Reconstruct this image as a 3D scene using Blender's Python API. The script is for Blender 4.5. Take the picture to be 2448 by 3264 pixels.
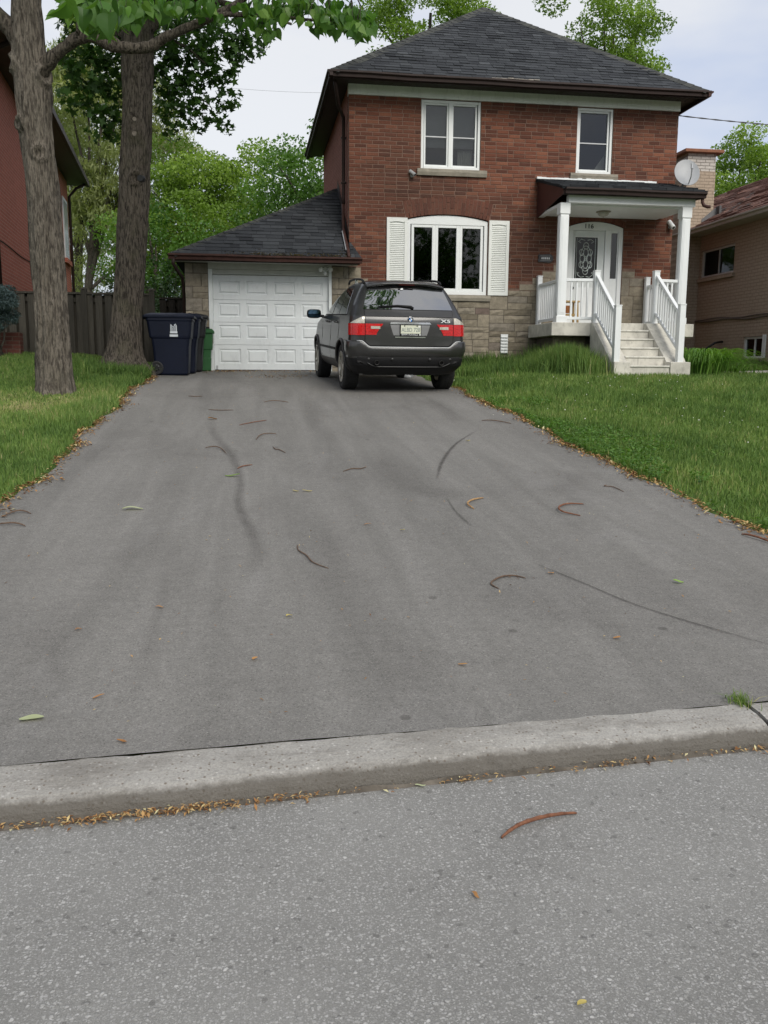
import bpy, bmesh, math, random
import numpy as np
from mathutils import Vector, Matrix, Euler

R = math.radians
random.seed(11)
RNG = np.random.default_rng(5)
SC = bpy.context.scene
COL = SC.collection
for o in list(bpy.data.objects):
    bpy.data.objects.remove(o)

# ------------------------------------------------------------------ camera
EYE = 1.3
cam_d = bpy.data.cameras.new('camera')
cam = bpy.data.objects.new('camera', cam_d)
COL.objects.link(cam)
pitch, yaw, roll = R(9.2), R(8.8), R(.32)
fw = Vector((math.sin(yaw) * math.cos(pitch), math.cos(yaw) * math.cos(pitch), -math.sin(pitch)))
rt = Vector((math.cos(yaw), -math.sin(yaw), 0))
up = rt.cross(fw)
rt2 = rt * math.cos(roll) + up * math.sin(roll)
up2 = -rt * math.sin(roll) + up * math.cos(roll)
M = Matrix.Identity(4)
for i in range(3):
    M[i][0], M[i][1], M[i][2] = rt2[i], up2[i], -fw[i]
M.translation = (0, 0, EYE)
cam.matrix_world = M
cam_d.sensor_fit = 'HORIZONTAL'
cam_d.sensor_width = 36
cam_d.lens = 36 * 2800 / 2448
cam_d.clip_start = .05
cam_d.clip_end = 2000
SC.camera = cam
SC.render.resolution_x, SC.render.resolution_y = 768, 1024
CAMP = np.array((0, 0, EYE))

# ------------------------------------------------------------------ world: high thin overcast over a Nishita sky
SUN_EL, SUN_AZ = R(39), R(164)          # azimuth from +Y towards +X: behind the camera, a little to the right
w = bpy.data.worlds.new('World')
SC.world = w
w.use_nodes = True
nt = w.node_tree
for n in list(nt.nodes):
    nt.nodes.remove(n)
out = nt.nodes.new('ShaderNodeOutputWorld')
sky = nt.nodes.new('ShaderNodeTexSky')
sky.sky_type = 'NISHITA'
sky.sun_disc = False
sky.sun_elevation = SUN_EL
sky.sun_rotation = SUN_AZ
sky.air_density = 1.0
sky.dust_density = 2.0
b1 = nt.nodes.new('ShaderNodeBackground')
b1.inputs['Strength'].default_value = .1
nt.links.new(sky.outputs[0], b1.inputs['Color'])
tc = nt.nodes.new('ShaderNodeTexCoord')
mp = nt.nodes.new('ShaderNodeMapping')
mp.inputs['Scale'].default_value = (1.0, 1.0, 2.6)
nt.links.new(tc.outputs['Generated'], mp.inputs['Vector'])
no = nt.nodes.new('ShaderNodeTexNoise')
no.inputs['Scale'].default_value = 2.3
no.inputs['Detail'].default_value = 5
no.inputs['Roughness'].default_value = .5
nt.links.new(mp.outputs[0], no.inputs['Vector'])
cr = nt.nodes.new('ShaderNodeValToRGB')
cr.color_ramp.elements[0].position = .38
cr.color_ramp.elements[0].color = (.61, .69, .88, 1)
cr.color_ramp.elements[1].position = .58
cr.color_ramp.elements[1].color = (.945, .95, .965, 1)
nt.links.new(no.outputs[0], cr.inputs[0])
b2 = nt.nodes.new('ShaderNodeBackground')
b2.inputs['Strength'].default_value = .53
nt.links.new(cr.outputs[0], b2.inputs['Color'])
mx = nt.nodes.new('ShaderNodeMixShader')
mx.inputs[0].default_value = .88
nt.links.new(b1.outputs[0], mx.inputs[1])
nt.links.new(b2.outputs[0], mx.inputs[2])
nt.links.new(mx.outputs[0], out.inputs[0])

sd = bpy.data.lights.new('sun', 'SUN')
sd.energy = 1.5
sd.angle = R(34)
sd.color = (1, .955, .86)
so = bpy.data.objects.new('sun', sd)
COL.objects.link(so)
dirv = Vector((math.sin(SUN_AZ) * math.cos(SUN_EL), math.cos(SUN_AZ) * math.cos(SUN_EL), math.sin(SUN_EL)))
so.rotation_euler = dirv.to_track_quat('Z', 'Y').to_euler()

SC.view_settings.view_transform = 'Standard'
SC.view_settings.look = 'None'
SC.view_settings.exposure = 0.82
SC.view_settings.gamma = 1
SC.view_settings.use_curve_mapping = False
SC.render.engine = 'CYCLES'
SC.cycles.max_bounces = 6
SC.cycles.transparent_max_bounces = 12

# ------------------------------------------------------------------ mesh helpers
class MB:
    """collects geometry; build() links it as ONE mesh object"""
    def __init__(s):
        s.v, s.f, s.c = [], [], []
    def add(s, vs, fs, col=None):
        n = len(s.v)
        s.v.extend([tuple(p) for p in vs])
        s.f.extend([tuple(i + n for i in f) for f in fs])
        if col is not None:
            s.c.extend([col] * len(fs))
        return s
    def box(s, x0, x1, y0, y1, z0, z1, col=None):
        return s.add([(x0, y0, z0), (x1, y0, z0), (x1, y1, z0), (x0, y1, z0), (x0, y0, z1), (x1, y0, z1), (x1, y1, z1), (x0, y1, z1)],
                     [(0, 3, 2, 1), (4, 5, 6, 7), (0, 1, 5, 4), (1, 2, 6, 5), (2, 3, 7, 6), (3, 0, 4, 7)], col)
    def obox(s, a, b, wx, wz, upv=(0, 0, 1), col=None):
        """bar of section wx x wz from a to b"""
        a, b = Vector(a), Vector(b)
        d = (b - a).normalized()
        u = Vector(upv)
        if abs(d.dot(u)) > .98:
            u = Vector((0, 1, 0))
        l = d.cross(u).normalized()
        u = l.cross(d).normalized()
        vs = []
        for p in (a, b):
            for (i, j) in ((-1, -1), (1, -1), (1, 1), (-1, 1)):
                vs.append(p + l * (wx / 2 * i) + u * (wz / 2 * j))
        return s.add(vs, [(0, 1, 2, 3), (7, 6, 5, 4), (0, 4, 5, 1), (1, 5, 6, 2), (2, 6, 7, 3), (3, 7, 4, 0)], col)
    def prism(s, poly, axis, a, b, col=None):
        """poly: 2-d outline; axis 'x','y','z' extruded from a to b"""
        n = len(poly)
        def P(q, t):
            return {'x': (t, q[0], q[1]), 'y': (q[0], t, q[1]), 'z': (q[0], q[1], t)}[axis]
        vs = [P(q, a) for q in poly] + [P(q, b) for q in poly]
        fs = [tuple(range(n))[::-1], tuple(range(n, 2 * n))]
        fs += [(i, (i + 1) % n, n + (i + 1) % n, n + i) for i in range(n)]
        return s.add(vs, fs, col)
    def tube(s, pts, rad, n=8, caps=True, col=None):
        pts = [Vector(p) for p in pts]
        rads = rad if hasattr(rad, '__len__') else [rad] * len(pts)
        base = len(s.v)
        ref = None
        nf = 0
        for i, p in enumerate(pts):
            d = (pts[min(i + 1, len(pts) - 1)] - pts[max(i - 1, 0)]).normalized()
            if ref is None:
                ref = d.orthogonal().normalized()
            ref = (ref - d * ref.dot(d)).normalized()
            l = d.cross(ref)
            for k in range(n):
                a = 2 * math.pi * k / n
                q = p + (ref * math.cos(a) + l * math.sin(a)) * rads[i]
                s.v.append(tuple(q))
            if i:
                for k in range(n):
                    k2 = (k + 1) % n
                    s.f.append((base + (i - 1) * n + k, base + (i - 1) * n + k2, base + i * n + k2, base + i * n + k))
                    nf += 1
        if caps:
            s.f.append(tuple(base + k for k in range(n))[::-1])
            s.f.append(tuple(base + (len(pts) - 1) * n + k for k in range(n)))
            nf += 2
        if col is not None:
            s.c.extend([col] * nf)
        return s
    def lathe(s, prof, n=24, axis='z', loc=(0, 0, 0), col=None):
        """prof: (radius, height) list, revolved round axis through loc"""
        base = len(s.v)
        for (r, h) in prof:
            for k in range(n):
                a = 2 * math.pi * k / n
                c, q = r * math.cos(a), r * math.sin(a)
                p = {'z': (c, q, h), 'x': (h, c, q), 'y': (q, h, c)}[axis]
                s.v.append((p[0] + loc[0], p[1] + loc[1], p[2] + loc[2]))
        m = 0
        for i in range(len(prof) - 1):
            for k in range(n):
                k2 = (k + 1) % n
                s.f.append((base + i * n + k, base + i * n + k2, base + (i + 1) * n + k2, base + (i + 1) * n + k))
                m += 1
        if col is not None:
            s.c.extend([col] * m)
        return s
    def grid(s, rows, col=None, close=False):
        """rows: list of equal-length point lists"""
        n = len(rows[0])
        base = len(s.v)
        for r in rows:
            s.v.extend([tuple(p) for p in r])
        m = 0
        for i in range(len(rows) - 1):
            for k in range(n if close else n - 1):
                k2 = (k + 1) % n
                s.f.append((base + i * n + k, base + i * n + k2, base + (i + 1) * n + k2, base + (i + 1) * n + k))
                m += 1
        if col is not None:
            s.c.extend([col] * m)
        return s
    def mesh(s, name, mat=None, smooth=False):
        me = bpy.data.meshes.new(name)
        me.from_pydata(s.v, [], s.f)
        me.validate()
        if s.c and len(s.c) == len(me.polygons):
            at = me.attributes.new('tint', 'FLOAT', 'FACE')
            at.data.foreach_set('value', [float(x) for x in s.c])
        if smooth:
            me.polygons.foreach_set('use_smooth', [True] * len(me.polygons))
        if mat:
            me.materials.append(mat)
        bm = bmesh.new()
        bm.from_mesh(me)
        bmesh.ops.recalc_face_normals(bm, faces=bm.faces)
        bm.to_mesh(me)
        bm.free()
        return me
    def build(s, name, mat=None, parent=None, smooth=False, bevel=0, **kw):
        o = link(name, s.mesh(name, mat, smooth), parent)
        if bevel:
            m = o.modifiers.new('bevel', 'BEVEL')
            m.width = bevel
            m.segments = 2
            m.limit_method = 'ANGLE'
            m.angle_limit = R(40)
        if kw:
            tag(o, **kw)
        return o

def link(name, data, parent=None):
    o = bpy.data.objects.new(name, data)
    COL.objects.link(o)
    if parent is not None:
        o.parent = parent
    return o

def tag(o, label=None, cat=None, group=None, kind=None):
    if label: o['label'] = label
    if cat: o['category'] = cat
    if group: o['group'] = group
    if kind: o['kind'] = kind
    return o

def thing(name, label, cat, loc=(0, 0, 0), rz=0, group=None):
    o = bpy.data.objects.new(name, None)
    COL.objects.link(o)
    o.location = loc
    o.rotation_euler = (0, 0, rz)
    o.empty_display_size = .2
    return tag(o, label, cat, group)

def big_mesh(name, V, F, mat, tint=None, smooth=False):
    """V (n,3) floats, F (m,k) ints, numpy -> mesh"""
    me = bpy.data.meshes.new(name)
    n, (m, k) = len(V), F.shape
    me.vertices.add(n)
    me.vertices.foreach_set('co', np.ascontiguousarray(V, dtype=np.float32).ravel())
    me.loops.add(m * k)
    me.loops.foreach_set('vertex_index', np.ascontiguousarray(F, dtype=np.int32).ravel())
    me.polygons.add(m)
    me.polygons.foreach_set('loop_start', np.arange(0, m * k, k, dtype=np.int32))
    me.update(calc_edges=True)
    if tint is not None:
        at = me.attributes.new('tint', 'FLOAT', 'FACE')
        at.data.foreach_set('value', np.ascontiguousarray(tint, dtype=np.float32))
    if smooth:
        me.polygons.foreach_set('use_smooth', np.ones(m, dtype=bool))
    me.materials.append(mat)
    return me

# ------------------------------------------------------------------ materials
class NT:
    def __init__(s, name):
        s.m = bpy.data.materials.new(name)
        s.m.use_nodes = True
        s.t = s.m.node_tree
        s.b = s.t.nodes['Principled BSDF']
        s.o = s.t.nodes['Material Output']
    def n(s, typ, **kw):
        x = s.t.nodes.new(typ)
        for k, v in kw.items():
            if k.startswith('i_'):
                key = k[2:]
                x.inputs[int(key) if key.isdigit() else key.replace('_', ' ')].default_value = v
            else:
                setattr(x, k, v)
        return x
    def l(s, a, b):
        s.t.links.new(a, b)
    def pos(s, scale=(1, 1, 1), obj=False, rot=(0, 0, 0)):
        g = s.n('ShaderNodeTexCoord').outputs['Object'] if obj else s.n('ShaderNodeNewGeometry').outputs['Position']
        m = s.n('ShaderNodeMapping')
        m.inputs['Scale'].default_value = scale
        m.inputs['Rotation'].default_value = rot
        s.l(g, m.inputs[0])
        return m.outputs[0]
    def noise(s, vec, scale, detail=3, rough=.55, dist=0):
        x = s.n('ShaderNodeTexNoise')
        x.inputs['Scale'].default_value = scale
        x.inputs['Detail'].default_value = detail
        x.inputs['Roughness'].default_value = rough
        x.inputs['Distortion'].default_value = dist
        s.l(vec, x.inputs['Vector'])
        return x.outputs[0]
    def vor(s, vec, scale, feature='F1', out='Distance', rnd=1):
        x = s.n('ShaderNodeTexVoronoi', feature=feature)
        x.inputs['Scale'].default_value = scale
        x.inputs['Randomness'].default_value = rnd
        s.l(vec, x.inputs['Vector'])
        return x.outputs[out]
    def ramp(s, fac, stops, interp='LINEAR'):
        x = s.n('ShaderNodeValToRGB')
        x.color_ramp.interpolation = interp
        el = x.color_ramp.elements
        while len(el) < len(stops):
            el.new(.5)
        for e, (p, c) in zip(el, stops):
            e.position = p
            e.color = (c, c, c, 1) if not hasattr(c, '__len__') else tuple(c) + (1,)
        s.l(fac, x.inputs[0])
        return x.outputs[0]
    def mix(s, fac, a, b, mode='MIX'):
        x = s.n('ShaderNodeMix', data_type='RGBA', blend_type=mode)
        for sock, v in ((x.inputs[0], fac), (x.inputs[6], a), (x.inputs[7], b)):
            if isinstance(v, (int, float)):
                sock.default_value = v if sock.type == 'VALUE' else (v, v, v, 1)
            elif isinstance(v, (tuple, list)):
                sock.default_value = tuple(v) + (1,)
            else:
                s.l(v, sock)
        return x.outputs[2]
    def math(s, op, a, b=None, clamp=False):
        x = s.n('ShaderNodeMath', operation=op, use_clamp=clamp)
        for sock, v in zip(x.inputs, (a, b)):
            if v is None: continue
            if isinstance(v, (int, float)): sock.default_value = v
            else: s.l(v, sock)
        return x.outputs[0]
    def attr(s, name='tint'):
        x = s.n('ShaderNodeAttribute', attribute_name=name)
        return x.outputs['Fac']
    def rnd(s):
        return s.n('ShaderNodeObjectInfo').outputs['Random']
    def bump(s, h, strength=.3, dist=.01):
        x = s.n('ShaderNodeBump')
        x.inputs['Strength'].default_value = strength
        x.inputs['Distance'].default_value = dist
        s.l(h, x.inputs['Height'])
        s.l(x.outputs[0], s.b.inputs['Normal'])
    def set(s, col=None, rough=None, metal=None, spec=None, coat=None):
        for key, v in (('Base Color', col), ('Roughness', rough), ('Metallic', metal), ('Specular IOR Level', spec), ('Coat Weight', coat)):
            if v is None: continue
            if isinstance(v, (int, float)): s.b.inputs[key].default_value = v
            elif isinstance(v, (tuple, list)): s.b.inputs[key].default_value = tuple(v) + (1,)
            else: s.l(v, s.b.inputs[key])
        return s

def plain(name, col, rough=.6, metal=0, var=.12, scale=6, dirt=0, bump=0, spec=.5, fine=60):
    """a painted / cast / plastic surface with mottling, a little grime and fine relief"""
    k = NT(name)
    p = k.pos()
    n1 = k.noise(p, scale, 5)
    a = tuple(c * (1 - var) for c in col)
    b = tuple(min(1, c * (1 + var)) for c in col)
    c = k.mix(k.ramp(n1, [(.3, 0), (.7, 1)]), a, b)
    if dirt:
        n2 = k.noise(k.pos((2.5, 2.5, 1)), 5, 6, .7)
        c = k.mix(k.math('MULTIPLY', k.ramp(n2, [(.52, 0), (.75, 1)]), dirt), c, tuple(q * .45 for q in col))
    k.set(c, rough, metal, spec)
    if bump:
        k.bump(k.noise(p, fine, 4), bump, .006)
    return k.m

def wood_mat(name, c1, c2, rough=.8):
    k = NT(name)
    p = k.pos((14, 14, 1.2))
    n1 = k.noise(p, 2.2, 6, .65, .6)
    r = k.rnd()
    c = k.mix(k.ramp(n1, [(.32, 0), (.68, 1)]), c1, c2)
    c = k.mix(.8, c, k.ramp(r, [(0, .62), (1, 1.2)]), 'MULTIPLY')
    k.set(c, rough, spec=.25)
    k.bump(n1, .35, .004)
    return k.m

M_WHITE = plain('white_vinyl', (.74, .76, .76), .38, var=.03, dirt=.12, scale=2)
M_WHITEP = plain('white_paint', (.72, .74, .74), .5, var=.05, dirt=.25, scale=3, bump=.05)
M_FRIEZE = plain('frieze_paint', (.80, .84, .80), .6, var=.06, dirt=.35, scale=3)
M_BROWN = plain('brown_aluminium', (.030, .018, .016), .55, var=.2, scale=5, dirt=.2, spec=.25)
M_RUST = plain('brown_gutter_lip', (.055, .024, .019), .55, var=.25, scale=9, dirt=.2, spec=.25)
M_SOFFIT = plain('brown_soffit', (.030, .021, .018), .55, var=.15)
M_DARKPANEL = plain('maroon_panel', (.060, .020, .018), .5, var=.1)
M_CONC = plain('painted_concrete', (.54, .52, .465), .85, var=.20, scale=4, dirt=.8, bump=.45)
M_SILL = plain('stone_sill', (.27, .245, .20), .85, var=.18, scale=7, dirt=.3, bump=.3)
M_BLACK = plain('black_plastic', (.012, .012, .013), .5, var=.2)
M_CHROME = plain('bright_metal', (.72, .72, .74), .18, 1, var=.04)
M_GREYMETAL = plain('grey_metal', (.42, .43, .44), .4, .3, var=.08)
M_DISH = plain('dish_grey', (.33, .34, .355), .45, var=.05, dirt=.1)
M_ROOM = plain('dark_room', (.018, .018, .017), .9, var=.2)  # near-black walls stand in for the shade of unlit rooms
M_CURTAIN = plain('curtain_cloth', (.55, .53, .48), .9, var=.08)

def glass_mat(name, tint=(.55, .58, .57), ior=1.75, rough=.02):
    k = NT(name)
    k.t.nodes.remove(k.b)
    tr = k.n('ShaderNodeBsdfTransparent')
    tr.inputs[0].default_value = tuple(tint) + (1,)
    gl = k.n('ShaderNodeBsdfGlossy')
    gl.inputs['Roughness'].default_value = rough
    gl.inputs['Color'].default_value = (.95, .97, 1, 1)
    fr = k.n('ShaderNodeFresnel')
    fr.inputs['IOR'].default_value = ior
    nb = k.n('ShaderNodeBump')
    nb.inputs['Strength'].default_value = .04
    nb.inputs['Distance'].default_value = .02
    k.l(k.noise(k.pos(), 2.5, 2), nb.inputs['Height'])
    k.l(nb.outputs[0], gl.inputs['Normal'])
    k.l(nb.outputs[0], fr.inputs['Normal'])
    ms = k.n('ShaderNodeMixShader')
    k.l(fr.outputs[0], ms.inputs[0])
    k.l(tr.outputs[0], ms.inputs[1])
    k.l(gl.outputs[0], ms.inputs[2])
    k.l(ms.outputs[0], k.o.inputs[0])
    return k.m
M_GLASS = glass_mat('window_glass', (.20, .22, .21), 1.55)
M_GLASS2 = glass_mat('window_glass_upper', (.62, .64, .64), 1.5)

def text_mesh(s, size, depth, mat, name='lettering', parent=None, loc=(0, 0, 0), rot=(R(90), 0, 0), sx=1.0, bold=0):
    cu = bpy.data.curves.new(name, 'FONT')
    cu.body = s
    cu.size = size
    cu.extrude = depth
    cu.offset = bold
    cu.align_x = 'CENTER'
    cu.align_y = 'CENTER'
    cu.resolution_u = 3
    t = bpy.data.objects.new(name + '_tmp', cu)
    COL.objects.link(t)
    dg = bpy.context.evaluated_depsgraph_get()
    me = bpy.data.meshes.new_from_object(t.evaluated_get(dg))
    bpy.data.objects.remove(t)
    bpy.data.curves.remove(cu)
    me.materials.clear()
    me.materials.append(mat)
    o = link(name, me, parent)
    o.location = loc
    o.rotation_euler = rot
    o.scale = (sx, 1, 1)
    return o

# ------------------------------------------------------------------ terrain height
def sstep(a, b, x):
    t = np.clip((np.asarray(x, float) - a) / (b - a), 0, 1)
    return t * t * (3 - 2 * t)
_PY = np.linspace(-60, 400, 4601)
_PZ = np.interp(_PY, [-60, 3.0, 14, 19, 40, 400], [0, 0, .99, 1.27, 1.35, 1.6])
_K = np.hanning(21); _K /= _K.sum()
_PZ = np.convolve(np.pad(_PZ, 10, mode='edge'), _K, 'valid')
def prof(y):
    return np.interp(y, _PY, _PZ)
DX0, DX1 = -1.70, 3.36            # driveway edges
def G(x, y):
    x = np.asarray(x, float); y = np.asarray(y, float)
    z = prof(y)
    z = z + .30 * sstep(12.5, 18.5, y) * sstep(-1.75, -3.4, x)
    z = z + .09 * sstep(3.5, 5.5, x) * sstep(8, 15, y)
    z = z + .13 * sstep(16.6, 19.6, y) * sstep(9.4, 11.2, x)
    return z
def g(x, y):
    return float(G(x, y))
# ------------------------------------------------------------------ ground, road, kerb, driveway
def kerb_back(x):  return 2.924 + .0619 * x
def kerb_front(x): return 2.672 + .079 * x

k = NT('soil_and_turf')
n1 = k.noise(k.pos(), .9, 5)
n2 = k.noise(k.pos(), 24, 5, .7)
n3 = k.noise(k.pos((1, 1, 1)), 3.2, 4, .6)
c = k.mix(k.ramp(n1, [(.35, 0), (.65, 1)]), (.070, .125, .028), (.105, .165, .040))
c = k.mix(k.ramp(n2, [(.35, 0), (.7, 1)]), c, (.055, .085, .025), 'MIX')
c = k.mix(k.math('MULTIPLY', k.ramp(n3, [(.55, 0), (.75, 1)]), .6), c, (.13, .12, .05))
k.set(c, .95, spec=.1)
k.bump(n2, .8, .03)
M_GROUND = k.m

def sheet(name, xs, ys, fz, mat, mask=None):
    X, Y = np.meshgrid(xs, ys)
    Z = fz(X, Y)
    V = np.stack([X.ravel(), Y.ravel(), Z.ravel()], 1)
    nx = len(xs)
    i, j = np.meshgrid(np.arange(nx - 1), np.arange(len(ys) - 1))
    a = (j * nx + i).ravel()
    F = np.stack([a, a + 1, a + 1 + nx, a + nx], 1)
    if mask is not None:
        cx = V[F].mean(1)
        F = F[mask(cx[:, 0], cx[:, 1])]
    return link(name, big_mesh(name, V, F, mat, smooth=True))

xs = np.concatenate([np.linspace(-600, -30, 12), np.linspace(-25, -8, 12), np.arange(-7.5, 16, .25), np.linspace(17, 40, 14), np.linspace(60, 600, 12)])
ys = np.concatenate([np.linspace(-600, -20, 10), np.linspace(-15, 2, 12), np.arange(2.5, 24, .25), np.linspace(25, 60, 20), np.linspace(80, 900, 14)])
def fz_ground(X, Y):
    z = G(X, Y) - .01
    z = np.where((X > DX0 + .12) & (X < DX1 - .12) & (Y < 19.2), z - .06, z)
    return np.where(Y < kerb_back(np.clip(X, -30, 30)) + .1, -.20, z)
ground = sheet('ground', xs, ys, fz_ground, M_GROUND)
tag(ground, kind='structure')

# driveway: fine worn asphalt
k = NT('driveway_asphalt')
p = k.pos()
sp = k.noise(p, 260, 2, .6)
sp2 = k.vor(p, 190, out='Color')
streak = k.noise(k.pos((2.3, .16, 1), rot=(0, 0, R(-3))), 1.5, 4, .6, .5)
blot = k.noise(p, .75, 5, .62, .7)
blot2 = k.noise(k.pos((1, .5, 1)), 2.1, 4, .6, .6)
c = k.mix(k.ramp(streak, [(.2, 0), (.8, 1)]), (.142, .137, .127), (.222, .214, .200))
c = k.mix(k.math('MULTIPLY', k.ramp(blot, [(.50, 0), (.72, 1)]), .34), c, (.100, .094, .088))
c = k.mix(k.math('MULTIPLY', k.ramp(blot2, [(.56, 0), (.74, 1)]), .35), c, (.240, .232, .223))
sp3 = k.noise(p, 85, 3, .75)
c = k.mix(.8, c, k.ramp(sp, [(.25, .62), (.5, 1.0), (.78, 1.45)]), 'MULTIPLY')
c = k.mix(.8, c, k.ramp(sp3, [(.25, .66), (.5, 1.0), (.75, 1.38)]), 'MULTIPLY')
c = k.mix(.6, c, k.ramp(k.noise(p, 17, 4, .7), [(.25, .80), (.75, 1.2)]), 'MULTIPLY')
gx = k.n('ShaderNodeSeparateColor'); k.l(sp2, gx.inputs[0])
c = k.mix(k.math('MULTIPLY', k.ramp(gx.outputs[0], [(.965, 0), (.99, 1)]), .6), c, (.33, .31, .285))
c = k.mix(k.math('MULTIPLY', k.ramp(gx.outputs[1], [(.96, 0), (.99, 1)]), .6), c, (.06, .057, .054))
va = k.n('ShaderNodeTexVoronoi'); va.inputs['Scale'].default_value = 120; k.l(p, va.inputs['Vector'])
sa_ = k.n('ShaderNodeSeparateColor'); k.l(va.outputs['Color'], sa_.inputs[0])
agg = k.ramp(va.outputs['Distance'], [(.28, 1), (.45, 0)])
c = k.mix(k.math('MULTIPLY', k.math('MULTIPLY', k.ramp(sa_.outputs[0], [(.70, 0), (.80, 1)]), agg), .55), c, k.ramp(sa_.outputs[1], [(0, (.17, .16, .15)), (.8, (.27, .255, .24)), (1, (.40, .385, .365))]))
c = k.mix(k.math('MULTIPLY', k.math('MULTIPLY', k.ramp(sa_.outputs[2], [(.80, 0), (.9, 1)]), agg), .5), c, (.075, .07, .065))
# small crisp drips of oil and old tar
vd = k.n('ShaderNodeTexVoronoi'); vd.inputs['Scale'].default_value = 3.2; k.l(k.mix(.06, p, k.n('ShaderNodeTexNoise', i_Scale=9.0).outputs['Color']), vd.inputs['Vector'])
sd_ = k.n('ShaderNodeSeparateColor'); k.l(vd.outputs['Color'], sd_.inputs[0])
c = k.mix(k.math('MULTIPLY', k.math('MULTIPLY', k.ramp(vd.outputs['Distance'], [(.055, 1), (.085, 0)]), k.ramp(sd_.outputs[0], [(.62, 0), (.66, 1)])), .5), c, (.06, .055, .05))
k.set(c, .87, spec=.28)
k.bump(k.math('ADD', sp, k.noise(p, 60, 3)), .55, .005)
M_DRIVE = k.m

def edge_wobble(y, s):
    return .045 * np.sin(y * 1.7 + s) + .03 * np.sin(y * 4.3 + 2 * s) + .018 * np.sin(y * 11.1 + 3 * s)
def drive_edges(y):
    l = DX0 + edge_wobble(y, .4) - np.interp(y, [2.5, 4, 6.5], [.9, .35, 0])
    r = DX1 + edge_wobble(y, 2.2) + np.interp(y, [2.5, 4, 6.5], [.7, .3, 0])
    return l, r
rows = []
ysd = np.concatenate([np.arange(3.0, 18.9, .12), [19.05]])
for j, y in enumerate(ysd):
    l, r = drive_edges(y)
    xx = np.linspace(l, r, 26)
    if j == 0:
        yy = kerb_back(xx) - .012 + .003 * np.sin(xx * 9) + .002 * np.sin(xx * 23 + 1)
    else:
        yy = np.full(26, y) + .1 * (kerb_back(xx) - 3.0) * max(0, 1 - (y - 3) / 1.5) * 10
    zz = prof(yy) + .004 + .006 * np.sin(xx * 1.9 + y * .7)
    rows.append(list(zip(xx, yy, zz)))
b = MB().grid(rows)
n = 26
driveway = b.build('driveway', M_DRIVE, smooth=True, kind='structure')
# the ragged cut edge of the slab against the grass
for side, idx in ((0, 0), (1, n - 1)):
    rr = [[r[idx], (r[idx][0], r[idx][1], r[idx][2] - .07)] for r in rows]
    MB().grid(rr).build('slab_edge', M_DRIVE, driveway)

# road: open-graded asphalt with light aggregate
k = NT('road_asphalt')
pr_ = k.pos()
wob_ = k.n('ShaderNodeTexNoise'); wob_.inputs['Scale'].default_value = 70; wob_.inputs['Detail'].default_value = 2; k.l(pr_, wob_.inputs['Vector'])
va_ = k.n('ShaderNodeVectorMath', operation='MULTIPLY_ADD'); va_.inputs[1].default_value = (.012, .012, .012); k.l(wob_.outputs['Color'], va_.inputs[0]); k.l(pr_, va_.inputs[2])
p = va_.outputs[0]
v1 = k.n('ShaderNodeTexVoronoi', feature='F1'); v1.inputs['Scale'].default_value = 74; k.l(p, v1.inputs['Vector'])
v2 = k.n('ShaderNodeTexVoronoi', feature='F1'); v2.inputs['Scale'].default_value = 165; k.l(p, v2.inputs['Vector'])
s1 = k.n('ShaderNodeSeparateColor'); k.l(v1.outputs['Color'], s1.inputs[0])
s2 = k.n('ShaderNodeSeparateColor'); k.l(v2.outputs['Color'], s2.inputs[0])
base = k.mix(k.ramp(k.noise(p, 1.1, 4, .6), [(.35, 0), (.66, 1)]), (.198, .194, .183), (.250, .245, .231))
base = k.mix(.8, base, k.ramp(k.noise(p, 320, 3, .7), [(.25, .55), (.75, 1.4)]), 'MULTIPLY')
c = k.mix(k.math('MULTIPLY', k.ramp(s2.outputs[0], [(.35, 0), (.8, 1)]), k.ramp(v2.outputs['Distance'], [(.3, 1), (.5, 0)])), base, (.34, .334, .318))
v3 = k.n('ShaderNodeTexVoronoi', feature='F1'); v3.inputs['Scale'].default_value = 118; k.l(p, v3.inputs['Vector'])
s3 = k.n('ShaderNodeSeparateColor'); k.l(v3.outputs['Color'], s3.inputs[0])
c = k.mix(k.math('MULTIPLY', k.math('MULTIPLY', k.ramp(s3.outputs[0], [(.42, 0), (.52, 1)]), k.ramp(v3.outputs['Distance'], [(.32, 1), (.46, 0)])), .9), c, k.ramp(s3.outputs[1], [(0, (.22, .215, .208)), (.6, (.33, .323, .312)), (1, (.47, .46, .447))]))
stone = k.math('MULTIPLY', k.ramp(s1.outputs[0], [(.66, 0), (.74, 1)]), k.ramp(v1.outputs['Distance'], [(.30, 1), (.42, 0)]))
scol = k.ramp(s1.outputs[1], [(0, (.26, .255, .242)), (.55, (.36, .353, .338)), (.9, (.44, .432, .416)), (1, (.54, .53, .512))])
c = k.mix(k.math('MULTIPLY', stone, .8), c, scol)
c = k.mix(k.math('MULTIPLY', k.ramp(k.noise(p, 55, 4, .75), [(.63, 0), (.72, 1)]), .55), c, (.095, .091, .087))
c = k.mix(k.math('MULTIPLY', k.ramp(s1.outputs[2], [(.978, 0), (.99, 1)]), .4), c, (.07, .067, .063))
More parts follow.
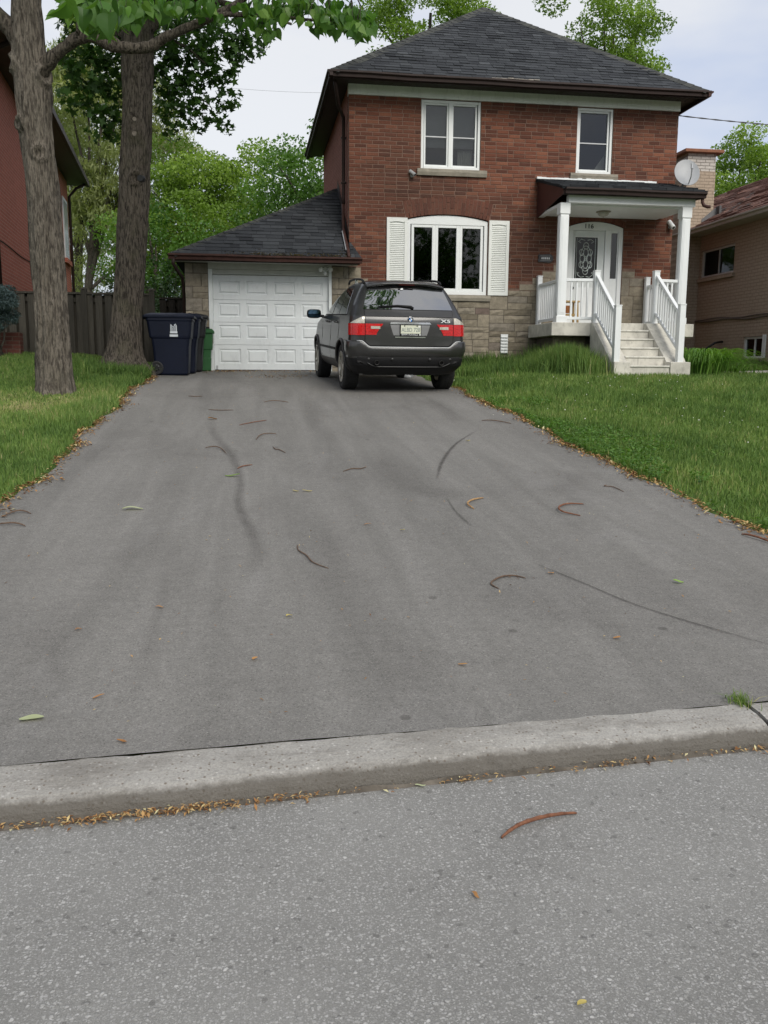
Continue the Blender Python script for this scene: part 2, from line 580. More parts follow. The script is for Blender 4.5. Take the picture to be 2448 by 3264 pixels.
# dust and fines washed against the kerb
px = k.n('ShaderNodeSeparateXYZ'); k.l(k.n('ShaderNodeNewGeometry').outputs['Position'], px.inputs[0])
d = k.math('SUBTRACT', px.outputs[1], k.math('MULTIPLY', px.outputs[0], .079))
dd = k.math('ADD', d, k.math('MULTIPLY', k.noise(p, 5, 4), .22))
c = k.mix(k.math('MULTIPLY', k.ramp(dd, [(2.50, 0), (2.80, 1)]), .72), c, (.225, .20, .17))
k.set(c, .88, spec=.3)
k.bump(k.math('ADD', k.math('MULTIPLY', stone, .8), k.noise(p, 240, 3)), .55, .005)
M_ROAD = k.m
xs = np.concatenate([np.linspace(-300, -12, 8), np.arange(-10, 12, .5), np.linspace(14, 300, 8)])
rows = [[(x, kerb_front(np.clip(x, -12, 14)) + .03 - t, -.075 + .018 * min(t, 6) / 6) for x in xs] for t in (0, .3, 1, 2, 3.5, 6, 9)]
MB().grid(rows).build('road', M_ROAD, smooth=True, kind='structure')

# kerb: two cast lengths with a joint between them
k = NT('kerb_concrete')
p = k.pos()
n1 = k.noise(p, 2.6, 6, .65)
n2 = k.noise(p, 120, 4, .7)
vc = k.n('ShaderNodeTexVoronoi'); vc.inputs['Scale'].default_value = 75; k.l(p, vc.inputs['Vector'])
sv = k.n('ShaderNodeSeparateColor'); k.l(vc.outputs['Color'], sv.inputs[0])
c = k.mix(k.ramp(n1, [(.32, 0), (.68, 1)]), (.31, .294, .268), (.435, .418, .388))
c = k.mix(.8, c, k.ramp(n2, [(.25, .62), (.75, 1.3)]), 'MULTIPLY')
c = k.mix(k.math('MULTIPLY', k.ramp(sv.outputs[0], [(.80, 0), (.86, 1)]), k.ramp(vc.outputs['Distance'], [(.25, 1), (.42, 0)])), c, (.20, .17, .14))
c = k.mix(k.math('MULTIPLY', k.ramp(sv.outputs[1], [(.88, 0), (.92, 1)]), k.ramp(vc.outputs['Distance'], [(.25, 1), (.42, 0)])), c, (.52, .50, .47))
c = k.mix(k.math('MULTIPLY', k.ramp(k.noise(k.pos((1, 3, 1)), 2.2, 6, .75), [(.50, 0), (.68, 1)]), .6), c, (.17, .155, .135))
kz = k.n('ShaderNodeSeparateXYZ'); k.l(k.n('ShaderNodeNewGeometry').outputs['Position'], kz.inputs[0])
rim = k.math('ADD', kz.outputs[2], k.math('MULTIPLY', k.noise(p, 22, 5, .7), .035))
c = k.mix(k.math('MULTIPLY', k.ramp(rim, [(.0, 1), (.016, 0)]), .80), c, (.105, .094, .080))  # colour darkens below the top edge, broken up by noise
k.set(c, .9, spec=.25)
k.bump(k.math('ADD', n2, k.math('MULTIPLY', k.noise(p, 14, 5, .7), 1.5)), .8, .010)
M_KERB = k.m
# darker tone for the foot of the road-side face
M_KERBF = plain('kerb_face_dark', (.12, .105, .088), .92, var=.4, scale=16, dirt=.5, bump=.8, spec=.2)
kerb_things = []
def kerb(xa, xb, label):
    xs = np.arange(xa, xb + .001, .04) if xb - xa < 6 else np.concatenate([np.linspace(xa, xb - 4, 10)[:-1], np.arange(xb - 4, xb + .001, .05)]) if xa < -5 else np.concatenate([np.arange(xa, xa + 3, .05), np.linspace(xa + 3.2, xb, 10)])
    top, face = [], []
    rg = random.Random(3)
    for x in xs:
        xc = np.clip(x, -12, 14)
        yb, yf = kerb_back(xc) - .004, kerb_front(xc)
        ch = .004 * math.sin(x * 3.1) + .005 * max(0, math.sin(x * 7.3 + 2)) ** 3 + rg.uniform(-.0035, .0035) + (rg.uniform(.006, .020) if rg.random() < .10 else 0)
        ch2 = .006 * math.sin(x * 21) + rg.uniform(-.004, .004)
        top.append([(x, yb, -.16), (x, yb, .012 + ch2), (x, yb - .012, .018), (x, (yb + yf) / 2, .012), (x, yf + .05 + ch, .002), (x, yf + .022 + ch, -.008)])
        top[-1] = [(x, yb, -.16), (x, yb, .010 + ch2 * .5), (x, yb - .012 - rg.uniform(0, .008), .016 + rg.uniform(-.002, .001)), (x, (yb + yf) / 2, .012 + rg.uniform(-.0015, .0015)), (x, yf + .075, .006 + rg.uniform(-.002, .0015)), (x, yf + .048 + ch, .001), (x, yf + .028 + ch, -.008), (x, yf + .014 + ch, -.020 + ch2 * .5), (x, yf + .005 + ch, -.036), (x, yf + .0 + ch * .6, -.056), (x, yf - .002, -.16)]
        face.append([(x, yf - .003, -.062 + ch2), (x, yf - .010, -.074), (x, yf - .022 + ch, -.0762)])
    o = MB().grid(top).build('kerb', M_KERB, smooth=False, kind='structure', label=label)
    MB().grid(face).build('kerb_face', M_KERBF, o)
    for X in (xs[0], xs[-1]):
        i = 0 if X == xs[0] else -1
        vs = top[i]
        MB().add(vs, [tuple(range(len(vs)))]).build('kerb_end', M_KERB, o)
    return o
kerb(-40, 1.895, 'long pale concrete kerb dropped across the driveway mouth')
kerb(1.917, 40, 'next length of concrete kerb beyond the weedy joint on the right')

# tyre scuffs and old oil lines pressed into the driveway
k = NT('tyre_scuff')
k.t.nodes.remove(k.b)
df = k.n('ShaderNodeBsdfDiffuse'); df.inputs[0].default_value = (.055, .048, .045, 1)
tr = k.n('ShaderNodeBsdfTransparent')
ms = k.n('ShaderNodeMixShader')
fac = k.math('MULTIPLY', k.ramp(k.noise(k.pos(), 7, 6, .75), [(.25, .25), (.75, 1)]), k.attr('tint'))
k.l(fac, ms.inputs[0]); k.l(tr.outputs[0], ms.inputs[1]); k.l(df.outputs[0], ms.inputs[2]); k.l(ms.outputs[0], k.o.inputs[0])
M_SCUFF = k.m
def spline(pts, n):
    pts = np.array(pts, float)
    t = np.arange(len(pts)); tt = np.linspace(0, len(pts) - 1, n)
    out = []
    for q in tt:
        i = min(int(q), len(pts) - 2); f = q - i
        p0, p1, p2, p3 = pts[max(i - 1, 0)], pts[i], pts[i + 1], pts[min(i + 2, len(pts) - 1)]
        out.append(.5 * ((2 * p1) + (-p0 + p2) * f + (2 * p0 - 5 * p1 + 4 * p2 - p3) * f * f + (-p0 + 3 * p1 - 3 * p2 + p3) * f ** 3))
    return np.array(out)
def scuff(pts, width, strength):
    c = spline(pts, 40)
    d = np.gradient(c, axis=0); d /= np.linalg.norm(d, axis=1)[:, None]
    nrm = np.stack([-d[:, 1], d[:, 0]], 1)
    b = MB()
    K = 6
    prevs = []
    for i in range(40):
        wv = width * (.85 + .15 * math.sin(i * .23 + width * 50))
        prevs.append([c[i] + nrm[i] * wv * (j / K - .5) for j in range(K + 1)])
    for i in range(39):
        for j in range(K):
            q = [prevs[i][j], prevs[i][j + 1], prevs[i + 1][j + 1], prevs[i + 1][j]]
            e = 1 - abs((j + .5) / K * 2 - 1)
            fade = min(1, i / 9, (39 - i) / 9) * strength * (e ** .8)
            b.add([(x, y, float(prof(y)) + .009 + .006 * math.sin(x * 1.9 + y * .7)) for x, y in q], [(0, 1, 2, 3)], fade)
    return b.build('scuff_mark', M_SCUFF, driveway)
scuff([(-.48, 11.9), (-.39, 9.9), (-.16, 8.4), (-.07, 7.3), (-.08, 6.5), (.01, 5.7), (.04, 5.2), (-.02, 4.8)], .13, .34)
scuff([(2.6, 9.84), (2.14, 8.95), (1.78, 7.97), (1.56, 7.18)], .05, .75)
scuff([(1.63, 4.93), (1.8, 4.53), (1.99, 4.08), (2.4, 3.5)], .022, .9)
scuff([(1.5, 6.55), (1.47, 6.1), (1.49, 5.7)], .03, .5)
scuff([(-.46, 3.3), (-.44, 3.9), (-.45, 4.6), (-.5, 5.4)], .13, .12)
scuff([(.62, 3.1), (.56, 4.0), (.5, 5.0), (.55, 6.2)], .42, .13)
scuff([(1.1, 8.6), (1.2, 7.6), (1.35, 6.8), (1.9, 6.6)], .6, .16)
scuff([(2.9, 7.6), (2.7, 7.0), (2.35, 6.7)], .5, .16)
scuff([(.9, 13.0), (.85, 11.5), (.8, 10.0), (.9, 9.0)], .35, .18)
scuff([(2.6, 12.9), (2.6, 11.5), (2.5, 10.4)], .35, .18)

# ------------------------------------------------------------------ brick / stone / shingle materials
def brick_node_mat(name, tints, mortar, rand):
    """single bricks: tint from the object's own random or from a face attribute"""
    k = NT(name)
    r = k.rnd() if rand == 'object' else k.attr('tint')
    c = k.ramp(r, tints)
    p = k.pos()
    big = k.noise(p, .55, 4, .55)
    c = k.mix(k.math('MULTIPLY', k.ramp(big, [(.40, 0), (.62, 1)]), .55), c, (.056, .034, .027))
    spl = k.noise(p, 38, 5, .7)
    c = k.mix(.75, c, k.ramp(spl, [(.25, .6), (.75, 1.4)]), 'MULTIPLY')
    # lime bloom streaks
    bl = k.noise(k.pos((6, 6, 1.1)), 2.3, 6, .75)
    c = k.mix(k.math('MULTIPLY', k.ramp(bl, [(.66, 0), (.78, 1)]), .45), c, (.33, .25, .21))
    k.set(c, .88, spec=.2)
    k.bump(spl, .5, .006)
    return k.m
TINTS = [(0, (.086, .036, .026)), (.25, (.138, .052, .034)), (.6, (.172, .066, .042)), (.88, (.225, .092, .056)), (1, (.105, .045, .033))]
M_BRICK_O = brick_node_mat('red_brick', TINTS, None, 'object')
M_BRICK_F = brick_node_mat('red_brick_joined', TINTS, None, 'face')
TINTS2 = [(0, (.135, .052, .038)), (.5, (.19, .070, .048)), (1, (.215, .088, .058))]
M_BRICK_ARCH = brick_node_mat('red_brick_arch', TINTS2, None, 'object')
M_MORTAR = plain('mortar', (.172, .108, .082), .95, var=.25, scale=9, bump=.3)

def tex_brick(name, c1, c2, mortar, axis='y', bw=.25, bh=.079, ms=.010, bump=.6, painted=False, wear=.35):
    k = NT(name)
    gp = k.n('ShaderNodeNewGeometry').outputs['Position']
    s = k.n('ShaderNodeSeparateXYZ'); k.l(gp, s.inputs[0])
    cb = k.n('ShaderNodeCombineXYZ')
    k.l(s.outputs[{'x': 0, 'y': 1}[axis]], cb.inputs[0]); k.l(s.outputs[2], cb.inputs[1])
    t = k.n('ShaderNodeTexBrick')
    t.inputs['Scale'].default_value = 1
    t.inputs['Brick Width'].default_value = bw
    t.inputs['Row Height'].default_value = bh
    t.inputs['Mortar Size'].default_value = ms
    t.inputs['Mortar Smooth'].default_value = .3
    t.inputs['Color1'].default_value = tuple(c1) + (1,)
    t.inputs['Color2'].default_value = tuple(c2) + (1,)
    t.inputs['Mortar'].default_value = tuple(mortar) + (1,)
    k.l(cb.outputs[0], t.inputs['Vector'])
    c = k.mix(.7, t.outputs['Color'], k.ramp(k.noise(gp, 22, 5, .7), [(.25, .7), (.75, 1.3)]), 'MULTIPLY')
    c = k.mix(k.math('MULTIPLY', k.ramp(k.noise(k.pos((1.5, 1.5, .7)), 1.4, 6, .7), [(.5, 0), (.75, 1)]), wear), c, tuple(q * .55 for q in c1))
    k.set(c, .85, spec=.2)
    h = k.math('SUBTRACT', k.math('MULTIPLY', k.noise(gp, 40, 4), .3), t.outputs['Fac'])
    k.bump(h, bump, .012)
    return k.m
M_SIDE_BRICK = tex_brick('side_wall_brick', (.27, .105, .078), (.22, .082, .06), (.30, .19, .15))
M_LEFT_BRICK = tex_brick('orange_red_brick', (.43, .130, .088), (.37, .110, .074), (.45, .24, .18), wear=.2)
M_TAN_BRICK = tex_brick('painted_tan_brick', (.40, .325, .25), (.385, .31, .238), (.30, .24, .182), ms=.008, bump=.9, wear=.25)
M_TAN_BRICK_X = tex_brick('painted_tan_brick_front', (.40, .325, .25), (.385, .31, .238), (.30, .24, .182), axis='x', ms=.008, bump=.9, wear=.25)
M_CREAM_BRICK_X = tex_brick('pale_brick_front', (.52, .49, .45), (.46, .43, .40), (.20, .18, .16), axis='x', ms=.010, wear=.3)
M_CREAM_BRICK = tex_brick('pale_brick_side', (.52, .49, .45), (.46, .43, .40), (.20, .18, .16), ms=.010, wear=.3)

def stone_mat(name, rand='object'):
    k = NT(name)
    r = k.rnd()
    c = k.ramp(r, [(0, (.180, .155, .116)), (.35, (.245, .213, .163)), (.7, (.285, .248, .190)), (.93, (.225, .20, .165)), (1, (.14, .095, .085))])
    p = k.pos()
    n1 = k.noise(p, 9, 6, .7)
    c = k.mix(.8, c, k.ramp(n1, [(.25, .62), (.75, 1.35)]), 'MULTIPLY')
    c = k.mix(k.math('MULTIPLY', k.ramp(k.noise(p, 2.2, 5, .65), [(.5, 0), (.75, 1)]), .5), c, (.085, .075, .06))
    k.set(c, .92, spec=.2)
    k.bump(k.math('ADD', n1, k.noise(p, 45, 4)), .6, .012)
    return k.m
M_STONE = stone_mat('rock_faced_stone')
M_STONE_MORTAR = plain('stone_mortar', (.10, .085, .07), .95, var=.25, scale=9)

def shingle_mat(name, cols, moss=0):
    k = NT(name)
    r = k.attr('tint')
    c = k.ramp(r, cols)
    p = k.pos()
    c = k.mix(.8, c, k.ramp(k.noise(p, 140, 3, .7), [(.25, .5), (.75, 1.55)]), 'MULTIPLY')
    c = k.mix(k.math('MULTIPLY', k.ramp(k.noise(p, 1.2, 4), [(.45, 0), (.7, 1)]), .35), c, tuple(q * 1.5 for q in cols[1][1]))
    k.set(c, .93, spec=.25)
    k.bump(k.noise(p, 160, 3), .4, .004)
    return k.m
M_SHINGLE = shingle_mat('charcoal_shingles', [(0, (.021, .023, .027)), (.4, (.034, .037, .042)), (.75, (.047, .051, .057)), (1, (.066, .071, .078))])
M_SHINGLE_RED = shingle_mat('faded_red_shingles', [(0, (.10, .055, .045)), (.4, (.165, .088, .070)), (.75, (.205, .115, .095)), (1, (.235, .145, .120))])
M_RIDGE_MOSS = shingle_mat('hip_cap_shingles', [(0, (.030, .032, .031)), (.4, (.050, .052, .050)), (.75, (.066, .068, .062)), (1, (.082, .084, .078))])

def lerp(a, b, t):
    return Vector(a) * (1 - t) + Vector(b) * t
def shingles(b, A, B, TL, TR, exposure=.145, wmin=.16, wmax=.34, th=.012, seed=1, sag=0.0):
    """courses of overlapping laminated shingle tabs on the plane A-B (eave) to TL-TR (top)"""
    rg = random.Random(seed)
    A, B, TL, TR = map(Vector, (A, B, TL, TR))
    nrm = (B - A).cross(((TL + TR) / 2) - A).normalized()
    if nrm.z < 0: nrm = -nrm
    # height measured along the slope
    ax = (B - A).normalized()
    upv = nrm.cross(ax)
    if upv.z < 0: upv = -upv
    H = max((TL - A).dot(upv), (TR - A).dot(upv))
    n = max(2, int(H / exposure))
    for i in range(n):
        t0, t1 = i / n, min(1, (i + 1.15) / n)
        L0, R0 = lerp(A, TL, t0), lerp(B, TR, t0)
        L1, R1 = lerp(A, TL, t1), lerp(B, TR, t1)
        W = (R0 - L0).length
        x = -rg.uniform(0, wmax)
        ex = (R0 - L0).normalized() if W > 1e-6 else ax
        l1, r1 = (L1 - L0).dot(ex), (R1 - L0).dot(ex)
        rise = (L1 - L0).dot(upv)
        while x < W:
            wd = rg.uniform(wmin, wmax)
            a0, b0 = max(0, x), min(W, x + wd - .006)
            x += wd
            if b0 - a0 < .02: continue
            a1, b1 = max(a0, l1), min(b0, r1)
            if b1 <= a1:
                a1 = b1 = min(max((a0 + b0) / 2, l1), r1)
            lift = th * rg.choice((.75, 1, 1, 1.7)) + rg.uniform(0, .003)
            wave = sag * math.sin(a0 * 1.3 + i)
            drop = rg.choice((0, 0, .012, .02)) / max(rise, .01) * 0
            p = [L0 + ex * a0 + nrm * (lift + wave), L0 + ex * b0 + nrm * (lift + wave), L0 + ex * b1 + upv * rise + nrm * (.002 + wave), L0 + ex * a1 + upv * rise + nrm * (.002 + wave),
                 L0 + ex * a0 - nrm * .01, L0 + ex * b0 - nrm * .01]
            tn = min(1, max(0, rg.gauss(.42, .24)))
            b.add(p, [(0, 1, 2, 3), (4, 5, 1, 0), (4, 0, 3), (5, 2, 1)], tn)
    return b
def hip_caps(b, P0, P1, wdt=.17, seed=2, ex=.17):
    rg = random.Random(seed)
    P0, P1 = Vector(P0), Vector(P1)
    d = (P1 - P0); L = d.length; d.normalize()
    side = d.cross(Vector((0, 0, 1))).normalized()
    u = side.cross(d).normalized()
    n = int(L / ex)
    for i in range(n):
        a = P0 + d * (i * L / n); c = P0 + d * min(L, (i + 1.2) * L / n)
        h = .022 + rg.uniform(0, .002)
        dn = .085
        v = [a + side * wdt - u * dn + u * h * .4, a + u * (h + .004), a - side * wdt - u * dn + u * h * .4,
             c + side * wdt - u * dn + u * .006, c + u * (h * .6), c - side * wdt - u * dn + u * .006]
        b.add(v, [(0, 1, 4, 3), (1, 2, 5, 4), (0, 2, 1)], min(1, max(0, rg.gauss(.5, .2))))
    return b

def gutter(name, a, b, parent, outw, mat=None, size=.11, caps=True):
    """K-style eaves trough from a to b (top inner edge), outw = outward horizontal unit vector"""
    mat = mat or M_BROWN
    a, b, o = Vector(a), Vector(b), Vector(outw)
    Z = Vector((0, 0, 1))
    sec = [(0, 0), (0, -size), (size * .55, -size), (size * .62, -size * .55), (size, -size * .30), (size, 0), (size * .90, -.002), (size * .88, -size * .26), (size * .50, -size * .5), (size * .45, -size * .9), (.008, -size * .9), (.008, 0)]
    rows = []
    L = (b - a).length
    ns = max(2, int(L / .8))
    for i in range(ns + 1):
        base = lerp(a, b, i / ns) + Z * (.006 * math.sin(i * 2.1))
        rows.append([base + o * q[0] + Z * q[1] for q in sec])
    m = MB().grid(rows, close=True)
    n = len(sec)
    m.add(rows[0][:6], [(0, 1, 2, 3, 4, 5)]); m.add(rows[-1][:6], [(0, 1, 2, 3, 4, 5)])
    return m.build(name, mat, parent)

# ------------------------------------------------------------------ the red brick house (front wall plane y = 19)
FY = 19.0
HX0, HX1 = 2.16, 9.38
house = thing('brick_house', 'two storey red brick house with dark hip roof, number 116', 'house', ((HX0 + HX1) / 2, FY, 1.25))
def H(ob):                       # parent keeping world coordinates
    ob.parent = house
    ob.matrix_parent_inverse = Matrix.Translation(house.location).inverted()
    return ob
def under(ob, par):
    """parent to a thing whose meshes are written in world coordinates"""
    ob.parent = par
    ob.matrix_parent_inverse = par_world(par).inverted()
    return ob
def par_world(p):
    m = Matrix.Translation(p.location) @ p.rotation_euler.to_matrix().to_4x4()
    m = m @ Matrix.Diagonal((*p.scale, 1))
    if p.parent is not None:
        return par_world(p.parent) @ p.matrix_parent_inverse @ m
    return m

openings = {  # x0, x1, z0, z1
    'w1': (3.68, 4.96, 5.47, 6.85), 'w2': (7.08, 7.89, 5.50, 6.85), 'front': (3.40, 5.17, 2.90, 4.56), 'door': (6.97, 8.24, 2.27, 4.52)}
# segmental arches: centre x, half span, spring z, rise, ring depth
ARCHES = [(4.285, .90, 4.455, .11, .355), (7.605, .65, 4.40, .13, .125)]
def arch_iv(z):
    r = []
    for (cx, half, zs, rise, ring) in ARCHES:
        Rr = (half * half + rise * rise) / (2 * rise); zc = zs + rise - Rr; Ro = Rr + ring
        a0 = math.asin(half / Rr)
        if zs - .02 < z < zc + Ro:
            h = min((z - zc) * math.tan(a0), math.sqrt(max(0, Ro * Ro - (z - zc) ** 2)))
            r.append((cx - h, cx + h))
    return r
# stepped field stones climbing into the brick
step_stones = [(2.16, 2.42, 3.20, 3.43), (2.16, 2.57, 2.98, 3.20), (2.16, 2.96, 2.80, 2.98), (2.42, 2.5, 3.2, 3.2),
               (5.64, 6.15, 2.90, 3.02), (6.15, 6.97, 2.90, 3.02), (5.90, 6.50, 3.02, 3.16), (6.50, 6.97, 3.02, 3.16), (6.19, 6.60, 3.16, 3.30), (6.60, 6.97, 3.16, 3.30), (6.41, 6.97, 3.30, 3.44), (6.66, 6.97, 3.44, 3.58),
               (8.24, 8.54, 3.34, 3.48), (8.24, 8.42, 2.95, 3.34), (8.42, 8.76, 3.15, 3.34), (8.42, 8.76, 2.95, 3.15), (8.76, 9.38, 2.95, 3.08)]
step_stones = [s for s in step_stones if s[1] - s[0] > .1 and s[3] - s[2] > .05]
STONE_TOP = 2.90

# mortar backing with real openings
xsb = sorted({HX0 + .006, HX1 - .006, *[v for o in openings.values() for v in o[:2]]})
zsb = sorted({1.0, 6.88, *[v for o in openings.values() for v in o[2:]]})
mb = MB()
for i in range(len(xsb) - 1):
    for j in range(len(zsb) - 1):
        cx, cz = (xsb[i] + xsb[i + 1]) / 2, (zsb[j] + zsb[j + 1]) / 2
        if any(o[0] < cx < o[1] and o[2] < cz < o[3] for o in openings.values()): continue
        mb.box(xsb[i], xsb[i + 1], FY + .0065, FY + .16, zsb[j], zsb[j + 1])
wall = H(mb.build('wall', M_MORTAR))
wall['label'] = 'mortar joints behind the red front bricks'
# side walls and back
H(MB().box(HX0, HX0 + .2, FY + .161, 25.0, 1.0, 7.05).build('side_wall', M_SIDE_BRICK))
H(MB().box(HX1 - .2, HX1, FY + .161, 25.0, 1.0, 7.05).build('side_wall', M_SIDE_BRICK))
H(MB().box(HX0 + .2, HX1 - .2, 24.8, 25.0, 1.0, 7.05).build('back_wall', M_SIDE_BRICK))
H(MB().box(HX0 + .2, HX1 - .2, FY + 1.6, FY + 1.7, 1.0, 7.05).box(HX0 + .2, HX1 - .2, FY + .165, FY + 1.6, 4.75, 4.85).box(5.6, 5.7, FY + .165, FY + 1.6, 1.0, 4.75).box(5.6, 5.7, FY + .165, FY + 1.6, 4.85, 7.05).build('interior_partition', M_ROOM))

# bricks
CH, BL, JT = .0793, .252, .013
def sub_iv(ivs, a, b):
    r = []
    for (p, q) in ivs:
        if b <= p or a >= q: r.append((p, q)); continue
        if a > p: r.append((p, a))
        if b < q: r.append((b, q))
    return r
bricks = []
rb = random.Random(9)
ncourse = int(round((6.88 - STONE_TOP) / CH))
for c in range(ncourse):
    z0 = STONE_TOP + c * CH; z1 = z0 + CH
    off = (c % 2) * BL / 2 + rb.uniform(-.012, .012)
    x = HX0 - off
    while x < HX1:
        wd = BL if rb.random() > .06 else BL / 2
        ivs = [(max(HX0, x), min(HX1, x + wd))]
        x += wd
        for (pa, pb) in arch_iv((z0 + z1) / 2):
            ivs = sub_iv(ivs, pa - .004, pb + .004)
        for o in list(openings.values()) + step_stones:
            if o[2] < z1 - .02 and o[3] > z0 + .02:
                ivs = sub_iv(ivs, o[0], o[1])
        for (p, q) in ivs:
            if q - p > .035:
                bricks.append((p, q, z0, z1))
def brick_unit():
    e = .006
    v = [(0, 0, 0), (1, 0, 0), (1, 0, 1), (0, 0, 1)]
    return v
def brick_geo(w, h, d=.09, e=.005):
    v = [(e, 0, e), (w - e, 0, e), (w - e, 0, h - e), (e, 0, h - e), (0, e, 0), (w, e, 0), (w, e, h), (0, e, h), (0, d, 0), (w, d, 0), (w, d, h), (0, d, h)]
    f = [(0, 1, 2, 3), (0, 4, 5, 1), (1, 5, 6, 2), (2, 6, 7, 3), (3, 7, 4, 0), (4, 8, 9, 5), (5, 9, 10, 6), (6, 10, 11, 7), (7, 11, 8, 4)]
    return v, f
full = [MB().add(*brick_geo(BL - JT, CH - JT)).mesh('brick', M_BRICK_O)]
def bsize(b):
    cx, cz = (b[0] + b[1]) / 2, (b[2] + b[3]) / 2
    return (b[1] - b[0]) / math.hypot(cx, FY, cz - EYE)
bricks.sort(key=bsize, reverse=True)
# the 300 that show largest are objects of their own, the rest one joined part
vis = [b for b in bricks if not (1.6 < b[0] < 4.0 and b[2] < 2.95)]
top300 = vis[:300]
rest = [b for b in bricks if b not in set(top300)]
for (p, q, z0, z1) in top300:
    o = bpy.data.objects.new('brick', full[0])
    COL.objects.link(o)
    o.location = (p + JT / 2, FY + rb.uniform(-.003, .003), z0 + JT / 2)
    o.scale = ((q - p - JT) / (BL - JT), 1, 1)
    o.parent = wall
    o.matrix_parent_inverse = Matrix.Translation(house.location).inverted() @ Matrix.Translation(house.location)
mb = MB()
for (p, q, z0, z1) in rest:
    v, f = brick_geo(q - p - JT, z1 - z0 - JT)
    dy = rb.uniform(-.003, .003)
    mb.add([(a + p + JT / 2, b_ + FY + dy, c_ + z0 + JT / 2) for a, b_, c_ in v], f, rb.random())
o = mb.build('bricks', M_BRICK_F, wall, kind='stuff')
# left quoin return so the corner is brick in depth too (joined with the rest of the wall)

# voussoirs over the front window and the door
def voussoirs(cx, half, zs, rise, h0, h1, n, parent):
    Rr = (half * half + rise * rise) / (2 * rise)
    zc = zs + rise - Rr
    a0 = math.asin(half / Rr)
    for i in range(n):
        t0, t1 = -a0 + 2 * a0 * i / n, -a0 + 2 * a0 * (i + 1) / n
        gp = .0045
        d0, d1 = t0 + gp / Rr, t1 - gp / Rr
        def P(t, r): return (cx + r * math.sin(t), zc + r * math.cos(t))
        cuts = [(0, h1)] if h0 >= h1 else ([(0, h0), (h0 + .010, h1)] if i % 2 else [(0, h1 - h0 - .01), (h1 - h0, h1)])
        for (ra, rb_) in cuts:
            poly = [P(d0, Rr + ra), P(d1, Rr + ra), P(d1, Rr + rb_), P(d0, Rr + rb_)]
            dy = random.uniform(-.003, .003)
            MB().prism(poly, 'y', FY + dy - .001, FY + .09).build('brick', M_BRICK_ARCH, parent)
voussoirs(4.285, .90, 4.455, .11, .235, .355, 23, wall)
for i in range(9):   # soldier ring above, a touch lower relief
    pass
voussoirs(7.605, .65, 4.40, .13, .12, .12, 16, wall)
# infill slips between arch and the level courses
for (a, b_, z0, z1) in ((3.345, 3.40, 4.45, 4.52), (3.345, 3.42, 4.53, 4.60), (5.17, 5.225, 4.45, 4.52), (5.15, 5.225, 4.53, 4.60)):
    pass

# stones
def stone_obj(x0, x1, z0, z1, parent, y=FY, plane='y', seed=0):
    rg = random.Random(int((x0 * 131 + z0 * 977 + y * 31) * 1000) + seed)
    w_, h_ = x1 - x0 - .012, z1 - z0 - .012
    nx, nz = max(2, min(5, int(w_ / .12))), max(2, min(3, int(h_ / .07)))
    rows = []
    amp = .022 if h_ > .1 else .014
    ph = rg.uniform(0, 6)
    for j in range(nz + 1):
        r = []
        for i in range(nx + 1):
            e = (0 < i < nx) and (0 < j < nz)
            dy = -(amp * (.35 + .65 * rg.random()) + .010 * math.sin(i * 1.3 + ph)) if e else -rg.uniform(.0, .008)
            jx = rg.uniform(-.012, .012) if 0 < i < nx else rg.uniform(-.004, .004)
            r.append((x0 + .006 + w_ * i / nx + jx, y + dy, z0 + .006 + h_ * j / nz + (rg.uniform(-.012, .012) if 0 < j < nz else rg.uniform(-.004, .004))))
        rows.append(r)
    ring = rows[0] + [r[-1] for r in rows[1:]] + rows[-1][::-1][1:] + [r[0] for r in rows[::-1][1:-1]]
    m = MB().grid(rows)
    m.grid([ring, [(p[0], y + .07, p[2]) for p in ring]], close=True)
    return m.build('stone', M_STONE, parent)
def ashlar(x0, x1, z0, z1, seed, hole=None, row=.29):
    rg = random.Random(seed)
    out = []
    z = z0
    n = max(1, round((z1 - z0) / row))
    rh = (z1 - z0) / n
    for r in range(n):
        za, zb = z0 + r * rh, z0 + (r + 1) * rh
        x = x0
        while x < x1 - .02:
            kind = rg.random()
            if kind < .30:
                wd = rg.uniform(.22, .42)
                if x1 - (x + wd) < .15: wd = x1 - x
                wd = min(wd, x1 - x)
                out.append((x, x + wd, za, zb))
            else:
                wd = rg.uniform(.7, 1.15)
                if x1 - (x + wd) < .2: wd = x1 - x
                wd = min(wd, x1 - x)
                zm = za + rh * rg.choice((.42, .5, .58))
                for (p, q) in ((za, zm), (zm, zb)):
                    if wd > .55:
                        c = x + wd * rg.uniform(.3, .7)
                        out += [(x, c, p, q), (c, x + wd, p, q)]
                    else:
                        out.append((x, x + wd, p, q))
            x += wd
    if hole:
        out = [s for s in out if not (s[0] < hole[1] - .02 and s[1] > hole[0] + .02 and s[2] < hole[3] and s[3] > hole[2])]
    return out
stone_base = H(MB().box(HX0, 6.97, FY + .001, FY + .006, 1.0, 2.9).box(8.24, HX1, FY + .001, FY + .006, 1.0, 2.95).build('stone_base', M_STONE_MORTAR))
def stones_into(lst, par):
    for s in lst:
        o = stone_obj(*s, par)
        o.matrix_parent_inverse = Matrix.Identity(4)
lst = ashlar(2.16, 2.96, 1.15, 2.80, 21) + ashlar(2.96, 5.24, 1.15, 2.77, 22) + [s for s in ashlar(5.24, 6.97, 1.15, 2.90, 23)] + ashlar(8.24, 9.38, 1.15, 2.95, 24) + step_stones
# keep a slot for the weep vent
lst = [s for s in lst]
def abs_parent(o, par):
    o.parent = par
    o.matrix_parent_inverse = par_world(par).inverted()
for s in lst:
    o = stone_obj(*s, None)
    abs_parent(o, stone_base)
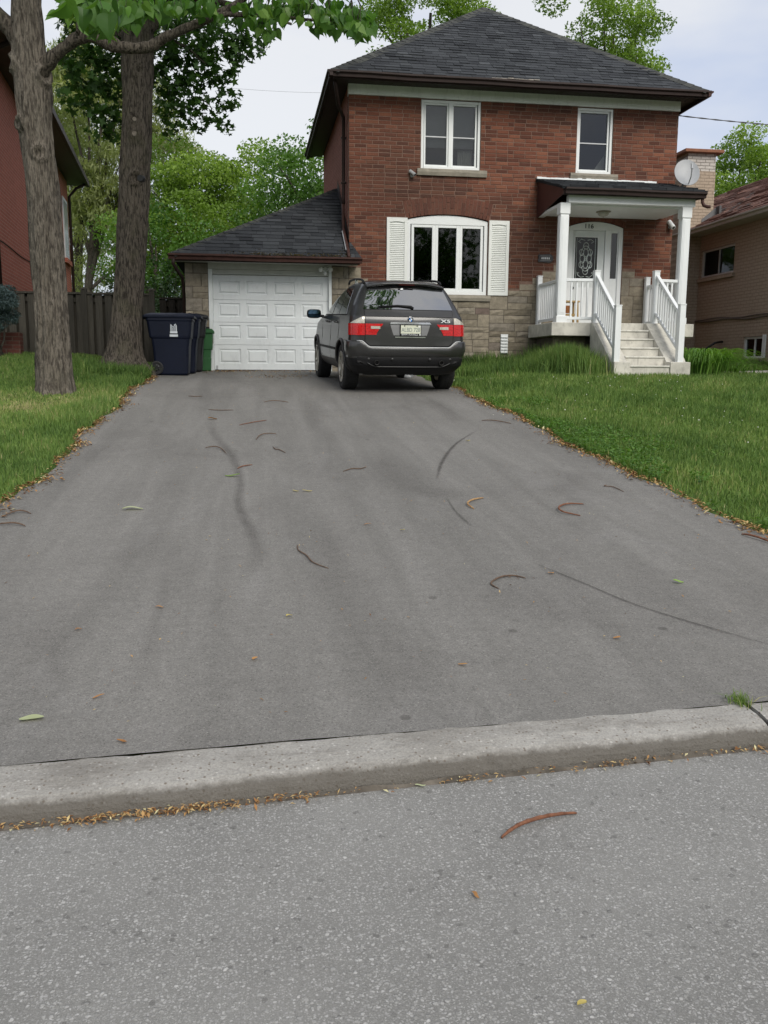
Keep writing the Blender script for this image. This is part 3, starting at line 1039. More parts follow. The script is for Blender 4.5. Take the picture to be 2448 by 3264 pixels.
# sills
def sill(x0, x1, z0, z1, par, proud=.055):
    rg = random.Random(int(x0 * 100))
    n = 14
    rows = []
    for i in range(n + 1):
        x = x0 + (x1 - x0) * i / n
        a, b_ = rg.uniform(-.012, .004), rg.uniform(-.006, .010)
        rows.append([(x, FY + .10, z1), (x, FY - proud + a * .4, z1 - .004), (x, FY - proud + a - .008, (z0 + z1) / 2 + b_), (x, FY - proud + .012 + a, z0), (x, FY + .10, z0)])
    m = MB().grid(rows)
    m.add(rows[0], [(0, 1, 2, 3, 4)]); m.add(rows[-1], [(0, 1, 2, 3, 4)])
    o = m.build('sill', M_SILL)
    abs_parent(o, par)
    return o

# frieze, soffit, gutters
H(MB().box(HX0 - .006, HX1 + .006, FY - .035, FY + .16, 6.86, 7.062).build('frieze_board', M_FRIEZE))
rf = H(MB().add([(1.78, 18.46, 7.12), (9.70, 18.46, 7.12), (9.70, 25.4, 7.12), (1.78, 25.4, 7.12), (5.72, 21.9, 9.78)], [(0, 1, 4), (1, 2, 4), (2, 3, 4), (3, 0, 4)]).build('roof', M_SHINGLE))
sb = MB()
A, B_, C_, D_, T = (1.75, 18.43, 7.13), (9.73, 18.43, 7.13), (9.73, 25.43, 7.13), (1.75, 25.43, 7.13), (5.72, 21.9, 9.80)
shingles(sb, A, B_, T, T, seed=3, sag=.004)
shingles(sb, B_, C_, T, T, seed=4)
shingles(sb, D_, A, T, T, seed=5)
shingles(sb, C_, D_, T, T, seed=6)
o = sb.build('shingles', M_SHINGLE, kind='stuff'); abs_parent(o, rf)
hb = MB()
for i, P in enumerate((A, B_, C_, D_)):
    hip_caps(hb, P, T, seed=20 + i)
o = hb.build('hip_caps', M_RIDGE_MOSS, kind='stuff'); abs_parent(o, rf)
# soffit planks run across the overhang
so_ = H(MB().box(1.80, 9.68, 18.48, FY - .036, 7.066, 7.078).box(1.80, HX0 - .007, FY - .036, 25.38, 7.066, 7.078).box(HX1 + .007, 9.68, FY - .036, 25.38, 7.066, 7.078).build('soffit', M_SOFFIT))
m = MB()
x = 1.85
while x < 9.65:
    m.box(x, x + .085, 18.49, FY - .04, 7.058, 7.0655)
    x += .10
o = m.build('soffit_ribs', M_SOFFIT, kind='stuff'); abs_parent(o, so_)
m = MB().box(1.79, 9.69, 18.462, 18.478, 6.99, 7.13).box(1.782, 1.798, 18.478, 25.38, 6.99, 7.13).box(9.682, 9.698, 18.478, 25.38, 6.99, 7.13)
H(m.build('fascia', M_BROWN))
gf = gutter('gutter', (1.70, 18.46, 7.12), (9.76, 18.46, 7.12), None, (0, -1, 0)); H(gf)
gl_ = gutter('gutter', (1.78, 18.36, 7.12), (1.78, 25.45, 7.12), None, (-1, 0, 0)); H(gl_)
gr_ = gutter('gutter', (9.70, 18.36, 7.12), (9.70, 25.45, 7.12), None, (1, 0, 0), M_RUST); H(gr_)
# bright sealant / torn shingle edge at the middle of the front gutter
sm = MB()
rg = random.Random(4)
for i in range(9):
    x = 5.0 + i * .11
    sm.box(x, x + .12, 18.37 - rg.uniform(0, .03), 18.46, 7.128, 7.136 + rg.uniform(0, .012))
H(sm.build('torn_flashing', plain('torn_felt', (.30, .27, .24), .9, var=.4, scale=20)))
# downspouts
def downspout(pts, par, r=.036, mat=None, name='downspout'):
    o = MB().tube(pts, r, 8).build(name, mat or M_BROWN, smooth=True)
    abs_parent(o, par)
    return o
ds = [(1.84, 18.62, 7.00), (1.86, 18.64, 6.90), (1.95, 18.95, 6.62), (2.09, 19.35, 6.50), (2.10, 19.42, 6.40), (2.10, 19.45, 4.90), (2.10, 19.43, 4.78)]
downspout(ds, house)
for z in (6.1, 5.2):
    o = MB().box(2.05, 2.16, 19.405, 19.495, z, z + .03).build('strap', M_BROWN); abs_parent(o, house)

# ------------------------------------------------------------------ windows
def window_upper(x0, x1, z0, z1, panes, bars, curtain=None):
    fr = MB()
    y0, y1 = FY + .03, FY + .13
    t = .055
    fr.box(x0, x0 + t, y0, y1, z0, z1).box(x1 - t, x1, y0, y1, z0, z1).box(x0 + t, x1 - t, y0, y1, z1 - t, z1).box(x0 + t, x1 - t, y0 - .02, y1, z0, z0 + t)
    wo = H(fr.build('window', M_WHITE, bevel=.006))
    for (a, b_) in panes:
        s = MB()
        q = .035
        za, zb = z0 + t + .002, z1 - t - .002
        s.box(a - q, a, y0 + .02, y1 - .02, za, zb).box(b_, b_ + q, y0 + .02, y1 - .02, za, zb).box(a, b_, y0 + .02, y1 - .02, za, za + q).box(a, b_, y0 + .02, y1 - .02, zb - q, zb)
        abs_parent(s.build('sash', M_WHITE, bevel=.004), wo)
        for z in bars:
            abs_parent(MB().box(a, b_, y0 + .034, y1 - .03, z - .011, z + .011).build('sash_bar', M_GREYMETAL), wo)
        zs = [za + q] + sorted(bars) + [zb - q]
        for i in range(len(zs) - 1):
            p0 = zs[i] + (.017 if i else 0); p1 = zs[i + 1] - (.017 if i < len(zs) - 2 else 0)
            abs_parent(MB().box(a, b_, y0 + .055, y0 + .060, p0, p1).build('pane', M_GLASS2), wo)
    if len(panes) > 1:
        m = (panes[0][1] + panes[1][0]) / 2
        abs_parent(MB().box(m - .034, m + .034, y0 - .008, y1, z0 + t, z1 - t).build('mullion', M_WHITE, bevel=.005), wo)
    return wo
w1 = window_upper(3.685, 4.955, 5.475, 6.845, [(3.785, 4.235), (4.375, 4.845)], [6.13])
sill(3.60, 5.10, 5.335, 5.472, w1)
w2 = window_upper(7.085, 7.885, 5.505, 6.845, [(7.165, 7.775)], [6.14])
sill(6.95, 8.02, 5.39, 5.502, w2)
def curtain(x0, x1, z0, z1, y, par):
    n = 24
    rows = [[(x0 + (x1 - x0) * i / n, y + .025 * math.sin(i * 1.9) + .01 * math.sin(i * 4.7), z) for i in range(n + 1)] for z in (z0, (z0 + z1) / 2, z1)]
    abs_parent(MB().grid(rows).build('curtain', M_CURTAIN, smooth=True), par)
curtain(4.52, 4.84, 5.5, 5.93, FY + .24, w1)
o = MB().box(3.70, 4.94, FY + .15, FY + .155, 5.95, 6.8).box(3.70, 4.94, FY + .145, FY + .16, 5.93, 5.95).build('roller_blind', plain('blind_grey', (.24, .25, .26), .9, var=.1)); abs_parent(o, w1)
o = MB().add([(7.50, FY + .22, 5.54), (7.80, FY + .22, 5.54), (7.80, FY + .24, 5.95)], [(0, 1, 2)]).build('curtain', M_CURTAIN); abs_parent(o, w2)

# front window: three lights under a segmental head
def arc_pts(x0, x1, zs, rise, n=16):
    half = (x1 - x0) / 2; cx = (x0 + x1) / 2
    Rr = (half * half + rise * rise) / (2 * rise); zc = zs + rise - Rr
    a0 = math.asin(half / Rr)
    return [(cx + Rr * math.sin(-a0 + 2 * a0 * i / n), zc + Rr * math.cos(-a0 + 2 * a0 * i / n)) for i in range(n + 1)]
x0, x1, z0 = 3.405, 5.165, 2.905
fr = MB()
head = arc_pts(x0, x1, 4.44, .105)
fr.prism([(x0, 4.352)] + head + [(x1, 4.352)], 'y', FY + .035, FY + .14)
fr.box(x0, x0 + .075, FY + .030, FY + .14, z0, 4.351).box(x1 - .075, x1, FY + .030, FY + .14, z0, 4.351).box(x0 + .0755, x1 - .0755, FY + .026, FY + .14, z0, z0 + .075)
wf = H(fr.build('window', M_WHITE, bevel=.006))
for (a, b_) in ((3.56, 3.955), (4.085, 4.485), (4.615, 5.015)):
    s = MB(); q = .055
    za, zb = z0 + .078, 4.348
    s.box(a - q, a, FY + .045, FY + .12, za, zb).box(b_, b_ + q, FY + .045, FY + .12, za, zb).box(a, b_, FY + .045, FY + .12, za, za + q).box(a, b_, FY + .045, FY + .12, zb - q, zb)
    abs_parent(s.build('sash', M_WHITE, bevel=.005), wf)
    abs_parent(MB().box(a, b_, FY + .085, FY + .09, za + q, zb - q).build('pane', M_GLASS), wf)
for xm in (4.02, 4.55):
    abs_parent(MB().box(xm - .012, xm + .012, FY + .05, FY + .13, z0 + .076, 4.35).build('mullion', M_WHITE), wf)
sill(2.98, 5.24, 2.775, 2.90, wf, .05)
# louvred shutters
M_SHUT = plain('shutter_vinyl', (.73, .745, .72), .45, var=.04, dirt=.15, scale=3)
slat_me = MB().prism([(0, 0), (-.016, .006), (-.016, .012), (0, .030)], 'x', 0, .30).mesh('slat', M_SHUT)
for (a, b_) in ((2.965, 3.405), (5.185, 5.63)):
    m = MB()
    za, zb = 2.905, 4.465
    m.box(a, a + .062, FY - .034, FY - .003, za, zb).box(b_ - .062, b_, FY - .034, FY - .003, za, zb).box(a + .062, b_ - .062, FY - .033, FY - .003, zb - .075, zb).box(a + .062, b_ - .062, FY - .033, FY - .003, za, za + .085)
    m.box(a + .062, b_ - .062, FY - .012, FY - .003, za + .085, zb - .075)
    cp = arc_pts(a + .07, b_ - .07, zb - .10, .02, 8)
    m.prism([(a + .07, zb - .075)] + cp + [(b_ - .07, zb - .075)], 'y', FY - .036, FY - .014)
    sh = H(m.build('shutter', M_SHUT))
    nsl = 36
    for i in range(nsl):
        o = bpy.data.objects.new('slat', slat_me)
        COL.objects.link(o)
        o.location = (a + .0625, FY - .012, za + .09 + i * (zb - za - .20) / nsl)
        o.scale = ((b_ - a - .125) / .30, 1, .95)
        o.parent = sh
        o.matrix_parent_inverse = par_world(sh).inverted()

# weep vent, plaque, cameras
v = H(MB().box(5.50, 5.66, FY - .045, FY - .024, 1.66, 2.08).build('foundation_vent', M_WHITEP))
for i in range(6):
    o = MB().box(5.505, 5.655, FY - .075, FY - .045, 1.68 + i * .066, 1.695 + i * .066).build('vent_louvre', M_WHITEP); abs_parent(o, v)
M_IRON = plain('cast_iron', (.035, .036, .04), .5, .4, var=.2)
pl = thing('wall_plaque', 'dark cast metal house plaque on red brick beside the porch', 'plaque', (6.46, FY, 3.70))
poly = []
for i in range(24):
    a = 2 * math.pi * i / 24
    c_, s_ = math.cos(a), math.sin(a)
    sx = .165 * (abs(c_) ** .45) * (1 if c_ > 0 else -1)
    sz = .085 * (abs(s_) ** .45) * (1 if s_ > 0 else -1)
    poly.append((6.46 + sx + .012 * math.cos(6 * a), 3.71 + sz + .008 * math.sin(6 * a)))
o = MB().prism(poly, 'y', FY - .03, FY - .004).build('plate', M_IRON); abs_parent(o, pl)
o = MB().box(6.34, 6.58, FY - .036, FY - .030, 3.655, 3.668).box(6.34, 6.58, FY - .036, FY - .030, 3.752, 3.765).build('raised_border', plain('worn_iron', (.12, .12, .125), .4, .5)); abs_parent(o, pl)
for i, z in enumerate((3.735, 3.71, 3.685)):
    for j in range(7 - (i == 0) * 2):
        pass
for x in (6.38, 6.42, 6.46, 6.50, 6.54):
    o = MB().box(x - .012, x + .012, FY - .036, FY - .030, 3.69, 3.73).build('raised_ornament', M_GREYMETAL); abs_parent(o, pl)

def bullet_camera(loc, aim, label, mat, L=.16, r=.038):
    t = thing('security_camera', label, 'camera', loc, 0, 'security cameras on the house')
    a = Vector(aim).normalized()
    p = Vector(loc)
    e = p + Vector((0, -.07, .04))
    abs_parent(MB().lathe([(0, .0), (.035, 0), (.04, .012), (.02, .025), (0, .026)], 14, 'y', (p.x, p.y - .026, p.z)).build('mount', M_GREYMETAL), t)
    abs_parent(MB().tube([p + Vector((0, -.01, 0)), p + Vector((0, -.06, .0)), e], .012, 6).build('arm', M_GREYMETAL), t)
    abs_parent(MB().tube([e - a * L * .5, e - a * L * .49, e + a * L * .5, e + a * L * .51], [r * .8, r, r, r * .85], 14).build('housing', mat, smooth=False), t)
    abs_parent(MB().tube([e + a * L * .505, e + a * L * .515], r * .65, 12).build('lens', M_BLACK), t)
    return t
bullet_camera((3.49, FY - .004, 5.32), (.55, -.55, -.55), 'small grey bullet camera below the left upper window', M_GREYMETAL)
bullet_camera((9.30, FY - .004, 4.45), (.15, -.6, -.6), 'white camera under the right end of the porch roof', M_WHITE, .22, .05)
# ------------------------------------------------------------------ attached garage
gar = thing('attached_garage', 'single garage with white panelled door and charcoal hip roof beside the brick house', 'garage', (.5, FY, 1.27))
P = lambda o, par: (abs_parent(o, par), o)[1]
gw = P(MB().box(-1.22, -.762, FY + .012, FY + .2, 1.0, 3.46).box(1.80, 2.158, FY + .012, FY + .2, 1.0, 3.46).box(-.762, 1.80, FY + .14, FY + .2, 3.22, 3.46).box(-1.22, -1.02, FY + .2, 25, 1.0, 3.5).build('wall', M_STONE_MORTAR), gar)
for s in ((-1.23, -1.06, 3.24, 3.44), (-1.06, -.76, 3.24, 3.44), (-1.23, -.90, 2.98, 3.24), (-.90, -.76, 2.98, 3.24), (-1.23, -1.08, 2.74, 2.98), (-1.08, -.76, 2.86, 2.98), (-1.08, -.76, 2.74, 2.86),
          (-1.23, -.89, 2.48, 2.74), (-.89, -.76, 2.48, 2.74), (-1.23, -1.08, 2.36, 2.48), (-1.08, -.76, 2.30, 2.48), (-1.23, -1.08, 2.1, 2.36), (-1.08, -.76, 2.1, 2.30), (-1.23, -.92, 1.85, 2.1), (-.92, -.76, 1.85, 2.1), (-1.23, -.76, 1.62, 1.85), (-1.23, -1.0, 1.38, 1.62), (-1.0, -.76, 1.38, 1.62), (-1.23, -.76, 1.15, 1.38),
          (1.80, 2.05, 3.20, 3.44), (2.05, 2.16, 3.20, 3.44), (1.80, 1.95, 2.98, 3.20), (1.95, 2.16, 2.98, 3.20), (1.80, 2.16, 2.86, 2.98), (1.80, 1.93, 2.62, 2.86), (1.93, 2.16, 2.62, 2.86), (1.80, 2.16, 2.36, 2.62), (1.80, 2.02, 2.1, 2.36), (2.02, 2.16, 2.1, 2.36), (1.80, 2.16, 1.85, 2.1), (1.80, 1.98, 1.6, 1.85), (1.98, 2.16, 1.6, 1.85), (1.80, 2.16, 1.35, 1.6), (1.80, 2.16, 1.15, 1.35)):
    P(stone_obj(*s, None), gw)
# jambs, header
M_JAMB = plain('jamb_paint', (.66, .69, .69), .5, var=.05, dirt=.2)
P(MB().box(-.757, -.672, FY - .012, FY + .13, 1.26, 3.33).build('door_jamb', M_JAMB, bevel=.004), gar)
P(MB().box(1.735, 1.797, FY - .012, FY + .13, 1.26, 3.33).build('door_jamb', M_JAMB, bevel=.004), gar)
M_HEAD = plain('header_trim', (.46, .47, .44), .6, var=.06, dirt=.25)
P(MB().box(-.757, 1.797, FY - .018, FY + .13, 3.332, 3.465).box(-.671, 1.734, FY + .02, FY + .13, 3.235, 3.331).box(-.671, 1.734, FY + .005, FY + .02, 3.235, 3.26).build('door_header', M_HEAD, bevel=.004), gar)
# sectional door, sixteen raised panels
M_GDOOR = plain('garage_door_steel', (.68, .71, .72), .45, var=.05, dirt=.28, scale=2)
gd = None
yd = FY + .075
zrows = [(1.285, 1.797), (1.803, 2.262), (2.268, 2.722), (2.728, 3.228)]
prow = [(1.415, 1.715), (1.925, 2.205), (2.375, 2.655), (2.835, 3.105)]
pcol = [(-.565, -.12), (.005, .45), (.585, 1.03), (1.165, 1.61)]
gd = P(MB().box(-.668, 1.732, yd + .032, yd + .045, 1.285, 3.228).build('garage_door', M_GDOOR), gar)
for (za, zb), (pa, pb) in zip(zrows, prow):
    # section skin with four openings, then the embossed panels
    m = MB()
    xs_ = [-.668] + [v for p_ in pcol for v in p_] + [1.732]
    m.box(-.668, 1.732, yd, yd + .03, za, pa).box(-.668, 1.732, yd, yd + .03, pb, zb)
    for i in range(0, len(xs_), 2):
        m.box(xs_[i], xs_[i + 1], yd, yd + .03, pa, pb)
    P(m.build('section', M_GDOOR), gd)
    for (xa, xb) in pcol:
        e1, e2, e3 = .022, .045, .066
        rings = [[(xa + e, yd + dy, pa + e), (xb - e, yd + dy, pa + e), (xb - e, yd + dy, pb - e), (xa + e, yd + dy, pb - e)] for e, dy in ((0, 0), (.014, .016), (.03, .016), (.055, -.004))]
        q = MB().grid(rings, close=True)
        q.add(rings[-1], [(0, 1, 2, 3)])
        P(q.build('panel', M_GDOOR), gd)
P(MB().box(-.67, 1.73, yd - .004, yd + .03, 1.262, 1.284).build('rubber_seal', M_BLACK), gd)
P(MB().box(-.64, -.60, yd - .02, yd, 1.29, 1.37).build('slide_bolt', M_GREYMETAL), gd)
# flood light over the right jamb
fl = thing('flood_light', 'white twin flood light above the right side of the garage door', 'light', (1.66, FY - .02, 3.36))
P(MB().lathe([(0, 0), (.05, 0), (.055, .02), (.03, .035), (0, .036)], 16, 'y', (1.66, FY - .054, 3.36)).build('base', M_WHITE), fl)
for dx in (-.085, .085):
    P(MB().tube([(1.66 + dx * .3, FY - .05, 3.37), (1.66 + dx * .8, FY - .09, 3.385), (1.66 + dx, FY - .11, 3.375), (1.66 + dx * 1.25, FY - .17, 3.345)], [.012, .02, .036, .048], 12).build('lamp_head', M_WHITE, smooth=True), fl)
P(MB().lathe([(0, -.045), (.03, -.035), (.042, 0), (.03, .03), (0, .04)], 12, 'z', (1.66, FY - .10, 3.285)).build('motion_sensor', M_WHITE, smooth=True), fl)
# roof
gA, gB, gT = (-1.46, 18.45, 3.555), (2.155, 18.45, 3.555), (2.155, 21.2, 5.43)
gD, gE = (-1.46, 25.0, 3.555), (2.155, 25.0, 5.43)
gz = lambda p: (p[0], p[1], p[2] - .012)
groof = P(MB().add([gz(gA), gz(gB), gz(gT), gz(gD), gz(gE)], [(0, 1, 2), (0, 2, 4, 3)]).build('roof', M_SHINGLE), gar)
sb = MB()
shingles(sb, gA, gB, gT, gT, seed=31, exposure=.15, wmin=.18, wmax=.36)
shingles(sb, gD, gA, gE, gT, seed=32, exposure=.15)
shingles(sb, (2.155, 18.45, 3.555), (2.36, 18.45, 3.555), (2.155, 18.995, 3.93), (2.20, 18.995, 3.93), seed=33, exposure=.15)
P(sb.build('shingles', M_SHINGLE, kind='stuff'), groof)
hb = MB(); hip_caps(hb, gA, gT, seed=40, wdt=.15)
P(hb.build('hip_caps', M_RIDGE_MOSS, kind='stuff'), groof)
P(gutter('gutter', (-1.50, 18.46, 3.55), (2.37, 18.46, 3.55), None, (0, -1, 0), M_RUST), gar)
P(MB().box(-1.44, 2.33, 18.462, 18.478, 3.42, 3.55).build('fascia', M_BROWN), gar)
P(MB().box(-1.44, 2.33, 18.479, FY - .02, 3.455, 3.468).build('soffit', M_HEAD), gar)
downspout([(-1.40, 18.42, 3.46), (-1.41, 18.42, 3.36), (-1.33, 18.6, 3.22), (-1.27, 18.9, 3.14), (-1.265, 19.1, 2.95), (-1.265, 19.1, 1.3)], gar)
# spout laid on the roof slope from the upper downspout to the garage gutter
def groof_z(y): return 3.555 + (y - 18.45) / (21.2 - 18.45) * (5.43 - 3.555)
P(MB().tube([(2.09, 19.43, 4.78), (2.09, 19.40, groof_z(19.40) + .10), (2.09, 19.30, groof_z(19.3) + .065), (2.10, 18.55, groof_z(18.55) + .06), (2.10, 18.42, groof_z(18.42) + .03)], .034, 8).build('roof_spout', M_RUST, smooth=True), gar)
P(MB().tube([(2.055, 19.30, groof_z(19.3) + .072), (2.06, 18.6, groof_z(18.6) + .068)], .010, 6).build('spout_edge', M_GREYMETAL), gar)
P(MB().add([(2.145, 18.7, groof_z(18.7) + .02), (2.145, 21.2, 5.45), (2.150, 21.2, 5.62), (2.150, 18.9, groof_z(18.9) + .20)], [(0, 1, 2, 3)]).build('step_flashing', M_BROWN), gar)
# catkins and seed drift caught along the garage gutter
rg = random.Random(71)
m = MB()
for i in range(420):
    t = rg.random()
    x = -.4 + 2.55 * t ** .8
    if rg.random() < .35: x = rg.choice((.3, .75, 1.0, 1.5, 1.95)) + rg.gauss(0, .09)
    y = 18.44 + abs(rg.gauss(0, .05))
    if x > 1.9 and rg.random() < .5: y += rg.uniform(0, .3)
    z = groof_z(y) + .016
    a = rg.uniform(0, 3.1)
    l = rg.uniform(.012, .035)
    dx, dy = math.cos(a) * l, math.sin(a) * l
    m.add([(x - dx, y - dy, z), (x + dy * .4, y - dx * .4, z + .006), (x + dx, y + dy, z), (x - dy * .4, y + dx * .4, z + .008)], [(0, 1, 2, 3)], rg.random())
k = NT('dry_catkins')
k.set(k.ramp(k.attr(), [(0, (.16, .10, .03)), (.5, (.26, .20, .07)), (1, (.36, .33, .16))]), .9, spec=.1)
M_CATKIN = k.m
tag(m.build('seed_drift', M_CATKIN), 'yellow brown seed litter lying along the garage gutter', 'seed litter', kind='stuff')

# ------------------------------------------------------------------ porch
por = thing('front_porch', 'white front porch with concrete steps, railings and small shingled roof', 'porch', (7.66, 17.45, 1.2))
# slab and its stone support
P(MB().box(6.12, 9.20, 17.45, FY - .03, 2.005, 2.27).build('porch_slab', M_CONC, bevel=.012), por)
sup = P(MB().box(6.31, 9.0, 17.83, FY - .03, 1.0, 2.004).build('support_wall', M_STONE_MORTAR), por)
for s in ashlar(6.30, 7.0, 1.15, 2.0, 61) + ashlar(8.5, 9.0, 1.15, 2.0, 62):
    P(stone_obj(*s, None, y=17.82), sup)
# steps
M_TREAD = plain('pale_tread_concrete', (.60, .585, .53), .85, var=.18, scale=5, dirt=.6, bump=.4)  # treads a little paler than the step fronts
for i in range(5):
    zt = 2.27 - (i + 1) * .178
    yf = 17.45 - (i + 1) * .25
    st = P(MB().box(7.272, 8.088, yf, 17.449 if i == 0 else yf + .25 + .06, zt - .178 if i < 4 else 1.1, zt).build('step', M_CONC, bevel=.010), por)
    P(MB().box(7.274, 8.086, yf - .022, yf + .24, zt - .002, zt + .030).build('tread', M_TREAD, bevel=.008), st)
# sloping cheek walls
for (xa, xb) in ((6.94, 7.27), (8.09, 8.50)):
    poly = [(17.449, 1.05), (17.449, 2.265), (17.35, 2.265), (16.42, 1.55), (16.36, 1.485), (16.16, 1.475), (16.16, 1.05)]
    P(MB().prism(poly, 'x', xa, xb).build('cheek_wall', M_CONC, bevel=.012), por)
# posts: stacked boxed columns
M_PW = plain('porch_white', (.76, .78, .79), .42, var=.03, dirt=.12, scale=2.5)
for (xa, xb) in ((6.245, 6.445), (8.845, 9.045)):
    ya, yb = 17.52, 17.72
    c = (xa + xb) / 2
    m = MB().box(xa + .012, xb - .012, ya + .012, yb - .012, 2.271, 4.61)
    pw = P(m.build('post', M_PW, bevel=.004), por)
    P(MB().box(xa - .012, xb + .012, ya - .012, yb + .012, 2.2715, 2.40).build('post_base', M_PW, bevel=.005), pw)
    P(MB().box(xa - .005, xb + .005, ya - .005, yb + .005, 4.40, 4.612).build('post_capital', M_PW, bevel=.005), pw)
    P(MB().box(xa + .035, xb - .035, ya + .004, ya + .013, 2.44, 4.36).box(xa + .06, xb - .06, ya - .001, ya + .006, 2.47, 4.33).build('face_panel', M_PW, bevel=.003), pw)
    P(MB().box(xa + .004, xa + .013, ya + .035, yb - .035, 2.44, 4.36).box(xa - .001, xa + .006, ya + .06, yb - .06, 2.47, 4.33).build('face_panel', M_PW, bevel=.003), pw)
# beams, ceiling
P(MB().box(6.40, 9.10, 17.50, 17.64, 4.613, 4.765).build('beam', M_PW, bevel=.004), por)
P(MB().box(8.96, 9.10, 17.641, FY - .06, 4.613, 4.765).build('beam', M_PW, bevel=.004), por)
P(MB().box(6.26, 6.395, 17.641, FY - .004, 4.56, 4.62).build('beam', M_PW, bevel=.004), por)
x = 6.40
m = MB()
P(MB().box(6.396, 8.959, 17.641, FY - .004, 4.60, 4.612).build('ceiling_backing', M_PW), por)
y = 17.66
while y < 18.9:
    P(MB().box(6.397, 8.958, y, y + .094, 4.588, 4.5995).build('ceiling_board', M_PW), por)
    y += .10
# shed roof
rA, rB, rTL, rTR = (6.20, 17.33, 4.88), (9.24, 17.33, 4.88), (6.20, FY - .01, 5.33), (9.24, FY - .01, 5.33)
pr = P(MB().add([rA, rB, rTR, rTL] + [(p[0], p[1], p[2] - .035) for p in (rA, rB, rTR, rTL)], [(0, 1, 2, 3), (7, 6, 5, 4), (0, 4, 5, 1), (1, 5, 6, 2), (2, 6, 7, 3), (3, 7, 4, 0)]).build('porch_roof', M_SHINGLE), por)
sb = MB(); shingles(sb, (6.19, 17.31, 4.885), (9.26, 17.31, 4.885), (6.19, FY - .01, 5.34), (9.26, FY - .01, 5.34), seed=51, exposure=.14, th=.018, sag=.008)
P(sb.build('shingles', M_SHINGLE, kind='stuff'), pr)
P(gutter('gutter', (6.26, 17.36, 4.86), (9.22, 17.36, 4.86), None, (0, -1, 0)), pr)
P(MB().box(6.24, 9.20, 17.362, 17.378, 4.74, 4.86).build('fascia', M_BROWN), pr)
P(MB().box(6.26, 9.18, 17.379, 17.499, 4.755, 4.767).build('soffit', M_SOFFIT), pr)
P(MB().prism([(17.38, 4.755), (FY - .005, 4.54), (FY - .005, 5.30), (17.38, 4.85)], 'x', 6.235, 6.252).build('side_panel', M_DARKPANEL), pr)
P(MB().prism([(17.38, 4.765), (FY - .005, 4.765), (FY - .005, 5.30), (17.38, 4.85)], 'x', 9.17, 9.187).build('side_panel', M_DARKPANEL), pr)
rg = random.Random(8)
fm = MB()
for i in range(27):
    x = 6.20 + i * .10
    fm.box(x, x + .101, FY - .075 - rg.uniform(0, .012), FY - .004, 5.345, 5.372 + rg.uniform(0, .016))
P(fm.build('roof_flashing', plain('flashing_white', (.80, .83, .84), .5, var=.04, dirt=.2)), pr)
downspout([(9.17, 17.36, 4.76), (9.175, 17.36, 4.68), (9.20, 17.35, 4.62), (9.26, 17.30, 4.585), (9.31, 17.27, 4.585)], pr, .034, M_RUST)
# ceiling lamp
lampt = thing('ceiling_lamp', 'frosted bowl ceiling lamp under the porch roof', 'lamp', (7.42, 18.2, 4.58))
P(MB().lathe([(0, 4.587), (.15, 4.587), (.155, 4.575), (.12, 4.565), (0, 4.56)], 20, 'z', (7.42, 18.2, 0)).build('ceiling_rose', M_SILL, smooth=True), lampt)
P(MB().lathe([(.115, 4.562), (.112, 4.53), (.085, 4.50), (.04, 4.485), (0, 4.482)], 20, 'z', (7.42, 18.2, 0)).build('glass_bowl', plain('frosted_glass', (.36, .35, .31), .35, var=.05), smooth=True), lampt)
P(MB().lathe([(0, 4.484), (.014, 4.48), (.010, 4.465), (0, 4.46)], 8, 'z', (7.42, 18.2, 0)).build('finial', M_SILL), lampt)
# railings
def newel(x, y, z0, z1, par, s=.115):
    n_ = P(MB().box(x - s / 2, x + s / 2, y - s / 2, y + s / 2, z0, z1 - .02).build('newel_post', M_PW, bevel=.003), par)
    P(MB().box(x - s / 2 - .008, x + s / 2 + .008, y - s / 2 - .008, y + s / 2 + .008, z1 - .02, z1).build('post_cap', M_PW, bevel=.004), n_)
    return n_
bal_cache = {}
def railing(a, b, zt0, zt1, zb0, zb1, n, w_=.032):
    """a,b plan ends; top rail zt0->zt1, bottom rail zb0->zb1; balusters are single pieces"""
    A_, B2 = Vector((a[0], a[1], zt0)), Vector((b[0], b[1], zt1))
    r_ = P(MB().obox(A_, B2, .07, .06).build('railing', M_PW, bevel=.008), por)
    P(MB().obox(Vector((a[0], a[1], zb0)), Vector((b[0], b[1], zb1)), .055, .055).build('bottom_rail', M_PW, bevel=.005), r_)
    for i in range(n):
        t = (i + 1) / (n + 1)
        x, y = a[0] + (b[0] - a[0]) * t, a[1] + (b[1] - a[1]) * t
        z0, z1 = zb0 + (zb1 - zb0) * t, zt0 + (zt1 - zt0) * t
        h = round(z1 - z0 - .04, 2)
        if h not in bal_cache:
            bal_cache[h] = MB().box(-w_ / 2, w_ / 2, -w_ / 2, w_ / 2, 0, h).mesh('baluster', M_PW)
        o = bpy.data.objects.new('baluster', bal_cache[h])
        COL.objects.link(o)
        o.location = (x, y, z0 + .02)
        P(o, r_)
    return r_
newel(7.05, 17.49, 2.271, 3.31, por); newel(8.33, 17.49, 2.271, 3.33, por)
newel(7.00, 16.25, 1.477, 2.54, por); newel(8.30, 16.25, 1.477, 2.58, por)
newel(6.32, 18.90, 2.271, 3.33, por, .10); newel(8.80, 18.90, 2.271, 3.35, por, .10)
railing((7.045, 17.43), (7.005, 16.31), 3.19, 2.39, 2.45, 1.70, 9)
railing((8.33, 17.43), (8.30, 16.31), 3.21, 2.41, 2.47, 1.72, 9)
railing((6.45, 17.60), (6.99, 17.52), 3.12, 3.12, 2.36, 2.36, 4)
railing((8.39, 17.52), (8.84, 17.60), 3.14, 3.14, 2.36, 2.36, 3)
railing((6.34, 17.73), (6.32, 18.85), 3.12, 3.12, 2.36, 2.36, 9)
railing((8.93, 17.73), (8.80, 18.85), 3.14, 3.14, 2.36, 2.36, 9)

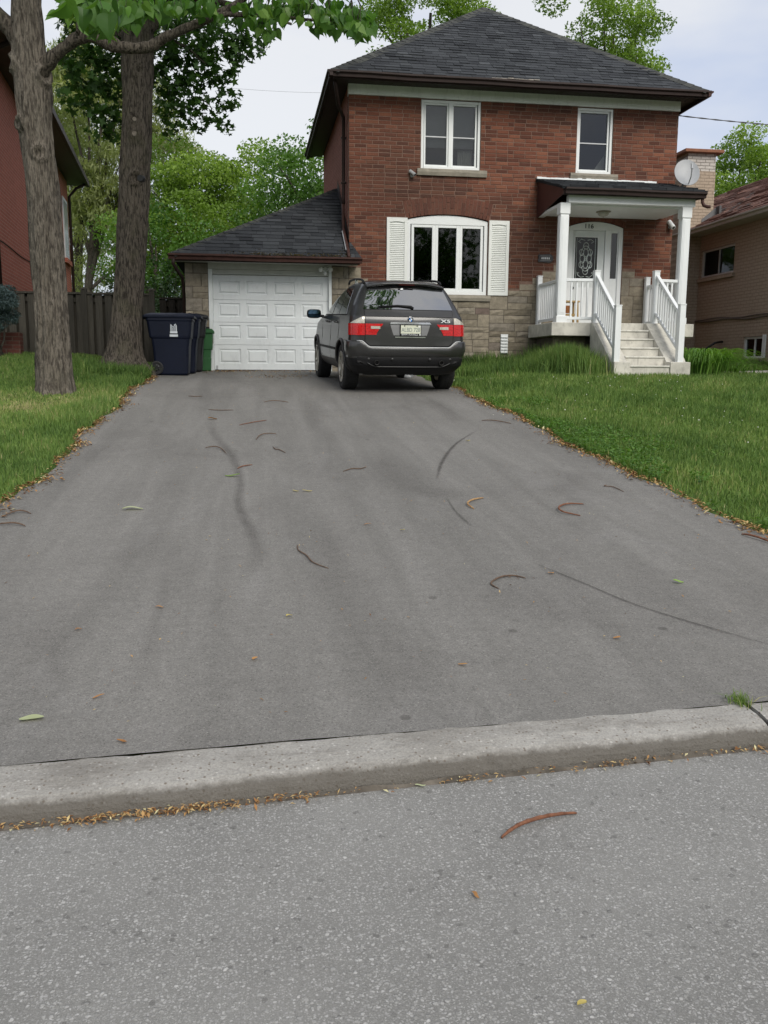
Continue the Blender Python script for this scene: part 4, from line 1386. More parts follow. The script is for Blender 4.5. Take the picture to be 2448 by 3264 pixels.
# front door set
dx0, dx1 = 6.975, 8.235
fr = MB()
hd = arc_pts(dx0, dx1, 4.395, .12)
fr.prism([(dx0, 4.335)] + hd + [(dx1, 4.335)], 'y', FY + .03, FY + .15)
fr.box(dx0, dx0 + .11, FY + .025, FY + .15, 2.272, 4.334).box(dx1 - .09, dx1, FY + .025, FY + .15, 2.272, 4.334).box(7.835, 7.955, FY + .03, FY + .15, 2.272, 4.334)
df_ = H(fr.build('door_frame', M_PW, bevel=.005))
door = H(MB().box(7.09, 7.155, FY + .07, FY + .115, 2.285, 4.33).box(7.675, 7.83, FY + .07, FY + .115, 2.285, 4.33).box(7.155, 7.675, FY + .07, FY + .115, 4.19, 4.33).box(7.155, 7.675, FY + .07, FY + .115, 2.285, 3.29).build('front_door', plain('door_paint', (.66, .69, .69), .4, var=.04), bevel=.004))
P(MB().box(7.155, 7.675, FY + .088, FY + .094, 3.29, 4.19).build('door_glass', glass_mat('leaded_glass', (.10, .13, .12), 1.38)), door)
P(MB().box(7.13, 7.155, FY + .055, FY + .07, 3.265, 4.215).box(7.675, 7.70, FY + .055, FY + .07, 3.265, 4.215).box(7.155, 7.675, FY + .055, FY + .07, 4.19, 4.215).box(7.155, 7.675, FY + .055, FY + .07, 3.265, 3.29).build('glass_trim', M_PW, bevel=.004), door)
M_LEAD = plain('zinc_came', (.55, .60, .58), .4, .5, var=.1)
cx_, cz_ = 7.415, 3.74
def came(pts, r=.006):
    P(MB().tube([(p[0], FY + .084, p[1]) for p in pts], r, 5).build('came', M_LEAD), door)
def ell(cx, cz, a, b_, n=18, t0=0, t1=2 * math.pi):
    return [(cx + a * math.cos(t0 + (t1 - t0) * i / n), cz + b_ * math.sin(t0 + (t1 - t0) * i / n)) for i in range(n + 1)]
came([(7.20, 3.31), (7.20, 4.17)]); came([(7.63, 3.31), (7.63, 4.17)])
for (a, b_, s) in ((0, .11, 1), (0, -.11, 1), (.075, 0, 1), (-.075, 0, 1)):
    came(ell(cx_ + a, cz_ + b_, .055, .10))
came(ell(cx_, cz_, .13, .27)); came(ell(cx_, cz_, .035, .045))
came(ell(cx_, cz_ + .27, .06, .07)); came(ell(cx_, cz_ - .27, .06, .07))
for s in (-1, 1):
    came(ell(cx_ + s * .10, cz_ + .13, .05, .07, 12)); came(ell(cx_ + s * .10, cz_ - .13, .05, .07, 12))
    came([(cx_ + s * .02, 3.36), (cx_ + s * .10, 3.34), (cx_ + s * .17, 3.39), (cx_ + s * .19, 3.45), (cx_ + s * .14, 3.43)], .008)
    came([(cx_ + s * .03, 4.13), (cx_ + s * .11, 4.15), (cx_ + s * .18, 4.10), (cx_ + s * .12, 4.07)], .006)
P(MB().lathe([(0, -.055), (.025, -.05), (.034, -.03), (.02, -.01), (.035, 0)], 14, 'y', (7.122, FY + .068, 3.10)).build('door_handle', M_IRON, smooth=True), door)
P(MB().lathe([(0, -.02), (.022, -.018), (.028, 0)], 12, 'y', (7.122, FY + .068, 3.28)).build('dead_bolt', M_IRON, smooth=True), door)
P(MB().box(7.22, 7.62, FY + .062, FY + .07, 2.42, 3.12).box(7.25, 7.59, FY + .056, FY + .062, 2.45, 3.09).build('door_panel', M_PW, bevel=.004), door)
sl = H(MB().box(7.956, 7.985, FY + .06, FY + .11, 2.28, 4.334).box(8.125, 8.144, FY + .06, FY + .11, 2.28, 4.334).box(7.985, 8.125, FY + .06, FY + .11, 4.29, 4.334).box(7.985, 8.125, FY + .06, FY + .11, 2.28, 3.32).build('sidelight', M_PW, bevel=.003))
P(MB().box(7.985, 8.125, FY + .085, FY + .09, 3.32, 4.29).build('pane', M_GLASS), sl)
nm = text_mesh('116', .135, .006, M_BLACK, 'house_number', None, (7.44, FY + .022, 4.415), (R(90), 0, 0), 1.1)
abs_parent(nm, house); nm['label'] = 'house number 116 over the front door'
bpy.context.view_layer.update()
# wooden stool standing on the porch behind the rail
M_PINE = wood_mat('varnished_pine', (.38, .24, .09), (.52, .36, .16), .5)
stl = thing('wooden_stool', 'small yellow wooden stool on the porch behind the white rail', 'stool', (6.80, 18.35, 2.272))
for (dx, dy) in ((-.16, -.13), (.16, -.13), (-.16, .13), (.16, .13)):
    P(MB().obox((6.80 + dx, 18.35 + dy, 2.272), (6.80 + dx * .9, 18.35 + dy * .9, 2.73), .035, .035).build('leg', M_PINE), stl)
P(MB().box(6.61, 6.99, 18.20, 18.50, 2.73, 2.765).build('seat', M_PINE, bevel=.008), stl)
P(MB().box(6.655, 6.945, 18.212, 18.235, 2.45, 2.49).build('stretcher', M_PINE), stl)
P(MB().box(6.64, 6.80, 18.205, 18.212, 2.50, 2.66).build('side_board', wood_mat('red_brown_wood', (.30, .11, .035), (.38, .16, .06))), stl)

# satellite dish on the porch roof edge
dish = thing('satellite_dish', 'large round grey satellite dish on the porch roof by the brick corner', 'satellite dish', (9.26, 18.3, 5.18))
nrm = Vector((-.18, -.88, .36)).normalized()
ex = Vector((1, 0, 0)); ex = (ex - nrm * ex.dot(nrm)).normalized(); ez = ex.cross(nrm) * -1
if ez.z < 0: ez = -ez
cd = Vector((9.27, 18.30, 5.43))
rows = []
for i in range(7):
    r_ = i / 6
    rows.append([cd + (ex * math.cos(a) * .262 + ez * math.sin(a) * .305) * max(r_, .001) + nrm * (.05 * r_ * r_) for a in np.linspace(0, 2 * math.pi, 33)[:-1]])
m = MB().grid(rows, close=True)
m.grid([rows[-1], [p - nrm * .014 for p in rows[-1]]], close=True)
rows2 = [[p - nrm * .014 for p in r] for r in rows]
m.grid(rows2, close=True)
P(m.build('reflector', M_DISH, smooth=True), dish)
P(MB().tube([cd - ez * .27, cd - ez * .22 + nrm * .24, cd - ez * .10 + nrm * .36], .012, 6).build('feed_arm', M_GREYMETAL), dish)
P(MB().tube([cd - ez * .10 + nrm * .36 - Vector((0, 0, .02)), cd - ez * .06 + nrm * .36 + Vector((0, .0, .05))], .026, 8).build('receiver', M_GREYMETAL), dish)
P(MB().tube([cd - nrm * .02, cd - nrm * .10, (9.26, 18.45, 5.16)], .022, 8).build('mast', M_GREYMETAL, smooth=True), dish)
P(MB().box(9.19, 9.27, 18.38, 18.52, 5.15, 5.18).build('foot_plate', M_GREYMETAL), dish)
for (a, b_) in ((.03, .05), (-.08, -.05), (.06, -.06), (0, .1)):
    q = cd + ex * a + ez * b_ + nrm * .004
    P(MB().lathe([(0, -.004), (.008, 0), (0, .004)], 8, 'y', tuple(q)).build('bolt', M_GREYMETAL), dish)

# service cable to the right corner
M_CABLE = plain('cable_grey', (.10, .10, .105), .6, var=.2)
cb = thing('service_cable', 'twisted grey power cable running from the brick corner to the right', 'cable', (9.45, 19.3, 6.86))
P(MB().tube([(9.39, 19.4, 6.55), (9.43, 19.36, 6.56), (9.45, 19.33, 6.70), (9.45, 19.3, 6.82), (9.50, 19.3, 6.87), (9.58, 19.3, 6.865)], .012, 6).build('drip_loop', M_CABLE, smooth=True), cb)
ln = [(9.56 + 14 * t, 19.3 - 1.5 * t, 6.865 - 1.28 * t + 1.6 * t * t) for t in np.linspace(0, 1, 90)]
for ph in (0, math.pi):
    P(MB().tube([(x, y + .008 * math.cos(i * 1.6 + ph), z + .008 * math.sin(i * 1.6 + ph)) for i, (x, y, z) in enumerate(ln)], .009, 5).build('conductor', M_CABLE), cb)
P(MB().box(9.385, 9.46, 19.27, 19.33, 6.84, 6.90).build('insulator', M_GREYMETAL), cb)
# ------------------------------------------------------------------ tan bungalow on the right (its side wall faces us at x = 12)
tan = thing('tan_brick_bungalow', 'tan painted brick bungalow with faded red roof at right', 'house', (12.0, 22.0, 1.4))
WX = 12.0
M_GLASS_DIM = glass_mat('dim_glass', (.30, .31, .33), 1.3)  # weakly reflecting glass that keeps these panes dark
wins = [(20.94, 22.57, 3.74, 4.45), (19.42, 20.27, 1.62, 2.13), (24.3, 25.3, 2.4, 4.0)]
ysb = sorted({13.0, 34.0, *[v for w_ in wins for v in w_[:2]]})
zsb = sorted({.6, 4.95, *[v for w_ in wins for v in w_[2:]]})
m = MB()
for i in range(len(ysb) - 1):
    for j in range(len(zsb) - 1):
        cy, cz = (ysb[i] + ysb[i + 1]) / 2, (zsb[j] + zsb[j + 1]) / 2
        if any(w_[0] < cy < w_[1] and w_[2] < cz < w_[3] for w_ in wins): continue
        m.box(WX, WX + .2, ysb[i], ysb[i + 1], zsb[j], zsb[j + 1])
P(m.build('wall', M_TAN_BRICK), tan)
P(MB().box(WX + .2, 22, 13.0, 13.2, .6, 4.95).build('wall', M_TAN_BRICK_X), tan)
P(MB().box(WX + 1.2, WX + 1.3, 13.2, 34, .6, 4.9).build('interior_partition', M_ROOM), tan)
M_WTAN = plain('window_trim_tan', (.36, .34, .30), .6, var=.08, dirt=.3)
for i, (ya, yb, za, zb) in enumerate(wins):
    mt = M_WTAN if i == 0 else M_WHITEP
    t = .05
    wo = P(MB().box(WX + .03, WX + .12, ya, ya + t, za, zb).box(WX + .03, WX + .12, yb - t, yb, za, zb).box(WX + .03, WX + .12, ya + t, yb - t, za, za + t).box(WX + .03, WX + .12, ya + t, yb - t, zb - t, zb).build('window', M_WHITEP if i else plain('pale_trim', (.50, .49, .46), .5, var=.06)), tan)
    ym = (ya + yb) / 2
    P(MB().box(WX + .05, WX + .11, ym - .02, ym + .02, za + t, zb - t).build('mullion', M_GREYMETAL if i == 0 else M_WHITEP), wo)
    for (p, q) in ((ya + t, ym - .02), (ym + .02, yb - t)):
        P(MB().box(WX + .075, WX + .08, p, q, za + t, zb - t).build('pane', M_GLASS_DIM), wo)
    if i < 2:
        # segmental brick head
        n = 14
        poly = [(ya - .02, zb)] + [(ya - .02 + (yb - ya + .04) * j / n, zb + .02 + .10 * math.sin(math.pi * j / n)) for j in range(n + 1)] + [(yb + .02, zb)]
        P(MB().prism(poly, 'x', WX - .012, WX + .10).build('arched_head', M_TAN_BRICK), wo)
    P(MB().box(WX - .06, WX + .03, ya - .06, yb + .06, za - .10, za - .003).build('sill', M_TAN_BRICK), wo)
    if i == 1:
        P(MB().box(WX - .03, WX + .02, ya - .12, ya - .005, za, zb + .03).build('jamb', M_WHITEP), wo)
# roof: eave along y, ridge at x = 16
rx, rz = 16.0, 7.22
eA, eB = (WX - .42, 12.6, 4.97), (WX - .42, 34.4, 4.97)
P(MB().add([eA, eB, (rx, 34.4, rz), (rx, 12.6, rz), (2 * rx - WX + .42, 12.6, 4.97), (2 * rx - WX + .42, 34.4, 4.97)], [(0, 1, 2, 3), (3, 2, 5, 4)]).build('roof', M_SHINGLE_RED), tan)
sb = MB()
shingles(sb, (WX - .44, 30.5, 4.975), (WX - .44, 15.0, 4.975), (rx, 30.5, rz + .01), (rx, 15.0, rz + .01), seed=77, exposure=.16, wmin=.3, wmax=.9, th=.016, sag=.012)
tr_ = [o for o in COL.objects if o.name.startswith('roof') and o.parent == tan][0]
P(sb.build('shingles', M_SHINGLE_RED, kind='stuff'), tr_)
# lifted, broken shingle tabs
rg = random.Random(6)
for i in range(46):
    y = rg.uniform(18.6, 24.5); t = rg.uniform(.05, .9)
    x = WX - .42 + (rx - WX + .42) * t; z = 4.98 + (rz - 4.97) * t
    l = rg.uniform(.10, .28)
    P(MB().add([(x, y, z + .02), (x, y + l, z + .02), (x + .10, y + l, z + .085), (x + .10, y, z + .085)], [(0, 1, 2, 3)]).build('lifted_tab', plain('tar_dark', (.055, .038, .034), .95) if i == 0 else bpy.data.materials['tar_dark'], ), tr_)
M_EAVE = plain('eave_paint', (.42, .39, .34), .6, var=.08, dirt=.35)
P(gutter('gutter', (WX - .42, 12.6, 4.96), (WX - .42, 34.4, 4.96), None, (-1, 0, 0), M_EAVE, .12), tan)
P(MB().box(WX - .42, WX - .001, 12.7, 34.3, 4.84, 4.852).box(WX - .42, WX - .404, 12.7, 34.3, 4.853, 4.96).build('soffit', M_EAVE), tan)
sk = P(MB().obox((WX + 2.55, 22.4, 6.56), (WX + 2.55, 23.3, 6.56), .62, .10, (.45, 0, -.9)).build('skylight', M_GREYMETAL), tan)
# chimney breast
cw = P(MB().box(11.50, 12.30, 22.67, 23.6, .6, 6.50).build('chimney', M_TAN_BRICK_X), tan)
ct = P(MB().box(11.51, 12.29, 22.68, 23.59, 6.501, 6.94).build('chimney_top', M_CREAM_BRICK_X), tan)
P(MB().box(11.36, 12.44, 22.53, 23.74, 6.941, 7.02).build('chimney_cap', plain('rusty_cap', (.21, .085, .045), .8, var=.25, scale=8), bevel=.01), tan)
P(MB().add([(11.98, 22.62, 4.98), (12.40, 22.62, 5.23), (12.40, 22.66, 5.62), (11.98, 22.66, 5.28)], [(0, 1, 2, 3)]).box(12.38, 12.44, 22.5, 22.668, 5.2, 5.62).build('chimney_flashing', plain('lead_flashing', (.085, .085, .09), .6, .3)), tan)
# pipes and wires along the wall
for dz, s in ((0, 0), (-.045, 1.3)):
    P(MB().tube([(WX - .03, 17 + i * .35, 2.60 + dz + .02 * math.sin(i * 1.1 + s) + .012 * i * .3) for i in range(30)], .016, 5).build('wall_cable', plain('tan_cable', (.12, .092, .07), .7) if dz == 0 else bpy.data.materials['tan_cable']), tan)
P(MB().tube([(WX - .02, 21.2, 2.05), (WX - .25, 21.15, 2.02), (WX - .55, 21.3, 1.78)], .03, 7).build('dryer_hose', M_BLACK, smooth=True), tan)

# ------------------------------------------------------------------ red neighbour on the left, its side wall running away from us
near, far = Vector((-5.09, 19.8, 0)), Vector((-6.11, 33.5, 0))
d_ = (far - near).normalized(); out_ = Vector((d_.y, -d_.x, 0))
lh = thing('red_brick_neighbour', 'tall red brick house with deep dark eaves at left edge', 'house', tuple(near) [:2] + (1.4,))
def LQ(t, o_, z): 
    p = near + d_ * t + out_ * o_
    return (p.x, p.y, z)
def lbox(t0, t1, o0, o1, z0, z1, m=None):
    m = m or MB()
    vs = [LQ(t0, o0, z0), LQ(t1, o0, z0), LQ(t1, o1, z0), LQ(t0, o1, z0), LQ(t0, o0, z1), LQ(t1, o0, z1), LQ(t1, o1, z1), LQ(t0, o1, z1)]
    return m.add(vs, [(0, 3, 2, 1), (4, 5, 6, 7), (0, 1, 5, 4), (1, 2, 6, 5), (2, 3, 7, 6), (3, 0, 4, 7)])
Lw = (far - near).length
EZ = 7.72
P(lbox(0, Lw, -.25, 0, 1.0, EZ).build('wall', M_LEFT_BRICK), lh)
P(lbox(0, .25, -8, -.251, 1.0, EZ).build('wall', tex_brick('red_brick_front', (.33, .090, .058), (.27, .075, .048), (.36, .20, .15), axis='x', wear=.2)), lh)
P(lbox(-.75, Lw + .6, -8.5, .60, EZ + .001, EZ + .05).build('soffit', M_SOFFIT), lh)
P(lbox(-.75, Lw + .6, .601, .70, EZ - .02, EZ + .16).build('gutter', M_BROWN), lh)
P(lbox(-.85, -.751, -8.5, .70, EZ - .02, EZ + .16).build('gutter', M_BROWN), lh)
rr = MB()
c0, c1, c2, c3 = LQ(-.75, .62, EZ + .12), LQ(Lw + .6, .62, EZ + .12), LQ(Lw + .6, -8.5, EZ + .12), LQ(-.75, -8.5, EZ + .12)
t0, t1 = LQ(4, -4, EZ + 2.9), LQ(Lw - 4, -4, EZ + 2.9)
rr.add([c0, c1, c2, c3, t0, t1], [(0, 1, 5, 4), (1, 2, 5), (2, 3, 4, 5), (3, 0, 4)])
P(rr.build('roof', M_SHINGLE), lh)
P(MB().tube([LQ(-.1, .06, 1.4), LQ(-.1, .06, EZ - .35), LQ(-.15, .25, EZ - .15), LQ(-.2, .62, EZ)], .05, 8).build('downspout', M_BROWN, smooth=True), lh)
P(MB().tube([LQ(Lw - .05, .06, 1.4), LQ(Lw - .05, .06, EZ - .5), LQ(Lw, .3, EZ - .2), LQ(Lw + .2, .62, EZ)], .05, 8).build('downspout', M_BROWN, smooth=True), lh)
wn = P(lbox(Lw - 1.75, Lw - .55, .001, .035, 4.95, 6.95).build('window', M_WHITEP), lh)
P(lbox(Lw - 1.65, Lw - .65, .036, .042, 5.05, 6.85).build('pane', plain('pale_blind_glass', (.42, .45, .46), .15, var=.08)), wn)
P(lbox(Lw - 1.85, Lw - .45, .001, .10, 4.80, 4.949).build('sill', M_LEFT_BRICK), wn)
P(MB().tube([LQ(.2 + i * .6, .012, 3.95 + .02 * math.sin(i)) for i in range(12)], .010, 5).build('wall_cable', M_BROWN), lh)

# ------------------------------------------------------------------ timber fences between the houses
M_FENCE = wood_mat('weathered_fence', (.044, .039, .031), (.082, .073, .058))
M_FENCE2 = wood_mat('shaded_fence', (.032, .027, .021), (.058, .049, .038))  # darker copy of the fence wood, shade put into its colour
def fence(name, label, xa, xb, y, zb, zt, mat, posts):
    f_ = thing(name, label, 'fence', (xa, y, zb))
    rg = random.Random(int(abs(xa) * 10))
    P(MB().box(xa, xb, y + .02, y + .06, zt - .16, zt - .07).box(xa, xb, y + .02, y + .06, zb + .18, zb + .27).build('rail', mat), f_)
    P(MB().box(xa, xb, y - .045, y + .085, zt - .005, zt + .035).build('cap_rail', mat), f_)
    x = xa
    i = 0
    while x < xb - .08:
        wd = .135
        h = zt - .008 + rg.uniform(-.006, .002)
        P(MB().box(x, x + wd, y - .022, y - .002, zb + rg.uniform(-.02, .02), h).build('board', mat), f_)
        if x + .19 + wd < xb:   # the boards of the far face show through the gaps
            P(MB().box(x + .105, x + .105 + wd, y + .062, y + .08, zb, h).build('board', mat), f_)
        x += wd + .055
        i += 1
    for px_ in posts:
        po = P(MB().box(px_ - .055, px_ + .055, y - .055, y + .055, zb - .1, zt + .09).build('post', mat), f_)
        P(MB().lathe([(.085, zt + .09), (.07, zt + .12), (.0, zt + .145)], 4, 'z', (px_, y, 0)).build('post_cap', mat), po)
    return f_
fence('board_fence', 'weathered grey board fence behind the two tree trunks', -5.15, -1.92, 19.25, 1.42, 2.80, M_FENCE, (-5.1, -3.28, -1.93))
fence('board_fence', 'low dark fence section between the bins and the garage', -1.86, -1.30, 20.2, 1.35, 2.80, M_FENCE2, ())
# ------------------------------------------------------------------ grey sport utility vehicle, seen from behind
car = thing('parked_car', 'dark grey sport utility vehicle parked nose-in before the garage', 'car', (2.36, 14.12, .996))
car.rotation_euler = (R(3.36), 0, R(3.4))
k = NT('grey_metallic_paint')
fl_ = k.noise(k.pos(obj=True), 900, 2)
c = k.mix(k.ramp(fl_, [(.3, 0), (.7, 1)]), (.048, .048, .049), (.078, .078, .078))
dn = k.noise(k.pos((1, 1, 1.4), obj=True), 3.0, 6, .7)
c = k.mix(k.math('MULTIPLY', k.ramp(dn, [(.48, 0), (.75, 1)]), .25), c, (.10, .09, .08))
k.set(c, .30, .65, .4, .35)
k.b.inputs['Specular Tint'].default_value = (.6, .6, .61, 1)
k.b.inputs['Coat Roughness'].default_value = .05
M_PAINT = k.m
M_PAINT_D = plain('lower_grey_paint', (.045, .044, .044), .38, .4, var=.2, scale=9)
M_TRIM = plain('black_trim', (.008, .008, .009), .6, var=.2, spec=.25)
M_CARGLASS = NT('tinted_glass').set((.006, .007, .008), .03, 0, .9, 1.0).m
M_CARGLASS.node_tree.nodes['Principled BSDF'].inputs['Coat Roughness'].default_value = .01
M_CARGLASS.node_tree.nodes['Principled BSDF'].inputs['IOR'].default_value = 2.5
k = NT('tail_lamp_red')
wv = k.noise(k.pos((1, 1, 1), obj=True), 60, 2)
k.set(k.mix(k.ramp(wv, [(.4, 0), (.6, 1)]), (.36, .006, .008), (.55, .012, .012)), .2, 0, .4, .35)
M_LRED = k.m
M_LWHITE = plain('tail_lamp_clear', (.52, .49, .42), .12, .3, var=.25, scale=40)
M_TYRE = plain('tyre_rubber', (.016, .016, .016), .85, var=.3, scale=20, bump=.3)
M_RIM = plain('alloy_rim', (.42, .40, .35), .33, .85, var=.12)

ZT = [.28, .34, .42, .50, .60, .70, .78, .88, 1.00, 1.08, 1.135, 1.20, 1.30, 1.42, 1.53, 1.60, 1.645, 1.675, 1.69]
WT = [.76, .82, .875, .892, .900, .900, .892, .888, .884, .874, .862, .838, .800, .742, .682, .636, .585, .50, .34]
YR = [-.74, -.84, -.905, -.925, -.930, -.928, -.925, -.922, -.915, -.905, -.890, -.835, -.765, -.680, -.600, -.555, -.50, -.36, -.10]
YF = [3.30, 3.46, 3.55, 3.58, 3.58, 3.56, 3.54, 3.48, 3.36, 3.00, 2.55, 2.30, 2.08, 1.82, 1.55, 1.36, 1.20, 1.05, .80]
wz = lambda z: float(np.interp(z, ZT, WT))
yrz = lambda z: float(np.interp(z, ZT, YR))
yfz = lambda z: float(np.interp(z, ZT, YF))
CA, CBR, LA = .17, .20, .29       # rear corner: lateral radius, depth radius, developed length
def Pc(u, z, off=0.0):
    """point on the body at height z, developed coordinate u from the tail centre round the corner and along the side"""
    w_, y_ = wz(z), yrz(z)
    s_ = 1 if u >= 0 else -1
    a = abs(u)
    f0 = w_ - CA
    cr_ = .055
    if a <= f0:
        x = a; y = y_ + cr_ * (a / f0) ** 2
        nx, ny = 2 * cr_ * a / f0 ** 2, -1
        nx = .35 * nx
    elif a <= f0 + LA:
        ph = (a - f0) / LA * math.pi / 2
        x = f0 + CA * math.sin(ph); y = y_ + cr_ + CBR * (1 - math.cos(ph))
        nx, ny = math.sin(ph), -math.cos(ph)
    else:
        y = y_ + cr_ + CBR + (a - f0 - LA)
        x = w_ * (1 + .012 * math.sin(min(1, (y + .7) / 3.4) * math.pi))
        fr_ = max(0, y - (yfz(z) - .75)) / .75
        x -= .22 * fr_ ** 2.2
        nx, ny = 1, 0
    l = math.hypot(nx, ny)
    return Vector((s_ * (x + off * nx / l), y + off * ny / l, z))
def u_at(y, z):
    return wz(z) - CA + LA + (y - yrz(z) - .055 - CBR)
def patch(name, zs, ul, ur, off, mat, parent, n=10, rim=.02, smooth=True, inner=0.0):
    """strip of skin between developed coordinates ul(z) and ur(z), standing 'off' proud, with a turned-in rim"""
    rows = []
    for z in zs:
        a, b = ul(z), ur(z)
        rows.append([Pc(a + (b - a) * i / n, z, off) for i in range(n + 1)])
    m = MB().grid(rows)
    ring_uv = [(zs[0], i / n) for i in range(n + 1)] + [(z, 1) for z in zs[1:]] + [(zs[-1], i / n) for i in range(n - 1, -1, -1)] + [(z, 0) for z in zs[-2:0:-1]]
    top = [Pc(ul(z) + (ur(z) - ul(z)) * t, z, off) for z, t in ring_uv]
    bot = [Pc(ul(z) + (ur(z) - ul(z)) * t, z, -rim) for z, t in ring_uv]
    m.grid([top, bot], close=True)
    o = m.build(name, mat, parent, smooth=smooth)
    if smooth:
        o.data.set_sharp_from_angle(angle=R(50))
    return o
# main shell
NU = 84
rows = []
zs = sorted(set(ZT + list(np.arange(.30, 1.69, .045))))
for z in zs:
    um = u_at(yfz(z) - .02, z)
    r_ = []
    for i in range(-NU, NU + 1):
        r_.append(Pc(um * i / NU, z))
    # close across the nose
    r_ += [Vector((r_[-1].x * t, yfz(z) + .06 * (1 - t * t), z)) for t in (.7, .35, 0, -.35, -.7)]
    rows.append(r_)
m = MB().grid(rows, close=True)
N_ = len(rows[0])
m.f.append(tuple(range(N_))[::-1])
base = (len(rows) - 1) * N_
m.f.append(tuple(range(base, base + N_)))
me = m.mesh('body', M_PAINT, True)
body = link('body', me, car)
me.materials.append(M_TRIM)
# wheel housings cut through the shell
cut = MB()
for yc in (0, 2.76):
    for s_ in (-1, 1):
        a, b_ = sorted((s_ * .50, s_ * 1.1))
        n = 40
        v0 = [(a, yc + .395 * math.cos(2 * math.pi * i / n), .37 + .395 * math.sin(2 * math.pi * i / n)) for i in range(n)]
        v1 = [(b_, p[1], p[2]) for p in v0]
        bs = len(cut.v)
        cut.add(v0 + v1, [tuple(range(n))[::-1], tuple(range(n, 2 * n))] + [(i, (i + 1) % n, n + (i + 1) % n, n + i) for i in range(n)])
cm = cut.mesh('arch_cut', M_TRIM)
co = link('arch_cut_tmp', cm, car)
bo = body.modifiers.new('arches', 'BOOLEAN')
bo.operation = 'DIFFERENCE'; bo.solver = 'EXACT'; bo.object = co
bpy.context.view_layer.update()
dg = bpy.context.evaluated_depsgraph_get()
nm_ = bpy.data.meshes.new_from_object(body.evaluated_get(dg))
body.modifiers.clear()
body.data = nm_
bpy.data.objects.remove(co)
# the housing walls take the black liner
for p_ in nm_.polygons:
    c_ = p_.center
    if (c_.y < -.40 and c_.z < .525) or c_.z < .33:
        p_.material_index = 1
    for yc in (0, 2.76):
        if math.hypot(c_.y - yc, c_.z - .37) < .4 and .49 < abs(c_.x) < .99:
            if math.hypot(c_.y - yc, c_.z - .37) > .38 or abs(abs(c_.x) - .5) < .02:
                p_.material_index = 1 if len(nm_.materials) > 1 else 0
nm_.set_sharp_from_angle(angle=R(35))
# sill cladding and dark lower skirts
for s_ in (-1, 1):
    zs_ = [.30, .34, .39, .44]
    patch('sill_cladding', zs_, lambda z: s_ * u_at(.42, z), lambda z: s_ * u_at(2.34, z), .008, M_PAINT_D, body, 16)
    # wheel arch lips
    for yc in (0, 2.76):
        pts_o = [Pc(s_ * u_at(yc + .41 * math.cos(t), max(.3, .37 + .41 * math.sin(t))), max(.3, .37 + .41 * math.sin(t)), .006) for t in np.linspace(R(-8), R(188), 26)]
        patch_m = MB().tube(pts_o, .020, 6)
        patch_m.build('arch_lip', M_PAINT_D, body, smooth=True)
# tailgate: the raised shut panel with a dark gap round it
HW = .672
zz = lambda a, b_, n: list(np.linspace(a, b_, n))
gate_u = lambda z: min(HW, .60 + (z - .712) * 1.3)
patch('gate_gap', zz(.698, 1.245, 14), lambda z: -min(HW + .012, .612 + (z - .698) * 1.3), lambda z: min(HW + .012, .612 + (z - .698) * 1.3), .002, M_TRIM, body, 16)
gate = patch('tailgate', zz(.714, 1.232, 18), lambda z: -gate_u(z), gate_u, .008, M_PAINT, car, 18)
patch('gate_shoulder', zz(1.138, 1.228, 5), lambda z: -HW, lambda z: HW, .016, M_PAINT, gate, 16)
# rear window, rounded top corners
def rw(z):
    t = (z - 1.24) / (1.575 - 1.24)
    return .690 - .108 * t - (.11 * max(0, (z - 1.49) / .085) ** 2.2 if z > 1.49 else 0)
rwin = patch('rear_window', zz(1.243, 1.575, 18), lambda z: -rw(z), rw, .010, M_CARGLASS, car, 16)
# roof spoiler over the window
sp_rows = []
for t in np.linspace(-1, 1, 17):
    x = .60 * t
    yb = -.635 + .075 * t * t
    zt_ = 1.640 - .055 * abs(t) ** 3
    sp_rows.append([(x, -.30, zt_ + .038 - .01 * t * t), (x, yb + .14, zt_ + .024), (x, yb + .02, zt_), (x, yb, zt_ - .018), (x, yb + .03, zt_ - .034), (x * .98, -.50, zt_ - .045)])
MB().grid(sp_rows).build('roof_spoiler', M_PAINT, car, smooth=True)
MB().box(-.12, .12, -.632, -.618, 1.600, 1.612).build('brake_light', plain('dark_red_lens', (.06, .006, .006), .2), car)
# small white quad at the top of the glass
MB().add([(-.10, -.615, 1.545), (-.065, -.612, 1.56), (-.05, -.617, 1.54), (-.085, -.62, 1.53)], [(0, 1, 2, 3)]).build('pale_mark', M_WHITE, rwin)
# lamps
def lamp(s_):
    lm = patch('tail_lamp', zz(.868, 1.030, 8), lambda z: s_ * (.515 - .105 * ((z - .868) / .162) ** 1.3), lambda z: s_ * .672, .016, M_LRED, car, 8)
    patch('lamp_corner', zz(.862, 1.030, 8), lambda z: s_ * .682, lambda z: s_ * (.682 + .30 + .03 * (z - .86)), .016, M_LRED, lm, 10)
    patch('lamp_turn_signal', zz(1.034, 1.128, 6), lambda z: s_ * .684, lambda z: s_ * (.93 - (z - 1.034) * 2.2), .015, M_LWHITE, lm, 8)
    patch('reversing_light', zz(.955, .995, 3), lambda z: s_ * .455, lambda z: s_ * .595, .020, M_LWHITE, lm, 4)
    patch('lamp_rib', zz(.905, .915, 2), lambda z: s_ * .53, lambda z: s_ * .66, .0185, M_LRED, lm, 4)
for s_ in (-1, 1):
    lamp(s_)
